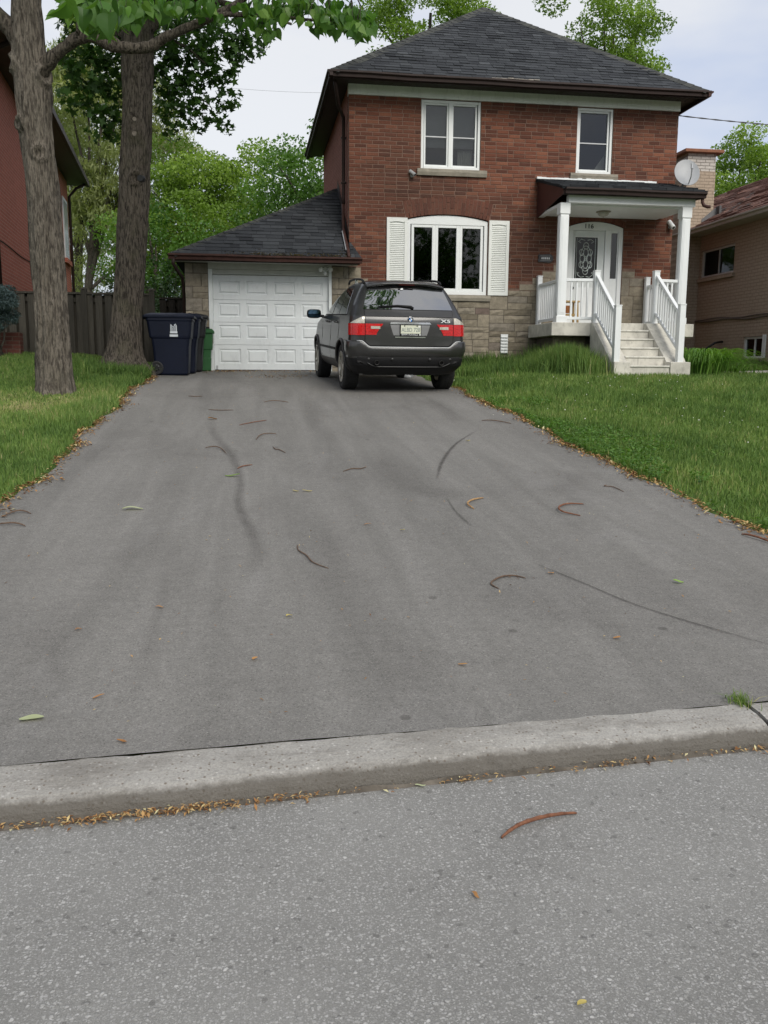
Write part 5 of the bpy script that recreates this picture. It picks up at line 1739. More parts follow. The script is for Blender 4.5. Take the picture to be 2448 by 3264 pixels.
# number plate well with bright frame and grip strip
M_WELL = plain('plate_well', (.24, .24, .245), .35, .5, var=.06)
well_u = lambda z: .235 + .075 * ((z - .84) / .20) ** .7
patch('plate_well', zz(.838, 1.028, 8), lambda z: -well_u(z), well_u, .0095, M_WELL, gate, 10)
patch('grip_strip', zz(1.030, 1.058, 4), lambda z: -.318 + (z - 1.03) * .8, lambda z: .318 - (z - 1.03) * .8, .030, M_CHROME, gate, 12)
patch('well_lip', zz(.832, .846, 3), lambda z: -.232, lambda z: .232, .016, M_CHROME, gate, 8)
yp = yrz(.94) - .020
pf = MB().box(-.163, .163, yp - .008, yp + .012, .862, 1.022).build('plate_frame', M_TRIM, gate, bevel=.004)
MB().box(-.152, .152, yp - .011, yp - .008, .893, 1.014).build('number_plate', plain('plate_enamel', (.62, .64, .52), .4, var=.1, scale=20), pf)
text_mesh('ALBD 728', .084, .001, plain('plate_blue', (.16, .19, .20), .5), 'plate_number', pf, (.0, yp - .0115, .945), (R(90), 0, 0), .80)
text_mesh('BMW Autohaus', .034, .0008, M_WHITE, 'frame_lettering', pf, (-.012, yp - .0085, .8775), (R(90), 0, 0), 1.15)
MB().lathe([(.012, -.0005), (0, -.001)], 14, 'y', (.143, yp - .0085, .8775)).build('frame_badge', M_WHITE, pf)
MB().box(.118, .146, yp - .0125, yp - .011, .985, 1.008).build('validation_sticker', M_WHITE, pf)
for s_ in (-1, 1):
    MB().lathe([(.010, -.001), (.007, -.005), (0, -.006)], 10, 'y', (s_ * .095, yp - .011, 1.004)).build('plate_screw', M_TRIM, pf)
# round badge, blue and white quarters
yb_ = yrz(1.095) - .014
bd = MB().lathe([(0, -.004), (.036, -.004), (.042, -.008), (.047, -.005), (.049, .004)], 28, 'y', (0, yb_, 1.092)).build('badge', M_CHROME, gate, smooth=True)
MB().lathe([(.026, -.010), (.040, -.010), (.0405, -.004)], 28, 'y', (0, yb_, 1.092)).build('badge_ring', M_TRIM, bd)
M_BBLUE = plain('badge_blue', (.05, .20, .55), .3)
for q in range(4):
    a0 = q * math.pi / 2
    pts_ = [(0, yb_ - .0105, 1.092)] + [(.0255 * math.cos(a0 + math.pi / 2 * i / 6), yb_ - .0105, 1.092 + .0255 * math.sin(a0 + math.pi / 2 * i / 6)) for i in range(7)]
    MB().add(pts_, [tuple(range(8))]).build('badge_quarter', M_BBLUE if q % 2 else M_WHITE, bd)
text_mesh('B M W', .012, .0004, M_WHITE, 'badge_lettering', bd, (0, yb_ - .0108, 1.124), (R(90), 0, 0), 1)
tx = text_mesh('X5', .066, .003, M_WHITE, 'model_lettering', gate, (.55, yrz(1.085) + .006, 1.078), (R(90), 0, R(8)), 2.0, .0012)
# bumper: wraps both corners, drops under the tailgate
def btop(u):
    a = abs(u)
    return .692 + (.782 - .692) * float(sstep(.60, .74, a))
UB = .60 + .66
rows = []
NBU = 44
for i in range(NBU + 1):
    u = -UB + 2 * UB * i / NBU
    zt_ = btop(u)
    col_ = []
    edge = min(1, (UB - abs(u)) / .10)
    for t, off in ((0, .0), (.02, .026), (.10, .032), (.35, .034), (.6, .028), (.85, .012), (1, -.015)):
        z = zt_ + (.535 - zt_) * t
        col_.append(Pc(u, z, off * (.25 + .75 * edge)))
    rows.append(col_)
bump_ = MB().grid(rows).build('rear_bumper', M_PAINT, car, smooth=True)
bump_.data.set_sharp_from_angle(angle=R(60))
# bright load lip following the bumper edge
MB().tube([Pc(-.80 + 1.6 * i / 40, btop(-.80 + 1.6 * i / 40) - .003, .024) for i in range(41)], .009, 6).build('bumper_strip', M_GREYMETAL, bump_, smooth=True)
# black lower valance with exhausts and skid plate rim
rows = []
for i in range(31):
    u = -.80 + 1.6 * i / 30
    zb_ = .385 + .10 * max(0, (abs(u) - .52) / .28) ** 2
    rows.append([Pc(u, .545, .004), Pc(u, .50, .012), Pc(u, .45, .004), Pc(u, zb_ + .02, .010), Pc(u, zb_, -.002), Pc(u, zb_ - .01, -.10)])
val = MB().grid(rows).build('lower_valance', M_TRIM, car, smooth=True)
MB().tube([Pc(-.64 + 1.28 * i / 30, .40 + .06 * max(0, (abs(-.64 + 1.28 * i / 30) - .46) / .18) ** 2, .014) for i in range(31)], .008, 6).build('valance_rim', plain('valance_edge', (.035, .035, .036), .35), val, smooth=True)
for x in (-.50, .50):
    MB().lathe([(.026, .02), (.036, .0), (.038, .01), (.037, .16), (.026, .16), (.024, .03)], 18, 'y', (x, yrz(.47) - .01, .462)).build('exhaust_pipe', plain('sooty_steel', (.03, .029, .028), .5, .5) if x < 0 else bpy.data.materials['sooty_steel'], val, smooth=True)
for x in (-.27, .31):
    MB().lathe([(.022, .01), (.020, -.006), (0, -.008)], 12, 'y', (x, yrz(.51) - .010, .515)).build('parking_sensor', M_PAINT_D, val, smooth=True)
for x in (-.62, .64):
    MB().lathe([(.022, .01), (.020, -.006), (0, -.008)], 12, 'y', (x, yrz(.51) + .035, .515)).build('parking_sensor', M_PAINT_D, val, smooth=True)
# underbody
MB().box(-.62, .62, -.62, 3.2, .26, .42).box(-.45, .45, -.60, -.3, .27, .36).build('underbody', M_BLACK, car)
MB().tube([(-.02, -.70, .26), (.06, -.72, .245), (.10, -.70, .26)], .03, 8).build('tow_eye', M_GREYMETAL, car)
# rear wiper
wp = MB().tube([(.06, yrz(1.262) - .022, 1.255), (.03, yrz(1.285) - .028, 1.282), (-.18, yrz(1.30) - .024, 1.298), (-.46, yrz(1.285) - .012, 1.280)], [.022, .020, .013, .007], 8).build('rear_wiper', M_TRIM, car, smooth=True)
MB().tube([(.02, yrz(1.272) - .012, 1.270), (-.22, yrz(1.278) - .008, 1.276), (-.48, yrz(1.27) + .0, 1.268)], .006, 6).build('wiper_blade', M_TRIM, wp)
# side glass (three lights each side) and pillars
for s_ in (-1, 1):
    zs_ = zz(1.165, 1.575, 12)
    rear_edge = lambda z: -.30 + (z - 1.165) * .95 + (.0 if z < 1.5 else (z - 1.5) * 1.5)
    front_edge = lambda z: 2.02 - (z - 1.165) * 1.55
    grp = patch('side_window_band', zz(1.150, 1.600, 12), lambda z: s_ * u_at(rear_edge(z) - .035, z), lambda z: s_ * u_at(front_edge(z) + .03, z), .003, M_TRIM, car, 20)
    for (a, b_) in ((None, .36), (.40, 1.00), (1.06, None)):
        fa = (lambda z: rear_edge(z)) if a is None else (lambda z, a=a: a + (z - 1.165) * (.10 if a < 1 else -.02))
        fb = (lambda z: front_edge(z)) if b_ is None else (lambda z, b_=b_: b_ + (z - 1.165) * (.10 if b_ < .9 else -.02))
        patch('side_window', zs_, lambda z, fa=fa: s_ * u_at(min(fa(z), fb(z) - .005), z), lambda z, fa=fa, fb=fb: s_ * u_at(max(fb(z), fa(z) + .004), z), .0075, M_CARGLASS, grp, 10)
    # door shut lines, handles, rub strip, roof rail, mirror
    for yd_ in (1.03, 2.02):
        patch('shut_line', zz(.46, 1.14, 8), lambda z: s_ * u_at(yd_ + .10 * max(0, .7 - z), z), lambda z: s_ * u_at(yd_ + .007 + .10 * max(0, .7 - z), z), .0025, M_TRIM, body, 2)
    patch('shut_line', zz(.78, 1.14, 8), lambda z: s_ * u_at(.22 + .3 * max(0, .95 - z), z), lambda z: s_ * u_at(.227 + .3 * max(0, .95 - z), z), .0025, M_TRIM, body, 2)
    patch('rub_strip', zz(.60, .635, 3), lambda z: s_ * u_at(.44, z), lambda z: s_ * u_at(2.30, z), .014, M_TRIM, body, 16)
    for yh in (.42, 1.30):
        pp = [Pc(s_ * u_at(yh, 1.035), 1.035, .004), Pc(s_ * u_at(yh + .03, 1.042), 1.042, .034), Pc(s_ * u_at(yh + .17, 1.046), 1.046, .034), Pc(s_ * u_at(yh + .20, 1.046), 1.046, .004)]
        MB().tube(pp, .014, 8).build('door_handle', M_CHROME if False else M_PAINT, body, smooth=True)
    rr_ = [(s_ * .60, -.36, 1.630), (s_ * .605, -.28, 1.660), (s_ * .605, -.10, 1.688), (s_ * .60, .3, 1.708), (s_ * .58, .8, 1.712), (s_ * .57, 1.1, 1.695), (s_ * .565, 1.2, 1.66)]
    MB().tube([tuple(p_) for p_ in spline(rr_, 24)], .018, 8).build('roof_rail', M_TRIM, car, smooth=True)
    MB().box(s_ * .60 - .016, s_ * .60 + .016, .28, .36, 1.63, 1.70).build('rail_foot', M_CHROME, car)
    # mirror: rounded housing with glass facing back
    cxm, cym, czm = s_ * 1.045, 2.08, 1.165
    rows = []
    for t, sc in ((0, .92), (.012, 1.0), (.06, 1.0), (.11, .82), (.14, .45), (.15, .05)):
        ring = []
        for i in range(20):
            a = 2 * math.pi * i / 20
            ca, sa = math.cos(a), math.sin(a)
            ring.append((cxm + .125 * sc * math.copysign(abs(ca) ** .55, ca), cym - .06 + t, czm + .078 * sc * math.copysign(abs(sa) ** .55, sa)))
        rows.append(ring)
    mm = MB().grid(rows, close=True)
    mir = mm.build('wing_mirror', M_TRIM, car, smooth=True)
    gl = [(x * .93 + cxm * .07, cym - .056, z * .93 + czm * .07) for (x, _, z) in rows[0]]
    MB().add(gl, [tuple(range(20))]).build('mirror_glass', plain('mirror_blue', (.07, .13, .19), .04, 1.0, var=.3, scale=30) if s_ < 0 else bpy.data.materials['mirror_blue'], mir)
    MB().obox((s_ * .86, 2.10, 1.12), (s_ * .96, 2.10, 1.135), .06, .05).build('mirror_stalk', M_TRIM, mir)
# fuel flap
# wheels
def wheel(s_, yc):
    wo = bpy.data.objects.new('wheel', MB().lathe([(.235, -.105), (.30, -.118), (.335, -.116), (.352, -.095), (.357, -.05), (.3575, .05), (.352, .095), (.335, .116), (.30, .118), (.235, .105)], 40, 'x').mesh('tyre', M_TYRE, True))
    COL.objects.link(wo)
    wo.parent = car
    wo.location = (s_ * .775, yc, .355)
    wo.rotation_euler = (random.uniform(0, 1), 0, 0)
    tread = MB()
    for i in range(60):
        a = 2 * math.pi * i / 60
        for x0, x1 in ((-.09, -.035), (-.02, .02), (.035, .09)):
            aa = a + (.03 if x0 > -.03 and x1 < .03 else 0)
            c_, q_ = math.cos(aa), math.sin(aa)
            c2, q2 = math.cos(aa + .075), math.sin(aa + .075)
            r0, r1 = .354, .362
            tread.add([(x0, c_ * r1, q_ * r1), (x1, c_ * r1, q_ * r1), (x1, c2 * r1, q2 * r1), (x0, c2 * r1, q2 * r1), (x0, c_ * r0, q_ * r0), (x1, c_ * r0, q_ * r0), (x1, c2 * r0, q2 * r0), (x0, c2 * r0, q2 * r0)], [(0, 1, 2, 3), (0, 4, 5, 1), (2, 6, 7, 3), (0, 3, 7, 4), (1, 5, 6, 2)])
    tread.build('tread', M_TYRE, wo)
    f_ = s_ * .085
    rim = MB().lathe([(.238, s_ * .112), (.245, s_ * .118), (.235, s_ * .118), (.222, s_ * .10), (.215, s_ * .02), (.215, -s_ * .10)], 36, 'x').build('rim', M_RIM, wo, smooth=True)
    MB().lathe([(.20, s_ * .0), (0, s_ * .0)], 30, 'x').build('brake_disc', M_GREYMETAL, wo)
    sp = MB()
    for i in range(10):
        a = 2 * math.pi * i / 10 + (.16 if i % 2 else -.16)
        h0, h1 = Vector((f_ + s_ * .004, math.cos(a) * .04, math.sin(a) * .04)), Vector((f_ + s_ * .018, math.cos(a + (.10 if i % 2 else -.10)) * .222, math.sin(a + (.10 if i % 2 else -.10)) * .222))
        sp.obox(h0, h1, .030, .030, (1, 0, 0))
    sp.build('spokes', M_RIM, wo, bevel=.005)
    MB().lathe([(0, f_ + s_ * .030), (.035, f_ + s_ * .026), (.06, f_ + s_ * .01), (.06, f_ - s_ * .03)], 20, 'x').build('hub_cap', M_RIM, wo, smooth=True)
for yc in (0, 2.76):
    for s_ in (-1, 1):
        wheel(s_, yc)
# ------------------------------------------------------------------ leaves, bark and tree builders
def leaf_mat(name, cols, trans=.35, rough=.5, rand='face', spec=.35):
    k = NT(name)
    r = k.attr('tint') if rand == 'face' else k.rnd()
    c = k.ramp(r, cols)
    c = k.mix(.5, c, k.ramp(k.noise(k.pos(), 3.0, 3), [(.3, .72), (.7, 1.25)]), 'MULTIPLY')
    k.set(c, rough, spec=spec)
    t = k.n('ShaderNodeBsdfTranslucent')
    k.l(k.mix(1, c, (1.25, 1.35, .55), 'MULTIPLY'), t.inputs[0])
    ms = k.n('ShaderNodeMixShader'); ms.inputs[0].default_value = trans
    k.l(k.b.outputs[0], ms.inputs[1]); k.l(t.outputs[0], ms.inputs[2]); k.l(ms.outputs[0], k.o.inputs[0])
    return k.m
M_L_MAPLE = leaf_mat('maple_leaves', [(0, (.030, .068, .018)), (.5, (.052, .118, .026)), (1, (.10, .20, .042))], .36)
M_L_CAT = leaf_mat('catalpa_leaves', [(0, (.040, .100, .018)), (.4, (.070, .160, .028)), (.8, (.110, .22, .040)), (1, (.16, .27, .055))], .42, .42, 'object')
M_L_CATF = leaf_mat('catalpa_crown_leaves', [(0, (.050, .135, .022)), (.5, (.085, .20, .035)), (1, (.13, .27, .05))], .45, .42)
M_L_BRIGHT = leaf_mat('bright_spring_leaves', [(0, (.095, .165, .026)), (.5, (.185, .295, .050)), (1, (.30, .42, .09))], .45)
M_L_MID = leaf_mat('mid_green_leaves', [(0, (.045, .110, .020)), (.5, (.095, .20, .036)), (1, (.16, .29, .058))], .4)
M_L_WILLOW = leaf_mat('olive_willow_leaves', [(0, (.17, .205, .085)), (.5, (.25, .29, .125)), (1, (.34, .37, .18))], .5)
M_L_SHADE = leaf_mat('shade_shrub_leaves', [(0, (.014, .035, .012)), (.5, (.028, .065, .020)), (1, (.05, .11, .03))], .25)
M_L_SPRUCE = leaf_mat('blue_spruce_needles', [(0, (.045, .075, .075)), (.5, (.075, .115, .115)), (1, (.12, .165, .165))], .1, .7)
M_GRASS = leaf_mat('grass_blades', [(0, (.056, .110, .028)), (.35, (.122, .205, .052)), (.65, (.185, .275, .074)), (.85, (.265, .315, .105)), (1, (.42, .38, .20))], .30, .55, spec=.2)
M_DAYLILY = leaf_mat('strap_leaves', [(0, (.075, .17, .030)), (.5, (.14, .28, .050)), (1, (.22, .37, .08))], .4, .45)

def bark_mat(name, c1, c2, c3):
    k = NT(name)
    p = k.pos((1, 1, .20))
    n1 = k.noise(p, 36, 5, .6, .5)
    n2 = k.noise(k.pos(), 3.0, 4)
    n3 = k.noise(k.pos((1, 1, .5)), 70, 3)
    c = k.mix(k.ramp(n1, [(.40, 0), (.56, 1)]), c1, c2)
    c = k.mix(k.math('MULTIPLY', k.ramp(n2, [(.5, 0), (.72, 1)]), .5), c, c3)
    c = k.mix(.6, c, k.ramp(n3, [(.3, .7), (.7, 1.3)]), 'MULTIPLY')
    k.set(c, .93, spec=.15)
    k.bump(k.math('ADD', n1, k.math('MULTIPLY', n3, .4)), 1.0, .03)
    return k.m
M_BARK1 = bark_mat('catalpa_bark', (.062, .053, .044), (.180, .157, .130), (.135, .122, .098))
M_BARK2 = bark_mat('maple_bark', (.034, .029, .024), (.120, .102, .083), (.095, .090, .058))
M_BARK3 = bark_mat('grey_limb_bark', (.035, .03, .025), (.085, .075, .062), (.06, .06, .045))
M_CUT = plain('cut_wood', (.20, .17, .14), .9, var=.25, scale=30)

from mathutils import noise as mnoise
def trunk(name, ctrl, mat, parent, seed=0, ridge=.022, nseg=64, dz=.055, knots=()):
    """ctrl: (x, y, z, r); fissured bark is real relief"""
    C = np.array(ctrl, float)
    zs_ = np.arange(C[0, 2], C[-1, 2], dz)
    rows = []
    sp_ = spline(C, max(len(zs_), 8))
    for p in sp_:
        x, y, z, r = p
        row = []
        for kx in range(nseg):
            a = 2 * math.pi * kx / nseg
            ca, sa = math.cos(a), math.sin(a)
            f1 = mnoise.noise(Vector((ca * 5.2 + seed + .25 * math.sin(z * 2.3), sa * 5.2, z * .62)))
            f2 = mnoise.noise(Vector((ca * 12 + seed, sa * 12, z * 1.9 + 5)))
            lump = mnoise.noise(Vector((ca * 1.1 + seed * 3, sa * 1.1, z * .8)))
            fl2 = math.exp(-max(0, z - C[0, 2] - .2) / .22) * r * .32 * max(0, math.cos(5 * a + seed)) ** 1.5
            d = fl2 + ridge * (.9 - 2.6 * abs(f1) ** .8) * .75 + ridge * .7 * f2 + r * .10 * lump
            for (ka, kz, kr, kh) in knots:
                da = math.atan2(math.sin(a - ka), math.cos(a - ka)) * r
                q = math.hypot(da, z - kz) / kr
                if q < 1.6:
                    d += kh * (math.exp(-((q - .75) / .28) ** 2) - .55 * math.exp(-(q / .4) ** 2))
            row.append((x + (r + d) * ca, y + (r + d) * sa, z))
        rows.append(row)
    m = MB().grid(rows, close=True)
    n = nseg
    m.f.append(tuple(range((len(rows) - 1) * n, len(rows) * n)))
    o = m.build(name, mat, smooth=True)
    if parent: abs_parent(o, parent)
    return o
def limb(name, pts, rads, mat, parent, n=24, nseg=14, wob=.012, seed=1):
    C = np.array([tuple(p) + (r,) for p, r in zip(pts, rads)], float)
    sp_ = spline(C, n)
    rg = random.Random(seed)
    P_ = [(p[0] + rg.uniform(-wob, wob), p[1] + rg.uniform(-wob, wob), p[2] + rg.uniform(-wob, wob)) for p in sp_]
    Rr = [p[3] * rg.uniform(.92, 1.1) for p in sp_]
    o = MB().tube(P_, Rr, nseg).build(name, mat, smooth=True)
    if parent: abs_parent(o, parent)
    return o

def leaf_cards(centers, size, rng, shape='kite', up_bias=.4, droop=None):
    """numpy leaf faces at centers. returns V, F"""
    n = len(centers)
    nrm = rng.normal(size=(n, 3)); nrm[:, 2] += up_bias * 2
    nrm /= np.linalg.norm(nrm, axis=1)[:, None]
    d = rng.normal(size=(n, 3))
    if droop is not None:
        d = d * (1 - abs(droop)) + np.array([0, 0, -1.0]) * droop * 2
    d -= nrm * (d * nrm).sum(1)[:, None]
    d /= np.maximum(np.linalg.norm(d, axis=1), 1e-6)[:, None]
    s = np.cross(nrm, d)
    sz = size * rng.uniform(.65, 1.3, n)
    if shape == 'kite':
        tm = [(-.5, 0, 0), (.0, .30, .06), (.5, 0, -.04), (.0, -.30, .06)]
    elif shape == 'narrow':
        tm = [(-.5, 0, 0), (.0, .11, .02), (.5, 0, -.05), (.0, -.11, .02)]
    elif shape == 'maple':
        tm = []
        for i in range(10):
            a = math.pi * 2 * i / 10
            r = (.56 if i % 2 == 0 else .27)
            if i == 5: r = .20
            tm.append((r * math.cos(a), r * math.sin(a) * 1.05, .10 * (abs(math.sin(a)) ** 2) - .04))
    tm = np.array(tm)
    V = centers[:, None, :] + sz[:, None, None] * (tm[None, :, 0, None] * d[:, None, :] + tm[None, :, 1, None] * s[:, None, :] + tm[None, :, 2, None] * nrm[:, None, :])
    kx = len(tm)
    F = np.arange(n * kx).reshape(n, kx)
    return V.reshape(-1, 3), F
def cluster_points(rng, centers, radii, per):
    out = []; ids = []
    for ci, (c, r) in enumerate(zip(centers, radii)):
        m = max(1, int(per * (r[0] * r[1] * r[2] if hasattr(r, '__len__') else r ** 3) ** .78))
        q = rng.normal(size=(m, 3))
        q /= np.linalg.norm(q, axis=1)[:, None]
        q *= rng.uniform(.25, 1.0, (m, 1)) ** .5
        out.append(np.asarray(c) + q * np.asarray(r)); ids.append(np.full(m, ci))
    global LAST_IDS
    LAST_IDS = np.concatenate(ids)
    return np.concatenate(out)
def crown_clusters(rng, center, radii, n, rmin=.5, rmax=1.1, shell=.55):
    q = rng.normal(size=(n, 3)); q /= np.linalg.norm(q, axis=1)[:, None]
    t = rng.uniform(shell ** 3, 1, (n, 1)) ** (1 / 3)
    wob = 1 + .22 * np.sin(q[:, :1] * 5 + center[0]) * np.cos(q[:, 1:2] * 4 + 1) + .15 * rng.normal(size=(n, 1)) * .6
    C = np.asarray(center) + q * t * np.asarray(radii) * wob
    r = rng.uniform(rmin, rmax, n)
    R_ = np.stack([r * 1.15, r * 1.15, r * .62], 1)
    return C, R_
def tree(name, label, base, center, radii, n_cl, per, lsize, mat, bark, trunk_r, seed, shape='kite', group=None, rmin=.5, rmax=1.1, droop=None, limbs=9, shell=.5, extra=None, tint=None, fork=.45):
    rng = np.random.default_rng(seed)
    t = thing(name, label, 'tree', tuple(base), 0, group)
    C, R_ = crown_clusters(rng, center, radii, n_cl, rmin, rmax, shell)
    if extra is not None:
        C = np.concatenate([C, np.array([e[:3] for e in extra])]); R_ = np.concatenate([R_, np.array([(e[3], e[3], e[4]) for e in extra])])
    pts = cluster_points(rng, C, R_, per)
    V, F = leaf_cards(pts, lsize, rng, shape, .35, droop)
    tn = np.clip(rng.normal(.45, .13, len(pts)) + rng.normal(0, .24, len(C))[LAST_IDS], 0, 1)
    o = link('crown', big_mesh('crown', V, F, mat, tn))
    abs_parent(o, t)
    b = Vector(base); c = Vector(center)
    fk = b.lerp(c, fork)
    limb('trunk', [b - Vector((0, 0, .2)), b.lerp(fk, .5) + Vector((rng.normal() * .15, 0, 0)), fk, c + Vector((0, 0, radii[2] * .3))], [trunk_r * 1.25, trunk_r, trunk_r * .8, trunk_r * .25], bark, t, 16, 10)
    idx = rng.choice(len(C), min(limbs, len(C)), replace=False)
    for i in idx:
        e = Vector(C[i]); st = b.lerp(c, fork + rng.uniform(-.08, .35))
        md = st.lerp(e, .5) + Vector((0, 0, .25 * (e - st).length * .4))
        limb('limb', [st, md, e], [trunk_r * .42, trunk_r * .26, trunk_r * .07], bark, t, 10, 7, .02, int(i))
    return t

# ------------------------------------------------------------------ trees behind the houses
tree('broadleaf_tree', 'bright green leafy tree rising behind the garage roof', (-1.2, 38, 1.4), (-.9, 38, 6.7), (3.3, 2.8, 3.3), 110, 760, .135, M_L_BRIGHT, M_BARK3, .24, 101, rmin=.55, rmax=1.15, limbs=16, shell=.35)
tree('broadleaf_tree', 'deeper green tree close against the left side of the brick house', (3.2, 32, 1.4), (2.7, 32, 6.6), (2.1, 2.2, 3.4), 60, 700, .13, M_L_MID, M_BARK3, .2, 102, rmin=.5, rmax=.95, limbs=10, shell=.35)
tree('broadleaf_tree', 'low spreading green tree between the two trunks and the garage', (-3.4, 34, 1.4), (-3.2, 34, 4.6), (2.1, 2.0, 2.6), 50, 600, .13, M_L_MID, M_BARK3, .16, 103, rmin=.5, rmax=.95, limbs=12, shell=.35)
tree('willow_tree', 'tall pale olive willow between the left neighbour and the trunks', (-8.2, 46, 1.4), (-6.6, 46, 11.6), (3.6, 3.0, 5.8), 100, 560, .28, M_L_WILLOW, M_BARK3, .24, 104, shape='narrow', droop=.55, rmin=.6, rmax=1.2, limbs=11, shell=.3, fork=.35)
tree('willow_tree', 'pale feathery treetop behind the willow beside the left trunk', (-9.8, 55, 1.4), (-9.4, 55, 12.6), (2.4, 2.4, 5.6), 46, 420, .30, M_L_WILLOW, M_BARK3, .26, 105, shape='narrow', droop=.5, rmin=.6, rmax=1.2, limbs=12, shell=.3)
tree('broadleaf_tree', 'small yellow green tree crown left of the roof peak', (7.6, 40, 1.5), (8.1, 40, 15.6), (2.9, 2.4, 2.9), 62, 760, .14, M_L_BRIGHT, M_BARK3, .24, 106, rmin=.5, rmax=.95, limbs=12, shell=.45, extra=[(6.55, 40, 17.0, .75, .75), (6.7, 40, 16.2, .7, .6), (9.3, 40, 17.7, 1.0, .9), (9.9, 40, 18.2, .8, .7)])
tree('broadleaf_tree', 'green tree crown standing behind the right slope of the roof', (16.4, 40, 1.5), (16.4, 40, 15.2), (2.0, 1.9, 2.9), 64, 760, .14, M_L_BRIGHT, M_BARK3, .24, 107, rmin=.5, rmax=.95, limbs=12, shell=.4, extra=[(13.5, 40, 17.4, .85, .8), (13.9, 40, 18.4, .6, .6), (17.6, 40, 17.4, .8, .7), (18.1, 40, 18.0, .5, .5)])
tree('broadleaf_tree', 'green treetop behind the tan bungalow chimney', (26.0, 45, 1.5), (26.0, 45, 10.4), (2.5, 2.2, 2.9), 64, 700, .15, M_L_BRIGHT, M_BARK3, .24, 108, rmin=.5, rmax=.95, limbs=10, shell=.4)
def shrub(name, label, center, radii, n_cl, per, lsize, mat, seed, shape='kite', rmin=.3, rmax=.6, base=None, cat='shrub', group=None):
    rng = np.random.default_rng(seed)
    bz = g(center[0], center[1])
    t = thing(name, label, cat, (center[0], center[1], bz), 0, group)
    C, R_ = crown_clusters(rng, center, radii, n_cl, rmin, rmax, .3)
    C[:, 2] = np.maximum(C[:, 2], bz + .1)
    pts = cluster_points(rng, C, R_, per)
    V, F = leaf_cards(pts, lsize, rng, shape, .3)
    o = link('foliage', big_mesh('foliage', V, F, mat, np.clip(rng.normal(.5, .24, len(pts)), 0, 1)))
    abs_parent(o, t)
    for i in range(7):
        e = C[rng.integers(len(C))]
        limb('stem', [(center[0] + rng.normal() * .1, center[1] + rng.normal() * .1, bz - .05), tuple((np.array((center[0], center[1], bz)) + e) / 2 + rng.normal(size=3) * .08), tuple(e)], [.03, .02, .006], M_BARK3, t, 8, 6, .01, i)
    return t
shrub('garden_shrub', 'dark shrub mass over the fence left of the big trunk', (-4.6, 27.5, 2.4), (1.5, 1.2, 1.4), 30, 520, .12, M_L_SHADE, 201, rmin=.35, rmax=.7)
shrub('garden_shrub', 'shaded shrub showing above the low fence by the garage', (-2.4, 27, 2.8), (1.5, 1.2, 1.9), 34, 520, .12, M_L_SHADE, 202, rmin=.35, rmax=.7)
shrub('garden_shrub', 'leafy shrub filling the gap right of the fence post', (-1.0, 29, 2.6), (1.2, 1.0, 2.0), 26, 520, .12, M_L_MID, 203, rmin=.35, rmax=.65)
shrub('blue_spruce', 'clipped blue spruce at the left edge before the fence', (-4.62, 17.7, 2.36), (.40, .38, .40), 34, 26000, .07, M_L_SPRUCE, 204, 'narrow', .14, .22)
# low red brick pier under the spruce
lp = MB().box(-4.98, -4.36, 18.3, 18.55, 1.3, 1.98).build('brick_pier', tex_brick('red_brick_pier', (.15, .055, .042), (.12, .045, .034), (.16, .10, .08), axis='x'))  # brick colour darkened to put the pier in shade
tag(lp, 'low red brick garden wall below the blue spruce', 'wall')

# ------------------------------------------------------------------ trees across the street, seen only in the glass
proto = tree('street_tree', 'leafy tree across the street mirrored in the window panes', (-9, -17, 0), (-9, -17, 5.2), (3.6, 2.6, 3.6), 60, 130, .34, M_L_MID, M_BARK3, .25, 130, rmin=.7, rmax=1.3, limbs=4, shell=.3, group='trees across the street')
for (dx_, dy_, sc_, rz_) in ((7.0, -1.0, 1.1, 1.2), (13.5, .6, .95, 2.4), (20.5, -.8, 1.15, 3.9), (27.5, .3, 1.0, 5.1), (-7.5, .5, 1.05, .7)):
    c_ = proto.copy(); COL.objects.link(c_)
    c_.location = (-9 + dx_, -17 + dy_, 0); c_.rotation_euler = (0, 0, rz_); c_.scale = (sc_,) * 3
    for ch in proto.children:
        d_2 = ch.copy(); COL.objects.link(d_2); d_2.parent = c_
        d_2.matrix_parent_inverse = ch.matrix_parent_inverse.copy()

# ------------------------------------------------------------------ catalpa: front trunk
cat = thing('catalpa_tree', 'front tree with ridged grey trunk, long limb and large heart shaped leaves', 'tree', (-2.76, 13.5, .95))
trunk('trunk', [(-2.76, 13.5, .70, .30), (-2.76, 13.5, 1.05, .25), (-2.76, 13.5, 1.9, .222), (-2.775, 13.5, 2.85, .215), (-2.785, 13.5, 3.8, .212), (-2.835, 13.5, 4.5, .200), (-2.85, 13.5, 5.2, .222), (-2.87, 13.5, 5.6, .205), (-2.875, 13.5, 6.2, .178), (-2.86, 13.5, 7.4, .16), (-2.7, 13.4, 9.2, .11)], M_BARK1, cat, 3.1, .030, 96, .04,
      knots=((-1.35, 4.22, .12, .04), (-2.6, 4.62, .10, .05), (-2.9, 5.4, .13, .05), (-.6, 5.25, .14, .05)))
limb('limb', [(-2.80, 13.5, 5.22), (-2.62, 13.4, 5.42), (-2.40, 13.3, 5.57), (-2.17, 13.2, 5.69), (-1.95, 13.2, 5.72), (-1.75, 13.2, 5.62), (-1.45, 13.2, 5.61), (-1.20, 13.2, 5.65), (-.94, 13.15, 5.79), (-.40, 13.1, 6.02), (.08, 13.0, 6.28), (.5, 12.9, 6.8), (.9, 12.8, 7.5)], [.13, .10, .075, .085, .075, .075, .072, .075, .060, .055, .048, .035, .02], M_BARK2, cat, 60, 14, .006, 2)
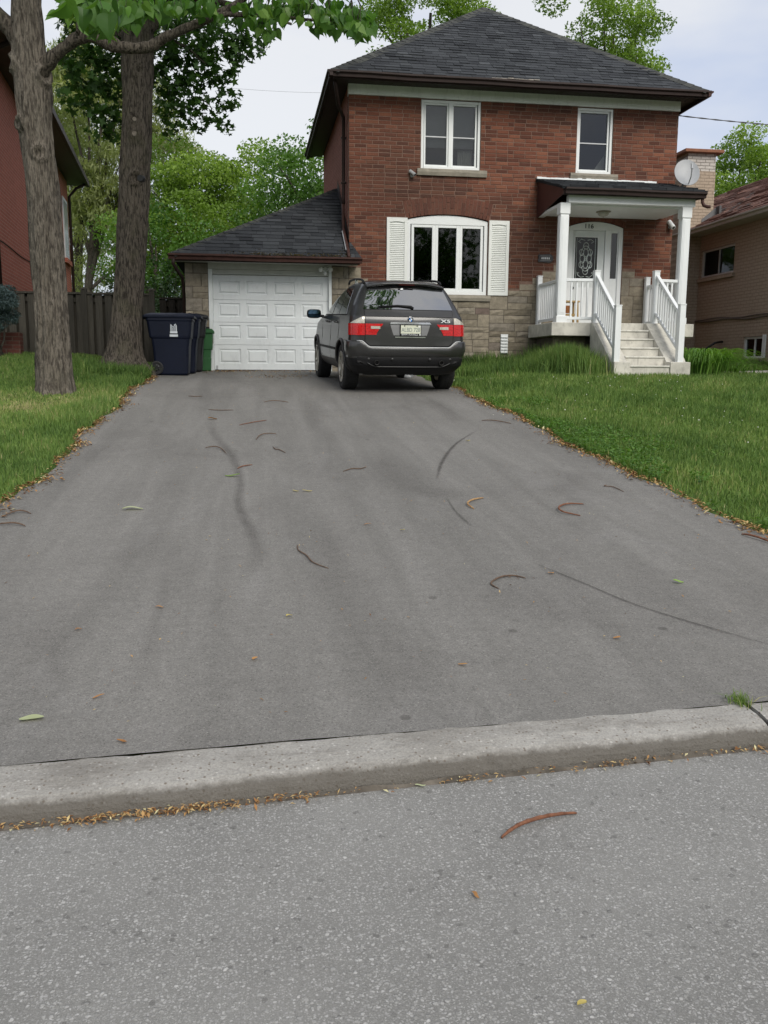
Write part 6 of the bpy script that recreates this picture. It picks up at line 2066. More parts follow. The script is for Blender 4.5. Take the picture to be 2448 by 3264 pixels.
limb('limb', [(-1.62, 13.2, 5.62), (-1.85, 13.15, 5.80), (-2.05, 13.1, 6.05), (-2.15, 13.0, 6.5), (-2.0, 12.8, 7.4)], [.06, .06, .05, .04, .025], M_BARK2, cat, 24, 12, .006, 3)
limb('limb', [(-2.85, 13.5, 5.35), (-3.0, 13.5, 5.70), (-3.22, 13.5, 6.0), (-3.7, 13.4, 6.5), (-4.6, 13.2, 7.6)], [.15, .125, .11, .09, .05], M_BARK2, cat, 30, 14, .008, 4)
limb('limb', [(-.62, 13.1, 5.93), (-.2, 12.95, 6.02), (.35, 12.8, 5.98), (.95, 12.7, 5.93), (1.35, 12.6, 5.88)], [.04, .035, .026, .018, .008], M_BARK2, cat, 24, 8, .01, 5)
limb('snag', [(-2.16, 13.19, 5.70), (-2.14, 13.05, 5.78), (-2.12, 13.0, 6.1), (-2.10, 12.95, 6.4)], [.035, .022, .012, .006], M_BARK2, cat, 10, 8, .004, 6)
def heart_leaf(seed):
    rg = random.Random(seed)
    # outline of half a catalpa leaf (along, across); petiole at 0, long tip at 1
    half = [(.0, .0), (-.06, .12), (-.05, .27), (.06, .40), (.22, .46), (.40, .42), (.58, .30), (.75, .16), (.88, .06), (1.0, 0)]
    cup = rg.uniform(.18, .48); bend = rg.uniform(.12, .45); tw = rg.uniform(-.15, .15)
    mid = [(.0, 0), (.10, 0), (.26, 0), (.44, 0), (.62, 0), (.80, 0), (1.0, 0)]
    def Z(a, c): return cup * abs(c) - bend * a * a + tw * a * c + .02 * math.sin(a * 14) * abs(c) * 2
    v = []; f = []
    L_ = [(a, c) for a, c in half]
    for sgn in (1, -1):
        base_ = len(v)
        for a, c in half: v.append((sgn * c, a, Z(a, sgn * c)))
        for a in (.02, .10, .22, .34, .46, .58, .70, .80, .90, 1.0): v.append((0, a, Z(a, 0)))
        for i in range(9):
            q = (base_ + i, base_ + i + 1, base_ + 10 + i + 1, base_ + 10 + i)
            f.append(q if sgn > 0 else q[::-1])
    v = [(x, y, z) for x, y, z in v]
    m = MB(); m.v = v; m.f = f
    me = m.mesh('leaf', M_L_CAT, True)
    return me
LEAVES = [heart_leaf(i) for i in range(6)]
rgl = random.Random(17)
NLEAF = [0]
cluster_twigs = []
def px_at(sx, sy, Y):
    """where a line of sight meets the vertical plane y = Y (used once, to take sizes off the place)"""
    d = fw * 2800 + rt2 * (sx - 1224) - up2 * (sy - 1632)
    t = Y / d.y
    return Vector((0, 0, EYE)) + d * t
EXTRA = []
def hang_leaf(p, size, mesh=None):
    if NLEAF[0] >= 300:
        me = rgl.choice(LEAVES)
        s_ = size * rgl.uniform(.7, 1.15)
        Mx = Matrix.Translation(p) @ Euler((R(-90 + rgl.uniform(-35, 62)), rgl.uniform(-.7, .7), rgl.uniform(0, 6.28)), 'XYZ').to_matrix().to_4x4() @ Matrix.Diagonal((s_, s_, s_, 1))
        EXTRA.append((me, Mx, rgl.random()))
        return None
    NLEAF[0] += 1
    o = bpy.data.objects.new('leaf', mesh or rgl.choice(LEAVES))
    COL.objects.link(o)
    pitch_ = R(-90 + rgl.uniform(-35, 62))
    o.rotation_euler = Euler((pitch_, rgl.uniform(-.7, .7), rgl.uniform(0, 6.28)), 'XYZ')
    o.location = p
    s_ = size * rgl.uniform(.75, 1.2)
    o.scale = (s_, s_, s_)
    abs_parent(o, cat)
    return o
groups = [  # sx, sy (where the stalks leave the twig), depth, spread x, spread y, count, size
    (285, 30, 10.0, 55, 40, 15, .27), (335, 55, 10.4, 45, 35, 11, .24), (410, 20, 11.4, 60, 25, 16, .19), (480, 28, 11.6, 50, 20, 12, .16), (395, 60, 11.5, 40, 15, 7, .17),
    (560, 30, 12.0, 35, 30, 8, .19), (640, 10, 12.2, 45, 22, 8, .21), (670, 50, 12.2, 30, 15, 4, .18),
    (800, 40, 12.5, 45, 30, 14, .19), (880, 35, 12.5, 50, 28, 20, .18), (960, 20, 12.6, 50, 25, 18, .18), (1010, 60, 12.6, 45, 22, 12, .19), (1075, 50, 12.6, 45, 22, 14, .18), (1120, 75, 12.6, 40, 22, 16, .21), (1150, 95, 12.6, 28, 16, 11, .22), (1050, 90, 12.6, 40, 12, 7, .17), (855, 90, 12.5, 30, 12, 6, .20), (195, 0, 10.4, 14, 8, 2, .22)]
for gi, (sx, sy, Y, dx_, dy_, n, sz) in enumerate(groups):
    hub = px_at(sx, max(sy - 45, -60), Y) + Vector((0, 0, .12))
    n = int(n * 1.42)
    sz = sz * .78
    for i in range(n):
        q = px_at(sx + rgl.gauss(0, .55) * dx_, sy + rgl.gauss(0, .6) * dy_, Y + rgl.gauss(0, .28))
        hang_leaf(q, sz)
        if i % 5 == 0:
            limb('twig', [tuple(hub), tuple(hub.lerp(q, .5) + Vector((0, 0, .05))), tuple(q)], [.006, .004, .002], M_BARK3, cat, 5, 5, .005, i)
    hub2 = hub + Vector((rgl.uniform(-.3, .1), rgl.uniform(.1, .5), rgl.uniform(.35, .7)))
    limb('twig', [tuple(hub2), tuple(hub2.lerp(hub, .5) + Vector((.04, 0, .03))), tuple(hub)], [.014, .012, .008], M_BARK3, cat, 6, 6, .006, gi)
for (a, b_) in (((330, -20), (232, 140)), ((1010, 10), (1000, 75)), ((820, 5), (812, 60))):   # hanging pods still on the tree
    p0 = px_at(a[0], a[1], 10.5 if a[0] < 500 else 12.4); p1 = px_at(b_[0] + (22 if a[0] < 500 else 0), b_[1], 10.5 if a[0] < 500 else 12.4)
for (sx, sy, Y, dx_, dy_, n, sz) in groups:      # the layer of leaves behind
    for i in range(int(n * 1.9)):
        hang_leaf(px_at(sx + rgl.gauss(0, .75) * dx_, sy - 22 + rgl.gauss(0, .8) * dy_, Y + .45 + rgl.gauss(0, .4)), sz * .72)
m = MB()
for (me, Mx, tn_) in EXTRA:
    m.add([Mx @ v_.co for v_ in me.vertices], [tuple(p_.vertices) for p_ in me.polygons], tn_)
abs_parent(m.build('foliage', M_L_CATF, smooth=True, kind='stuff'), cat)
# rest of the crown, above the frame
rng = np.random.default_rng(301)
C, R_ = crown_clusters(rng, (-1.9, 12.6, 9.0), (3.6, 2.8, 2.3), 60, .45, .9, .35)
C = np.concatenate([C, np.stack([rng.uniform(.6, 3.6, 16), rng.uniform(9.2, 11.8, 16), rng.uniform(9.3, 11.2, 16)], 1)]); R_ = np.concatenate([R_, np.tile(np.array([[.75, .75, .4]]), (16, 1))])
keep = C[:, 2] > 7.3
pts = np.concatenate([cluster_points(rng, C[keep], R_[keep], 95), cluster_points(rng, C[-16:], R_[-16:], 420)])
V, F = leaf_cards(pts, .21, rng, 'kite', .2, .45)
o = link('crown', big_mesh('crown', V, F, M_L_CATF, np.clip(rng.normal(.5, .22, len(pts)), 0, 1))); abs_parent(o, cat)

# ------------------------------------------------------------------ maple: second trunk
map_ = thing('maple_tree', 'big maple trunk with dark crown standing beside the bins', 'tree', (-2.2, 17.0, 1.3))
trunk('trunk', [(-2.27, 17, 1.05, .56), (-2.26, 17, 1.32, .44), (-2.22, 17, 1.6, .325), (-2.16, 17, 2.2, .272), (-2.06, 17, 3.1, .265), (-2.0, 17, 3.8, .268), (-1.93, 17, 4.6, .265), (-1.85, 17, 5.6, .262), (-1.80, 17, 6.7, .258), (-1.77, 17, 7.6, .245), (-1.7, 17, 9.2, .17), (-1.6, 17.1, 11, .08)], M_BARK2, map_, 7.7, .020, 96, .045,
      knots=((-1.35, 6.42, .12, .035), (-1.62, 5.62, .10, .035), (-1.60, 5.35, .08, .04), (-1.40, 4.62, .13, .05)))
for (z, dx_, r) in ((5.60, .0, .035), (5.36, -.01, .042), (4.62, .06, .055)):
    o = MB().tube([(-1.86 + dx_ + (.02 if z < 5 else 0), 16.80, z), (-1.86 + dx_, 16.70, z - .005)], [r * 1.15, r], 12).build('pruned_stub', M_CUT if z > 5 else M_BLACK); abs_parent(o, map_)
for i, (e, r) in enumerate((((-.2, 16.8, 7.8), .11), ((-3.4, 16.9, 8.4), .12), ((.9, 17.0, 7.4), .08), ((-1.2, 15.2, 8.8), .10), ((-2.6, 18.6, 8.6), .10), ((.3, 17.6, 9.6), .10), ((-3.0, 17.2, 6.9), .06), ((-.6, 17.2, 6.7), .05))):
    st = Vector((-1.78, 17, 7.0 + .25 * i if i < 6 else 6.9))
    e = Vector(e)
    limb('limb', [tuple(st), tuple(st.lerp(e, .5) + Vector((0, 0, .25))), tuple(e)], [r, r * .7, r * .25], M_BARK2, map_, 14, 9, .012, i)
rng = np.random.default_rng(302)
C, R_ = crown_clusters(rng, (-1.5, 17.2, 9.6), (3.5, 3.2, 2.9), 80, .55, 1.0, .4)
ok = (C[:, 2] > 7.6) & ((C[:, 0] > -2.3) | (C[:, 2] > 9.0)) & ((C[:, 0] < -.2) | (C[:, 2] > 8.8))
C, R_ = C[ok], R_[ok]
low = np.array([(-2.75, 17.3, 6.55, .42, .40), (-2.95, 17.4, 6.15, .38, .35), (-2.55, 17.5, 6.05, .40, .38), (-2.35, 17.7, 5.75, .30, .30), (-2.95, 17.2, 6.75, .35, .3), (-2.3, 17.4, 6.5, .4, .4), (-2.1, 17.6, 5.45, .22, .2), (-2.55, 17.4, 5.55, .25, .22), (-2.3, 17.5, 7.0, .5, .4), (-2.8, 17.3, 7.2, .4, .35),
                (-1.35, 17.4, 6.6, .42, .42), (-1.0, 17.5, 6.3, .42, .40), (-.75, 17.5, 6.75, .45, .38), (-.55, 17.5, 5.95, .30, .28), (-1.25, 17.5, 5.95, .35, .33), (-.85, 17.4, 5.75, .24, .18), (-.35, 17.4, 6.75, .38, .32), (-.25, 17.5, 6.25, .26, .24), (-1.3, 17.6, 5.62, .2, .16), (-.3, 17.5, 5.72, .18, .14), (0.0, 17.4, 7.05, .34, .26), (.35, 17.5, 7.25, .26, .2), (-1.0, 17.3, 7.1, .5, .4), (-.3, 17.3, 7.3, .5, .4), (-1.55, 17.7, 7.0, .4, .4)])
pts = np.concatenate([cluster_points(rng, C, R_, 430), cluster_points(rng, low[:, :3], low[:, [3, 3, 4]], 1250)])
V, F = leaf_cards(pts, .135, rng, 'maple', .45, .2)
o = link('crown', big_mesh('crown', V, F, M_L_MAPLE, np.clip(rng.normal(.42, .24, len(pts)) + .25 * (rng.random(len(pts)) > .93), 0, 1))); abs_parent(o, map_)
# overhanging maple sprigs at the top middle of the picture
rng = np.random.default_rng(303)

# ------------------------------------------------------------------ lawns
def smooth_noise(x, y, s=0):
    return (np.sin(x * 1.3 + s) * np.cos(y * 1.1 - s) + .6 * np.sin(x * 2.9 + 1.7 * y + s) + .4 * np.sin(x * 5.3 - 4.1 * y + 2 * s)) / 2
def blades(name, label, x, y, h, wd, mat, parent=None, seed=1, lean=.45, dry=None, base_tint=.42):
    rng = np.random.default_rng(seed)
    n = len(x)
    z = G(x, y) - .012
    a = rng.uniform(0, 2 * math.pi, n)
    ln = np.abs(rng.normal(0, lean, n))
    la = rng.uniform(0, 2 * math.pi, n)
    dx, dy = np.cos(a), np.sin(a)
    lx, ly = np.cos(la) * ln, np.sin(la) * ln
    V = np.empty((n, 5, 3))
    for i, (t, ws) in enumerate(((0, 1), (0, -1), (.55, .85), (.55, -.85), (1, 0))):
        bend = t ** 1.7
        V[:, i, 0] = x + dx * wd * ws / 2 + lx * h * bend
        V[:, i, 1] = y + dy * wd * ws / 2 + ly * h * bend
        V[:, i, 2] = z + h * t * (1 - .35 * np.minimum(1, ln) * t)
    idx = np.arange(n)[:, None] * 5
    F = np.concatenate([idx + np.array([[0, 1, 3]]), idx + np.array([[0, 3, 2]]), idx + np.array([[2, 3, 4]])])
    tn = base_tint + .20 * smooth_noise(x * .8, y * .8, 1.0) + .16 * smooth_noise(x * 3.1 + 2, y * 2.7, 4.0) + rng.normal(0, .16, n)
    if dry is not None: tn = tn + dry
    tn = np.clip(tn + (rng.random(n) > .965) * .45, 0, 1)
    o = link(name, big_mesh(name, V.reshape(-1, 3), F, mat, np.concatenate([tn, tn, tn])))
    if parent is not None: abs_parent(o, parent)
    if label: tag(o, label, 'grass', kind='stuff')
    return o
rng = np.random.default_rng(401)
def scatter(n, xa, xb, ya, yb, dens):
    x = rng.uniform(xa, xb, n); y = rng.uniform(ya, yb, n)
    k_ = rng.random(n) < dens(x, y)
    return x[k_], y[k_]
# right lawn
def dens_r(x, y):
    l, r = drive_edges(y)
    inview = np.where(x < .66 * y + .9, 1.0, .42 * (x < .8 * y + 5.0))
    d = np.clip((7.5 / np.maximum(y, 4)) ** 1.1, .18, 1)
    edge = sstep(.0, .14, x - r)
    house_ = ~((y > 18.7) & (x < 9.5))
    steps = ~((x > 6.9) & (x < 8.55) & (y > 16.1))
    path = ~((np.abs(y - path_y(x)) < .36) & (x > 8.9)) 
    return inview * d * edge * house_ * steps * path
def path_y(x): return 17.15 + .05 * (x - 9)
x, y = scatter(560000, 3.2, 15.5, 3.25, 20.5, dens_r)
k_ = (x < 11.95) | (y < 12.9); x, y = x[k_], y[k_]
h = rng.uniform(.045, .10, len(x)) * (1 + .35 * smooth_noise(x, y, 3)) * (1 + .25 * (y > 12))
wd = .0045 + .00042 * y
blades('lawn_right', 'green front lawn right of the driveway', x, y, h, wd, M_GRASS, seed=1, dry=.20 * sstep(.35, .85, smooth_noise(x * .5 + 1, y * .6, 5)))
# left lawn
def dens_l(x, y):
    l, r = drive_edges(y)
    inview = np.where(x > -.285 * y - .5, 1.0, .42 * (x > -.4 * y - 3.6))
    d = np.clip((8.0 / np.maximum(y, 5)) ** 1.0, .25, 1)
    edge = sstep(.0, .12, l - x)
    trunk_ = (np.hypot(x + 2.76, y - 13.5) > .27)
    return inview * d * edge * trunk_ * (y < 19.2)
x, y = scatter(330000, -9.5, -1.5, 3.2, 19.2, dens_l)
worn = np.exp(-((x + 2.9) / .9) ** 2 - ((y - 12.3) / 1.5) ** 2)
h = rng.uniform(.045, .095, len(x)) * (1 + .3 * smooth_noise(x, y, 2)) * (1 - .45 * worn)
near_edge = np.exp(-((x + 1.95) / .35) ** 2) * sstep(9.5, 12, y)
h = h * (1 + 1.3 * near_edge)
blades('lawn_left', 'green lawn with worn straw patch round the front trunk on the left', x, y, h, .0045 + .0004 * y, M_GRASS, seed=2, dry=.42 * worn + .12 * sstep(.3, .9, smooth_noise(x * .7, y * .5, 8)) - .08 * near_edge)
# tall unmown grass in the bed left of the steps, and weeds round the bins
x = np.concatenate([rng.uniform(3.6, 6.95, 9000), rng.normal(6.2, .45, 9000)]); y = np.concatenate([rng.uniform(16.6, 18.8, 9000), rng.normal(16.95, .35, 9000)])
k_ = (x < 6.93) & (x > 3.4); x, y = x[k_], y[k_]
tall = np.exp(-((x - 6.3) / .6) ** 2)
h = rng.uniform(.14, .30, len(x)) * (1 + 1.35 * tall)
blades('tall_grass', 'tall unmown grass in the bed left of the porch steps', x, y, h, .013, M_GRASS, seed=3, lean=.35, base_tint=.30)
x = np.concatenate([rng.normal(4.2, .30, 1200), rng.normal(5.0, .3, 700)]); y = np.concatenate([rng.normal(18.5, .12, 1200), rng.normal(18.4, .15, 700)])
blades('weed_clump', 'dark weedy clump against the stone wall right of the car', x, y, rng.uniform(.2, .48, len(x)), .016, M_GRASS, seed=4, lean=.4, base_tint=.12)
x = np.concatenate([rng.normal(-1.95, .13, 2600), rng.normal(-2.25, .3, 2200)]); y = np.concatenate([rng.uniform(15.6, 17.3, 2600), rng.normal(16.4, .35, 2200)])
k_ = x < -1.74
blades('weed_clump', 'leafy weeds between the maple foot and the bins', x[k_], y[k_], rng.uniform(.10, .30, int(k_.sum())), .016, M_GRASS, seed=5, lean=.55, base_tint=.36)
x = rng.uniform(10.6, 13.2, 3500); y = rng.uniform(18.3, 20.5, 3500)
k_ = x < 11.98
blades('weed_clump', 'weeds at the foot of the tan bungalow wall', x[k_], y[k_], rng.uniform(.05, .18, int(k_.sum())), .014, M_GRASS, seed=6, lean=.5, base_tint=.2)
# strap-leaved clump right of the steps
def strap_clump(name, label, cx, cy, n, hgt, spread, seed):
    rg = random.Random(seed)
    t = thing(name, label, 'plant', (cx, cy, g(cx, cy)))
    m = MB()
    for i in range(n):
        a = rg.uniform(0, 2 * math.pi); r0 = abs(rg.gauss(0, spread * .35))
        bx, by = cx + math.cos(a) * r0 * 1.25, cy + math.sin(a) * r0
        bz = g(bx, by)
        L_ = hgt * rg.uniform(.7, 1.25)
        if bx < 8.62: continue
        a2 = a + rg.gauss(0, .5)
        reach = rg.uniform(.30, .80) * L_
        if bx + math.cos(a2) * reach < 8.56: reach *= .15
        wd_ = rg.uniform(.014, .024)
        sx_, sy_ = -math.sin(a2) * wd_ / 2, math.cos(a2) * wd_ / 2
        rows = []
        for j in range(6):
            t_ = j / 5
            px_, py_ = bx + math.cos(a2) * reach * t_ ** 1.4, by + math.sin(a2) * reach * t_ ** 1.4
            pz = bz + L_ * (1.25 * t_ - 1.0 * t_ ** 2.3)
            ww = (1 - t_ ** 3) 
            rows.append([(px_ - sx_ * ww, py_ - sy_ * ww, pz), (px_ + sx_ * ww, py_ + sy_ * ww, pz - .004)])
        m.grid(rows, min(1, max(0, rg.gauss(.5, .22))))
    abs_parent(m.build('leaves', M_DAYLILY, kind='stuff'), t)
    return t
strap_clump('daylily_clump', 'arching daylily clump right of the concrete steps', 9.10, 16.85, 640, .98, .80, 5)
strap_clump('daylily_clump', 'smaller strap leaved clump trailing right of the daylilies', 9.85, 16.85, 90, .42, .5, 6)
# clover and broad-leaved weeds along the driveway side of the lawns
rng = np.random.default_rng(88)
yc_ = rng.uniform(4.6, 12.5, 15000); xc_ = drive_edges(yc_)[1] + .05 + np.abs(rng.normal(0, .55, 15000))
kk_ = smooth_noise(xc_ * 1.6, yc_ * 1.3, 6) + .9 * np.exp(-(xc_ - 3.4) / .5) > .45
xc_, yc_ = xc_[kk_], yc_[kk_]
pts = np.stack([xc_, yc_, G(xc_, yc_) + rng.uniform(.02, .075, len(xc_))], 1)
V, F = leaf_cards(pts, .034, rng, 'kite', 1.2)
tag(link('clover_patch', big_mesh('clover_patch', V, F, M_L_MID, np.clip(rng.normal(.5, .22, len(pts)), 0, 1))), 'low clover and broad leaved weeds in the right lawn edge', 'weeds', kind='stuff')
# clover heads
m = MB(); rg = random.Random(12)
for i in range(46):
    if i < 30: x, y = rg.gauss(5.2, .9), rg.uniform(8.5, 12.5)
    else: x, y = rg.uniform(3.9, 8.0), rg.uniform(12.5, 15.5)
    z = g(x, y) + rg.uniform(.06, .10); r = rg.uniform(.006, .011)
    m.lathe([(0, -r), (r, 0), (0, r)], 6, 'z', (x, y, z))
tag(m.build('clover_flowers', plain('clover_white', (.62, .62, .55), .8)), 'small white clover flowers dotted over the right lawn', 'flowers', kind='stuff')
# path slab right of the steps and the bed edging strip
def path_strip(name, xa, xb, fy, half, n=24):
    rows = []
    for i in range(n + 1):
        x = xa + (xb - xa) * i / n
        rows.append([(x, fy(x) - half, g(x, fy(x) - half) + .018), (x, fy(x) - half * .33, g(x, fy(x)) + .022), (x, fy(x) + half, g(x, fy(x) + half) + .018)])
    b_ = MB().grid(rows)
    b_.grid([[r[0] for r in rows], [(r[0][0], r[0][1], r[0][2] - .08) for r in rows]])
    return b_.build(name, M_CONC, smooth=False, kind='structure')
path_strip('path', 8.55, 15.0, path_y, .32)
path_strip('bed_edging', 3.55, 4.5, lambda x: 15.95, .06, 8)
# ------------------------------------------------------------------ wheeled bins
M_NAVY = plain('navy_plastic', (.005, .008, .021), .5, var=.15, dirt=.15, scale=4, spec=.25)
M_BINBLACK = plain('black_bin_plastic', (.016, .017, .019), .45, var=.15, dirt=.1, spec=.4)
M_BINGREEN = plain('green_bin_plastic', (.022, .095, .030), .5, var=.15, dirt=.2, scale=4, spec=.35)
def wheelie_bin(label, x, y, z, mat, logo=True, rz=0):
    """seen from the side: wheels and handle to the left, lid overhanging right"""
    t = thing('wheeled_bin', label, 'bin', (x, y, z), rz, 'wheeled bins beside the garage')
    # body sections (z, x0, x1, half depth)
    secs = [(.0, -.29, .29, .215), (.03, -.305, .305, .225), (.50, -.335, .335, .245), (.66, -.355, .352, .255), (.685, -.385, .372, .27), (.72, -.390, .376, .275), (.98, -.425, .405, .285), (1.00, -.44, .42, .295), (1.04, -.44, .42, .295)]
    rows = []
    for (zz_, a, b_, h_) in secs:
        c_ = .05
        rows.append([(a + c_, -h_, zz_), (b_ - c_, -h_, zz_), (b_ - c_ * .3, -h_ + c_ * .3, zz_), (b_, -h_ + c_, zz_), (b_, h_ - c_, zz_), (b_ - c_, h_, zz_), (a + c_, h_, zz_), (a, h_ - c_, zz_), (a, -h_ + c_, zz_), (a + c_ * .3, -h_ + c_ * .3, zz_)])
    m = MB().grid(rows, close=True)
    m.f.append(tuple(range(10))[::-1])
    m.f.append(tuple(range(80, 90)))
    m.build('body', mat, t, bevel=.006)
    # lid: shallow tray with ribs and a front lip
    lid = []
    for (zz_, g_) in ((1.043, .012), (1.085, .016), (1.105, -.02), (1.135, -.12), (1.142, -.22)):
        a, b_, h_ = -.455 - g_, .435 + g_ * 1.2, .30 + g_ * .8
        lid.append([(a, -h_, zz_), (b_, -h_, zz_ + .0), (b_, h_, zz_), (a, h_, zz_)])
    lm = MB().grid(lid, close=True)
    lm.f.append((0, 3, 2, 1)); lm.f.append((16, 17, 18, 19))
    lo = lm.build('lid', mat, t, bevel=.008)
    for yy in (-.14, .14):
        MB().obox((.20, yy, 1.140), (.43, yy, 1.098), .03, .02).build('lid_rib', mat, lo, bevel=.004)
    MB().tube([(-.46, -.22, 1.02), (-.50, -.22, 1.06), (-.50, .22, 1.06), (-.46, .22, 1.02)], .016, 8).build('handle', mat, t, smooth=True)
    MB().tube([(-.48, -.25, 1.075), (-.48, .25, 1.075)], .018, 8).build('hinge', mat, t)
    for yy in (-.235, .235):
        wo = MB().lathe([(.0, -.03), (.04, -.034), (.05, -.026), (.085, -.022), (.105, -.03), (.125, -.025), (.125, .025), (.10, .03), (0, .03)], 22, 'y', (-.27, yy, .126)).build('wheel', M_BLACK, t, smooth=True)
        wo.data.set_sharp_from_angle(angle=R(40))
        for i in range(4):
            a = math.pi * i / 4 + .3
            MB().obox((-.27 - .08 * math.cos(a), yy - .034 * (1 if yy < 0 else -1), .126 - .08 * math.sin(a)), (-.27 + .08 * math.cos(a), yy - .034 * (1 if yy < 0 else -1), .126 + .08 * math.sin(a)), .010, .008, (0, 1, 0)).build('wheel_spoke', M_BINBLACK, wo)
    # raised corner seam
    MB().tube([(.33 - .03, -.245, .36), (.338, -.25, .62), (.365, -.268, .70), (.39, -.275, .98)], .008, 6).build('corner_seam', mat, t)
    if logo:
        M_LOGO = bpy.data.materials.get('logo_white') or plain('logo_white', (.62, .66, .70), .5, var=.06)
        # twin curved towers over a bar
        yl = lambda zz_: -np.interp(zz_, [q[0] for q in secs], [q[3] for q in secs]) - .0035
        def slab(poly, nm):
            vs = [(px_, yl(pz), pz) for px_, pz in poly]
            return MB().add(vs, [tuple(range(len(vs)))]).build(nm, M_LOGO, t)
        ox, oz = .07, .70
        slab([(ox - .075, oz), (ox + .075, oz), (ox + .075, oz + .042), (ox - .075, oz + .042)], 'logo_bar')
        slab([(ox - .068, oz + .062), (ox + .068, oz + .062), (ox + .066, oz + .10), (ox - .066, oz + .10)], 'logo_base')
        for (a0, a1, top0, top1, dz_) in ((-.058, -.046, .205, .222, 0), (-.038, -.028, .212, .190, 0), (.0, .010, .178, .195, 0), (.020, .030, .215, .235, 0), (.040, .058, .238, .200, 0)):
            slab([(ox + a0, oz + .10), (ox + a1, oz + .10), (ox + a1, oz + top1), (ox + a0, oz + top0)], 'logo_tower')
        slab([(ox - .058, oz + .205), (ox - .028, oz + .190), (ox - .028, oz + .205), (ox - .050, oz + .232)], 'logo_tower')
        slab([(ox - .028, oz + .185), (ox + .0, oz + .178), (ox + .004, oz + .188), (ox - .026, oz + .196)], 'logo_tower')
        slab([(ox + .010, oz + .195), (ox + .040, oz + .225), (ox + .040, oz + .238), (ox + .012, oz + .222)], 'logo_tower')
        slab([(ox - .012, oz + .10), (ox - .020, oz + .10), (ox - .020, oz + .17), (ox - .012, oz + .17)], 'logo_tower')
    return t
gy = lambda x, y: float(prof(y)) + .008
wheelie_bin('front navy blue wheeled bin with a white tower logo', -1.395, 17.34, gy(0, 17.34), M_NAVY, True, R(-2))
wheelie_bin('navy blue bin squeezed in behind the logo bin', -1.30, 17.93, gy(0, 17.93), M_NAVY, False, R(-1))
wheelie_bin('black bin third in the row by the garage', -1.20, 18.50, gy(0, 18.5), M_BINBLACK, False, R(1))
# green organics bin: smaller, squarer, its own lid
t = thing('green_bin', 'narrow green organics bin standing next to the garage door', 'bin', (-.86, 18.72, gy(0, 18.72)))
rows = []
for (zz_, a, h_) in ((0, .125, .15), (.25, .135, .16), (.26, .128, .155), (.42, .14, .165), (.43, .165, .18), (.74, .18, .195), (.76, .195, .21)):
    rows.append([(-a, -h_, zz_), (a, -h_, zz_), (a, h_, zz_), (-a, h_, zz_)])
m = MB().grid(rows, close=True); m.f.append((3, 2, 1, 0))
m.build('body', M_BINGREEN, t, bevel=.012)
rows = [[(-a, -h_, zz_), (a, -h_, zz_), (a, h_, zz_), (-a, h_, zz_)] for (zz_, a, h_) in ((.755, .205, .22), (.80, .21, .225), (.84, .17, .18), (.85, .10, .10))]
m = MB().grid(rows, close=True); m.f.append((12, 13, 14, 15))
m.build('lid', M_BINGREEN, t, bevel=.010)
MB().box(.03, .12, -.10, -.04, .845, .885).build('latch', M_BINBLACK, t, bevel=.006)
MB().box(.181, .186, -.06, .06, .55, .66).build('pale_mark', M_SILL, t)  # sticker on the bin's side

# ------------------------------------------------------------------ catalpa pods, fallen leaves and litter
def ground_z(x, y):
    if y < kerb_front(x): return -.072
    if y < kerb_back(x): return .014
    return float(prof(y)) + .006 + .006 * math.sin(x * 1.9 + y * .7)
def pod_mat(name, c1, c2):
    k = NT(name)
    k.set(k.mix(k.ramp(k.noise(k.pos((1, 1, 1)), 45, 5, .7), [(.35, 0), (.65, 1)]), c1, c2), .75, spec=.3)
    k.bump(k.noise(k.pos(), 90, 4), .5, .004)
    return k.m
M_POD_R = pod_mat('red_brown_pod', (.12, .050, .028), (.24, .105, .058))
M_POD_D = pod_mat('dark_brown_pod', (.085, .055, .040), (.165, .110, .075))
M_POD_T = pod_mat('tan_pod', (.28, .15, .06), (.46, .30, .14))
def pod(pts, rad, mat, label, zs_=None):
    c_ = spline(pts, 22)
    rad = rad * .62
    P_ = []; Rr = []
    for i, q in enumerate(c_):
        t_ = i / 21
        rr = rad * max(.12, math.sin(math.pi * min(1, max(0, .06 + .88 * t_))) ** .45) * (1 + .10 * math.sin(i * 2.3))
        P_.append((q[0], q[1], ground_z(q[0], q[1]) + rr * .85 + .012 * math.sin(math.pi * t_) * (1 if rad > .005 else .3)))
        Rr.append(rr)
    o = MB().tube(P_, Rr, 8).build('seed_pod', mat, smooth=True)
    return tag(o, label, 'seed pod', 'fallen catalpa seed pods')
pod([(.72, 2.337), (.775, 2.375), (.84, 2.402), (.92, 2.428), (.995, 2.446)], .0105, M_POD_R, 'long red brown seed pod lying on the road')
pod([(1.32, 4.47), (1.30, 4.55), (1.38, 4.64), (1.46, 4.66), (1.52, 4.62)], .008, M_POD_D, 'hooked dark pod on the lower middle of the driveway')
pod([(1.62, 6.17), (1.60, 6.28), (1.67, 6.40), (1.78, 6.50)], .011, M_POD_T, 'pale tan curved pod in mid driveway')
pod([(2.34, 5.92), (2.24, 6.00), (2.25, 6.12), (2.36, 6.24), (2.50, 6.27)], .011, M_POD_R, 'reddish half-circle pod right of mid driveway')
pod([(.81, 7.58), (.9, 7.67), (.97, 7.66), (1.03, 7.74)], .008, M_POD_D, 'thin dark pod upper middle of the driveway')
pod([(.29, 5.40), (.29, 5.27), (.33, 5.16), (.36, 5.02), (.44, 4.91)], .007, M_POD_D, 'thin wavy dark pod lower centre of the driveway')
pod([(.08, 9.26), (.12, 9.45), (.20, 9.57), (.30, 9.6)], .009, M_POD_D, 'curved dark pod below the garage door')
pod([(.24, 8.85), (.26, 8.68), (.30, 8.64), (.35, 8.50)], .008, M_POD_D, 'short kinked pod just below the curved one')
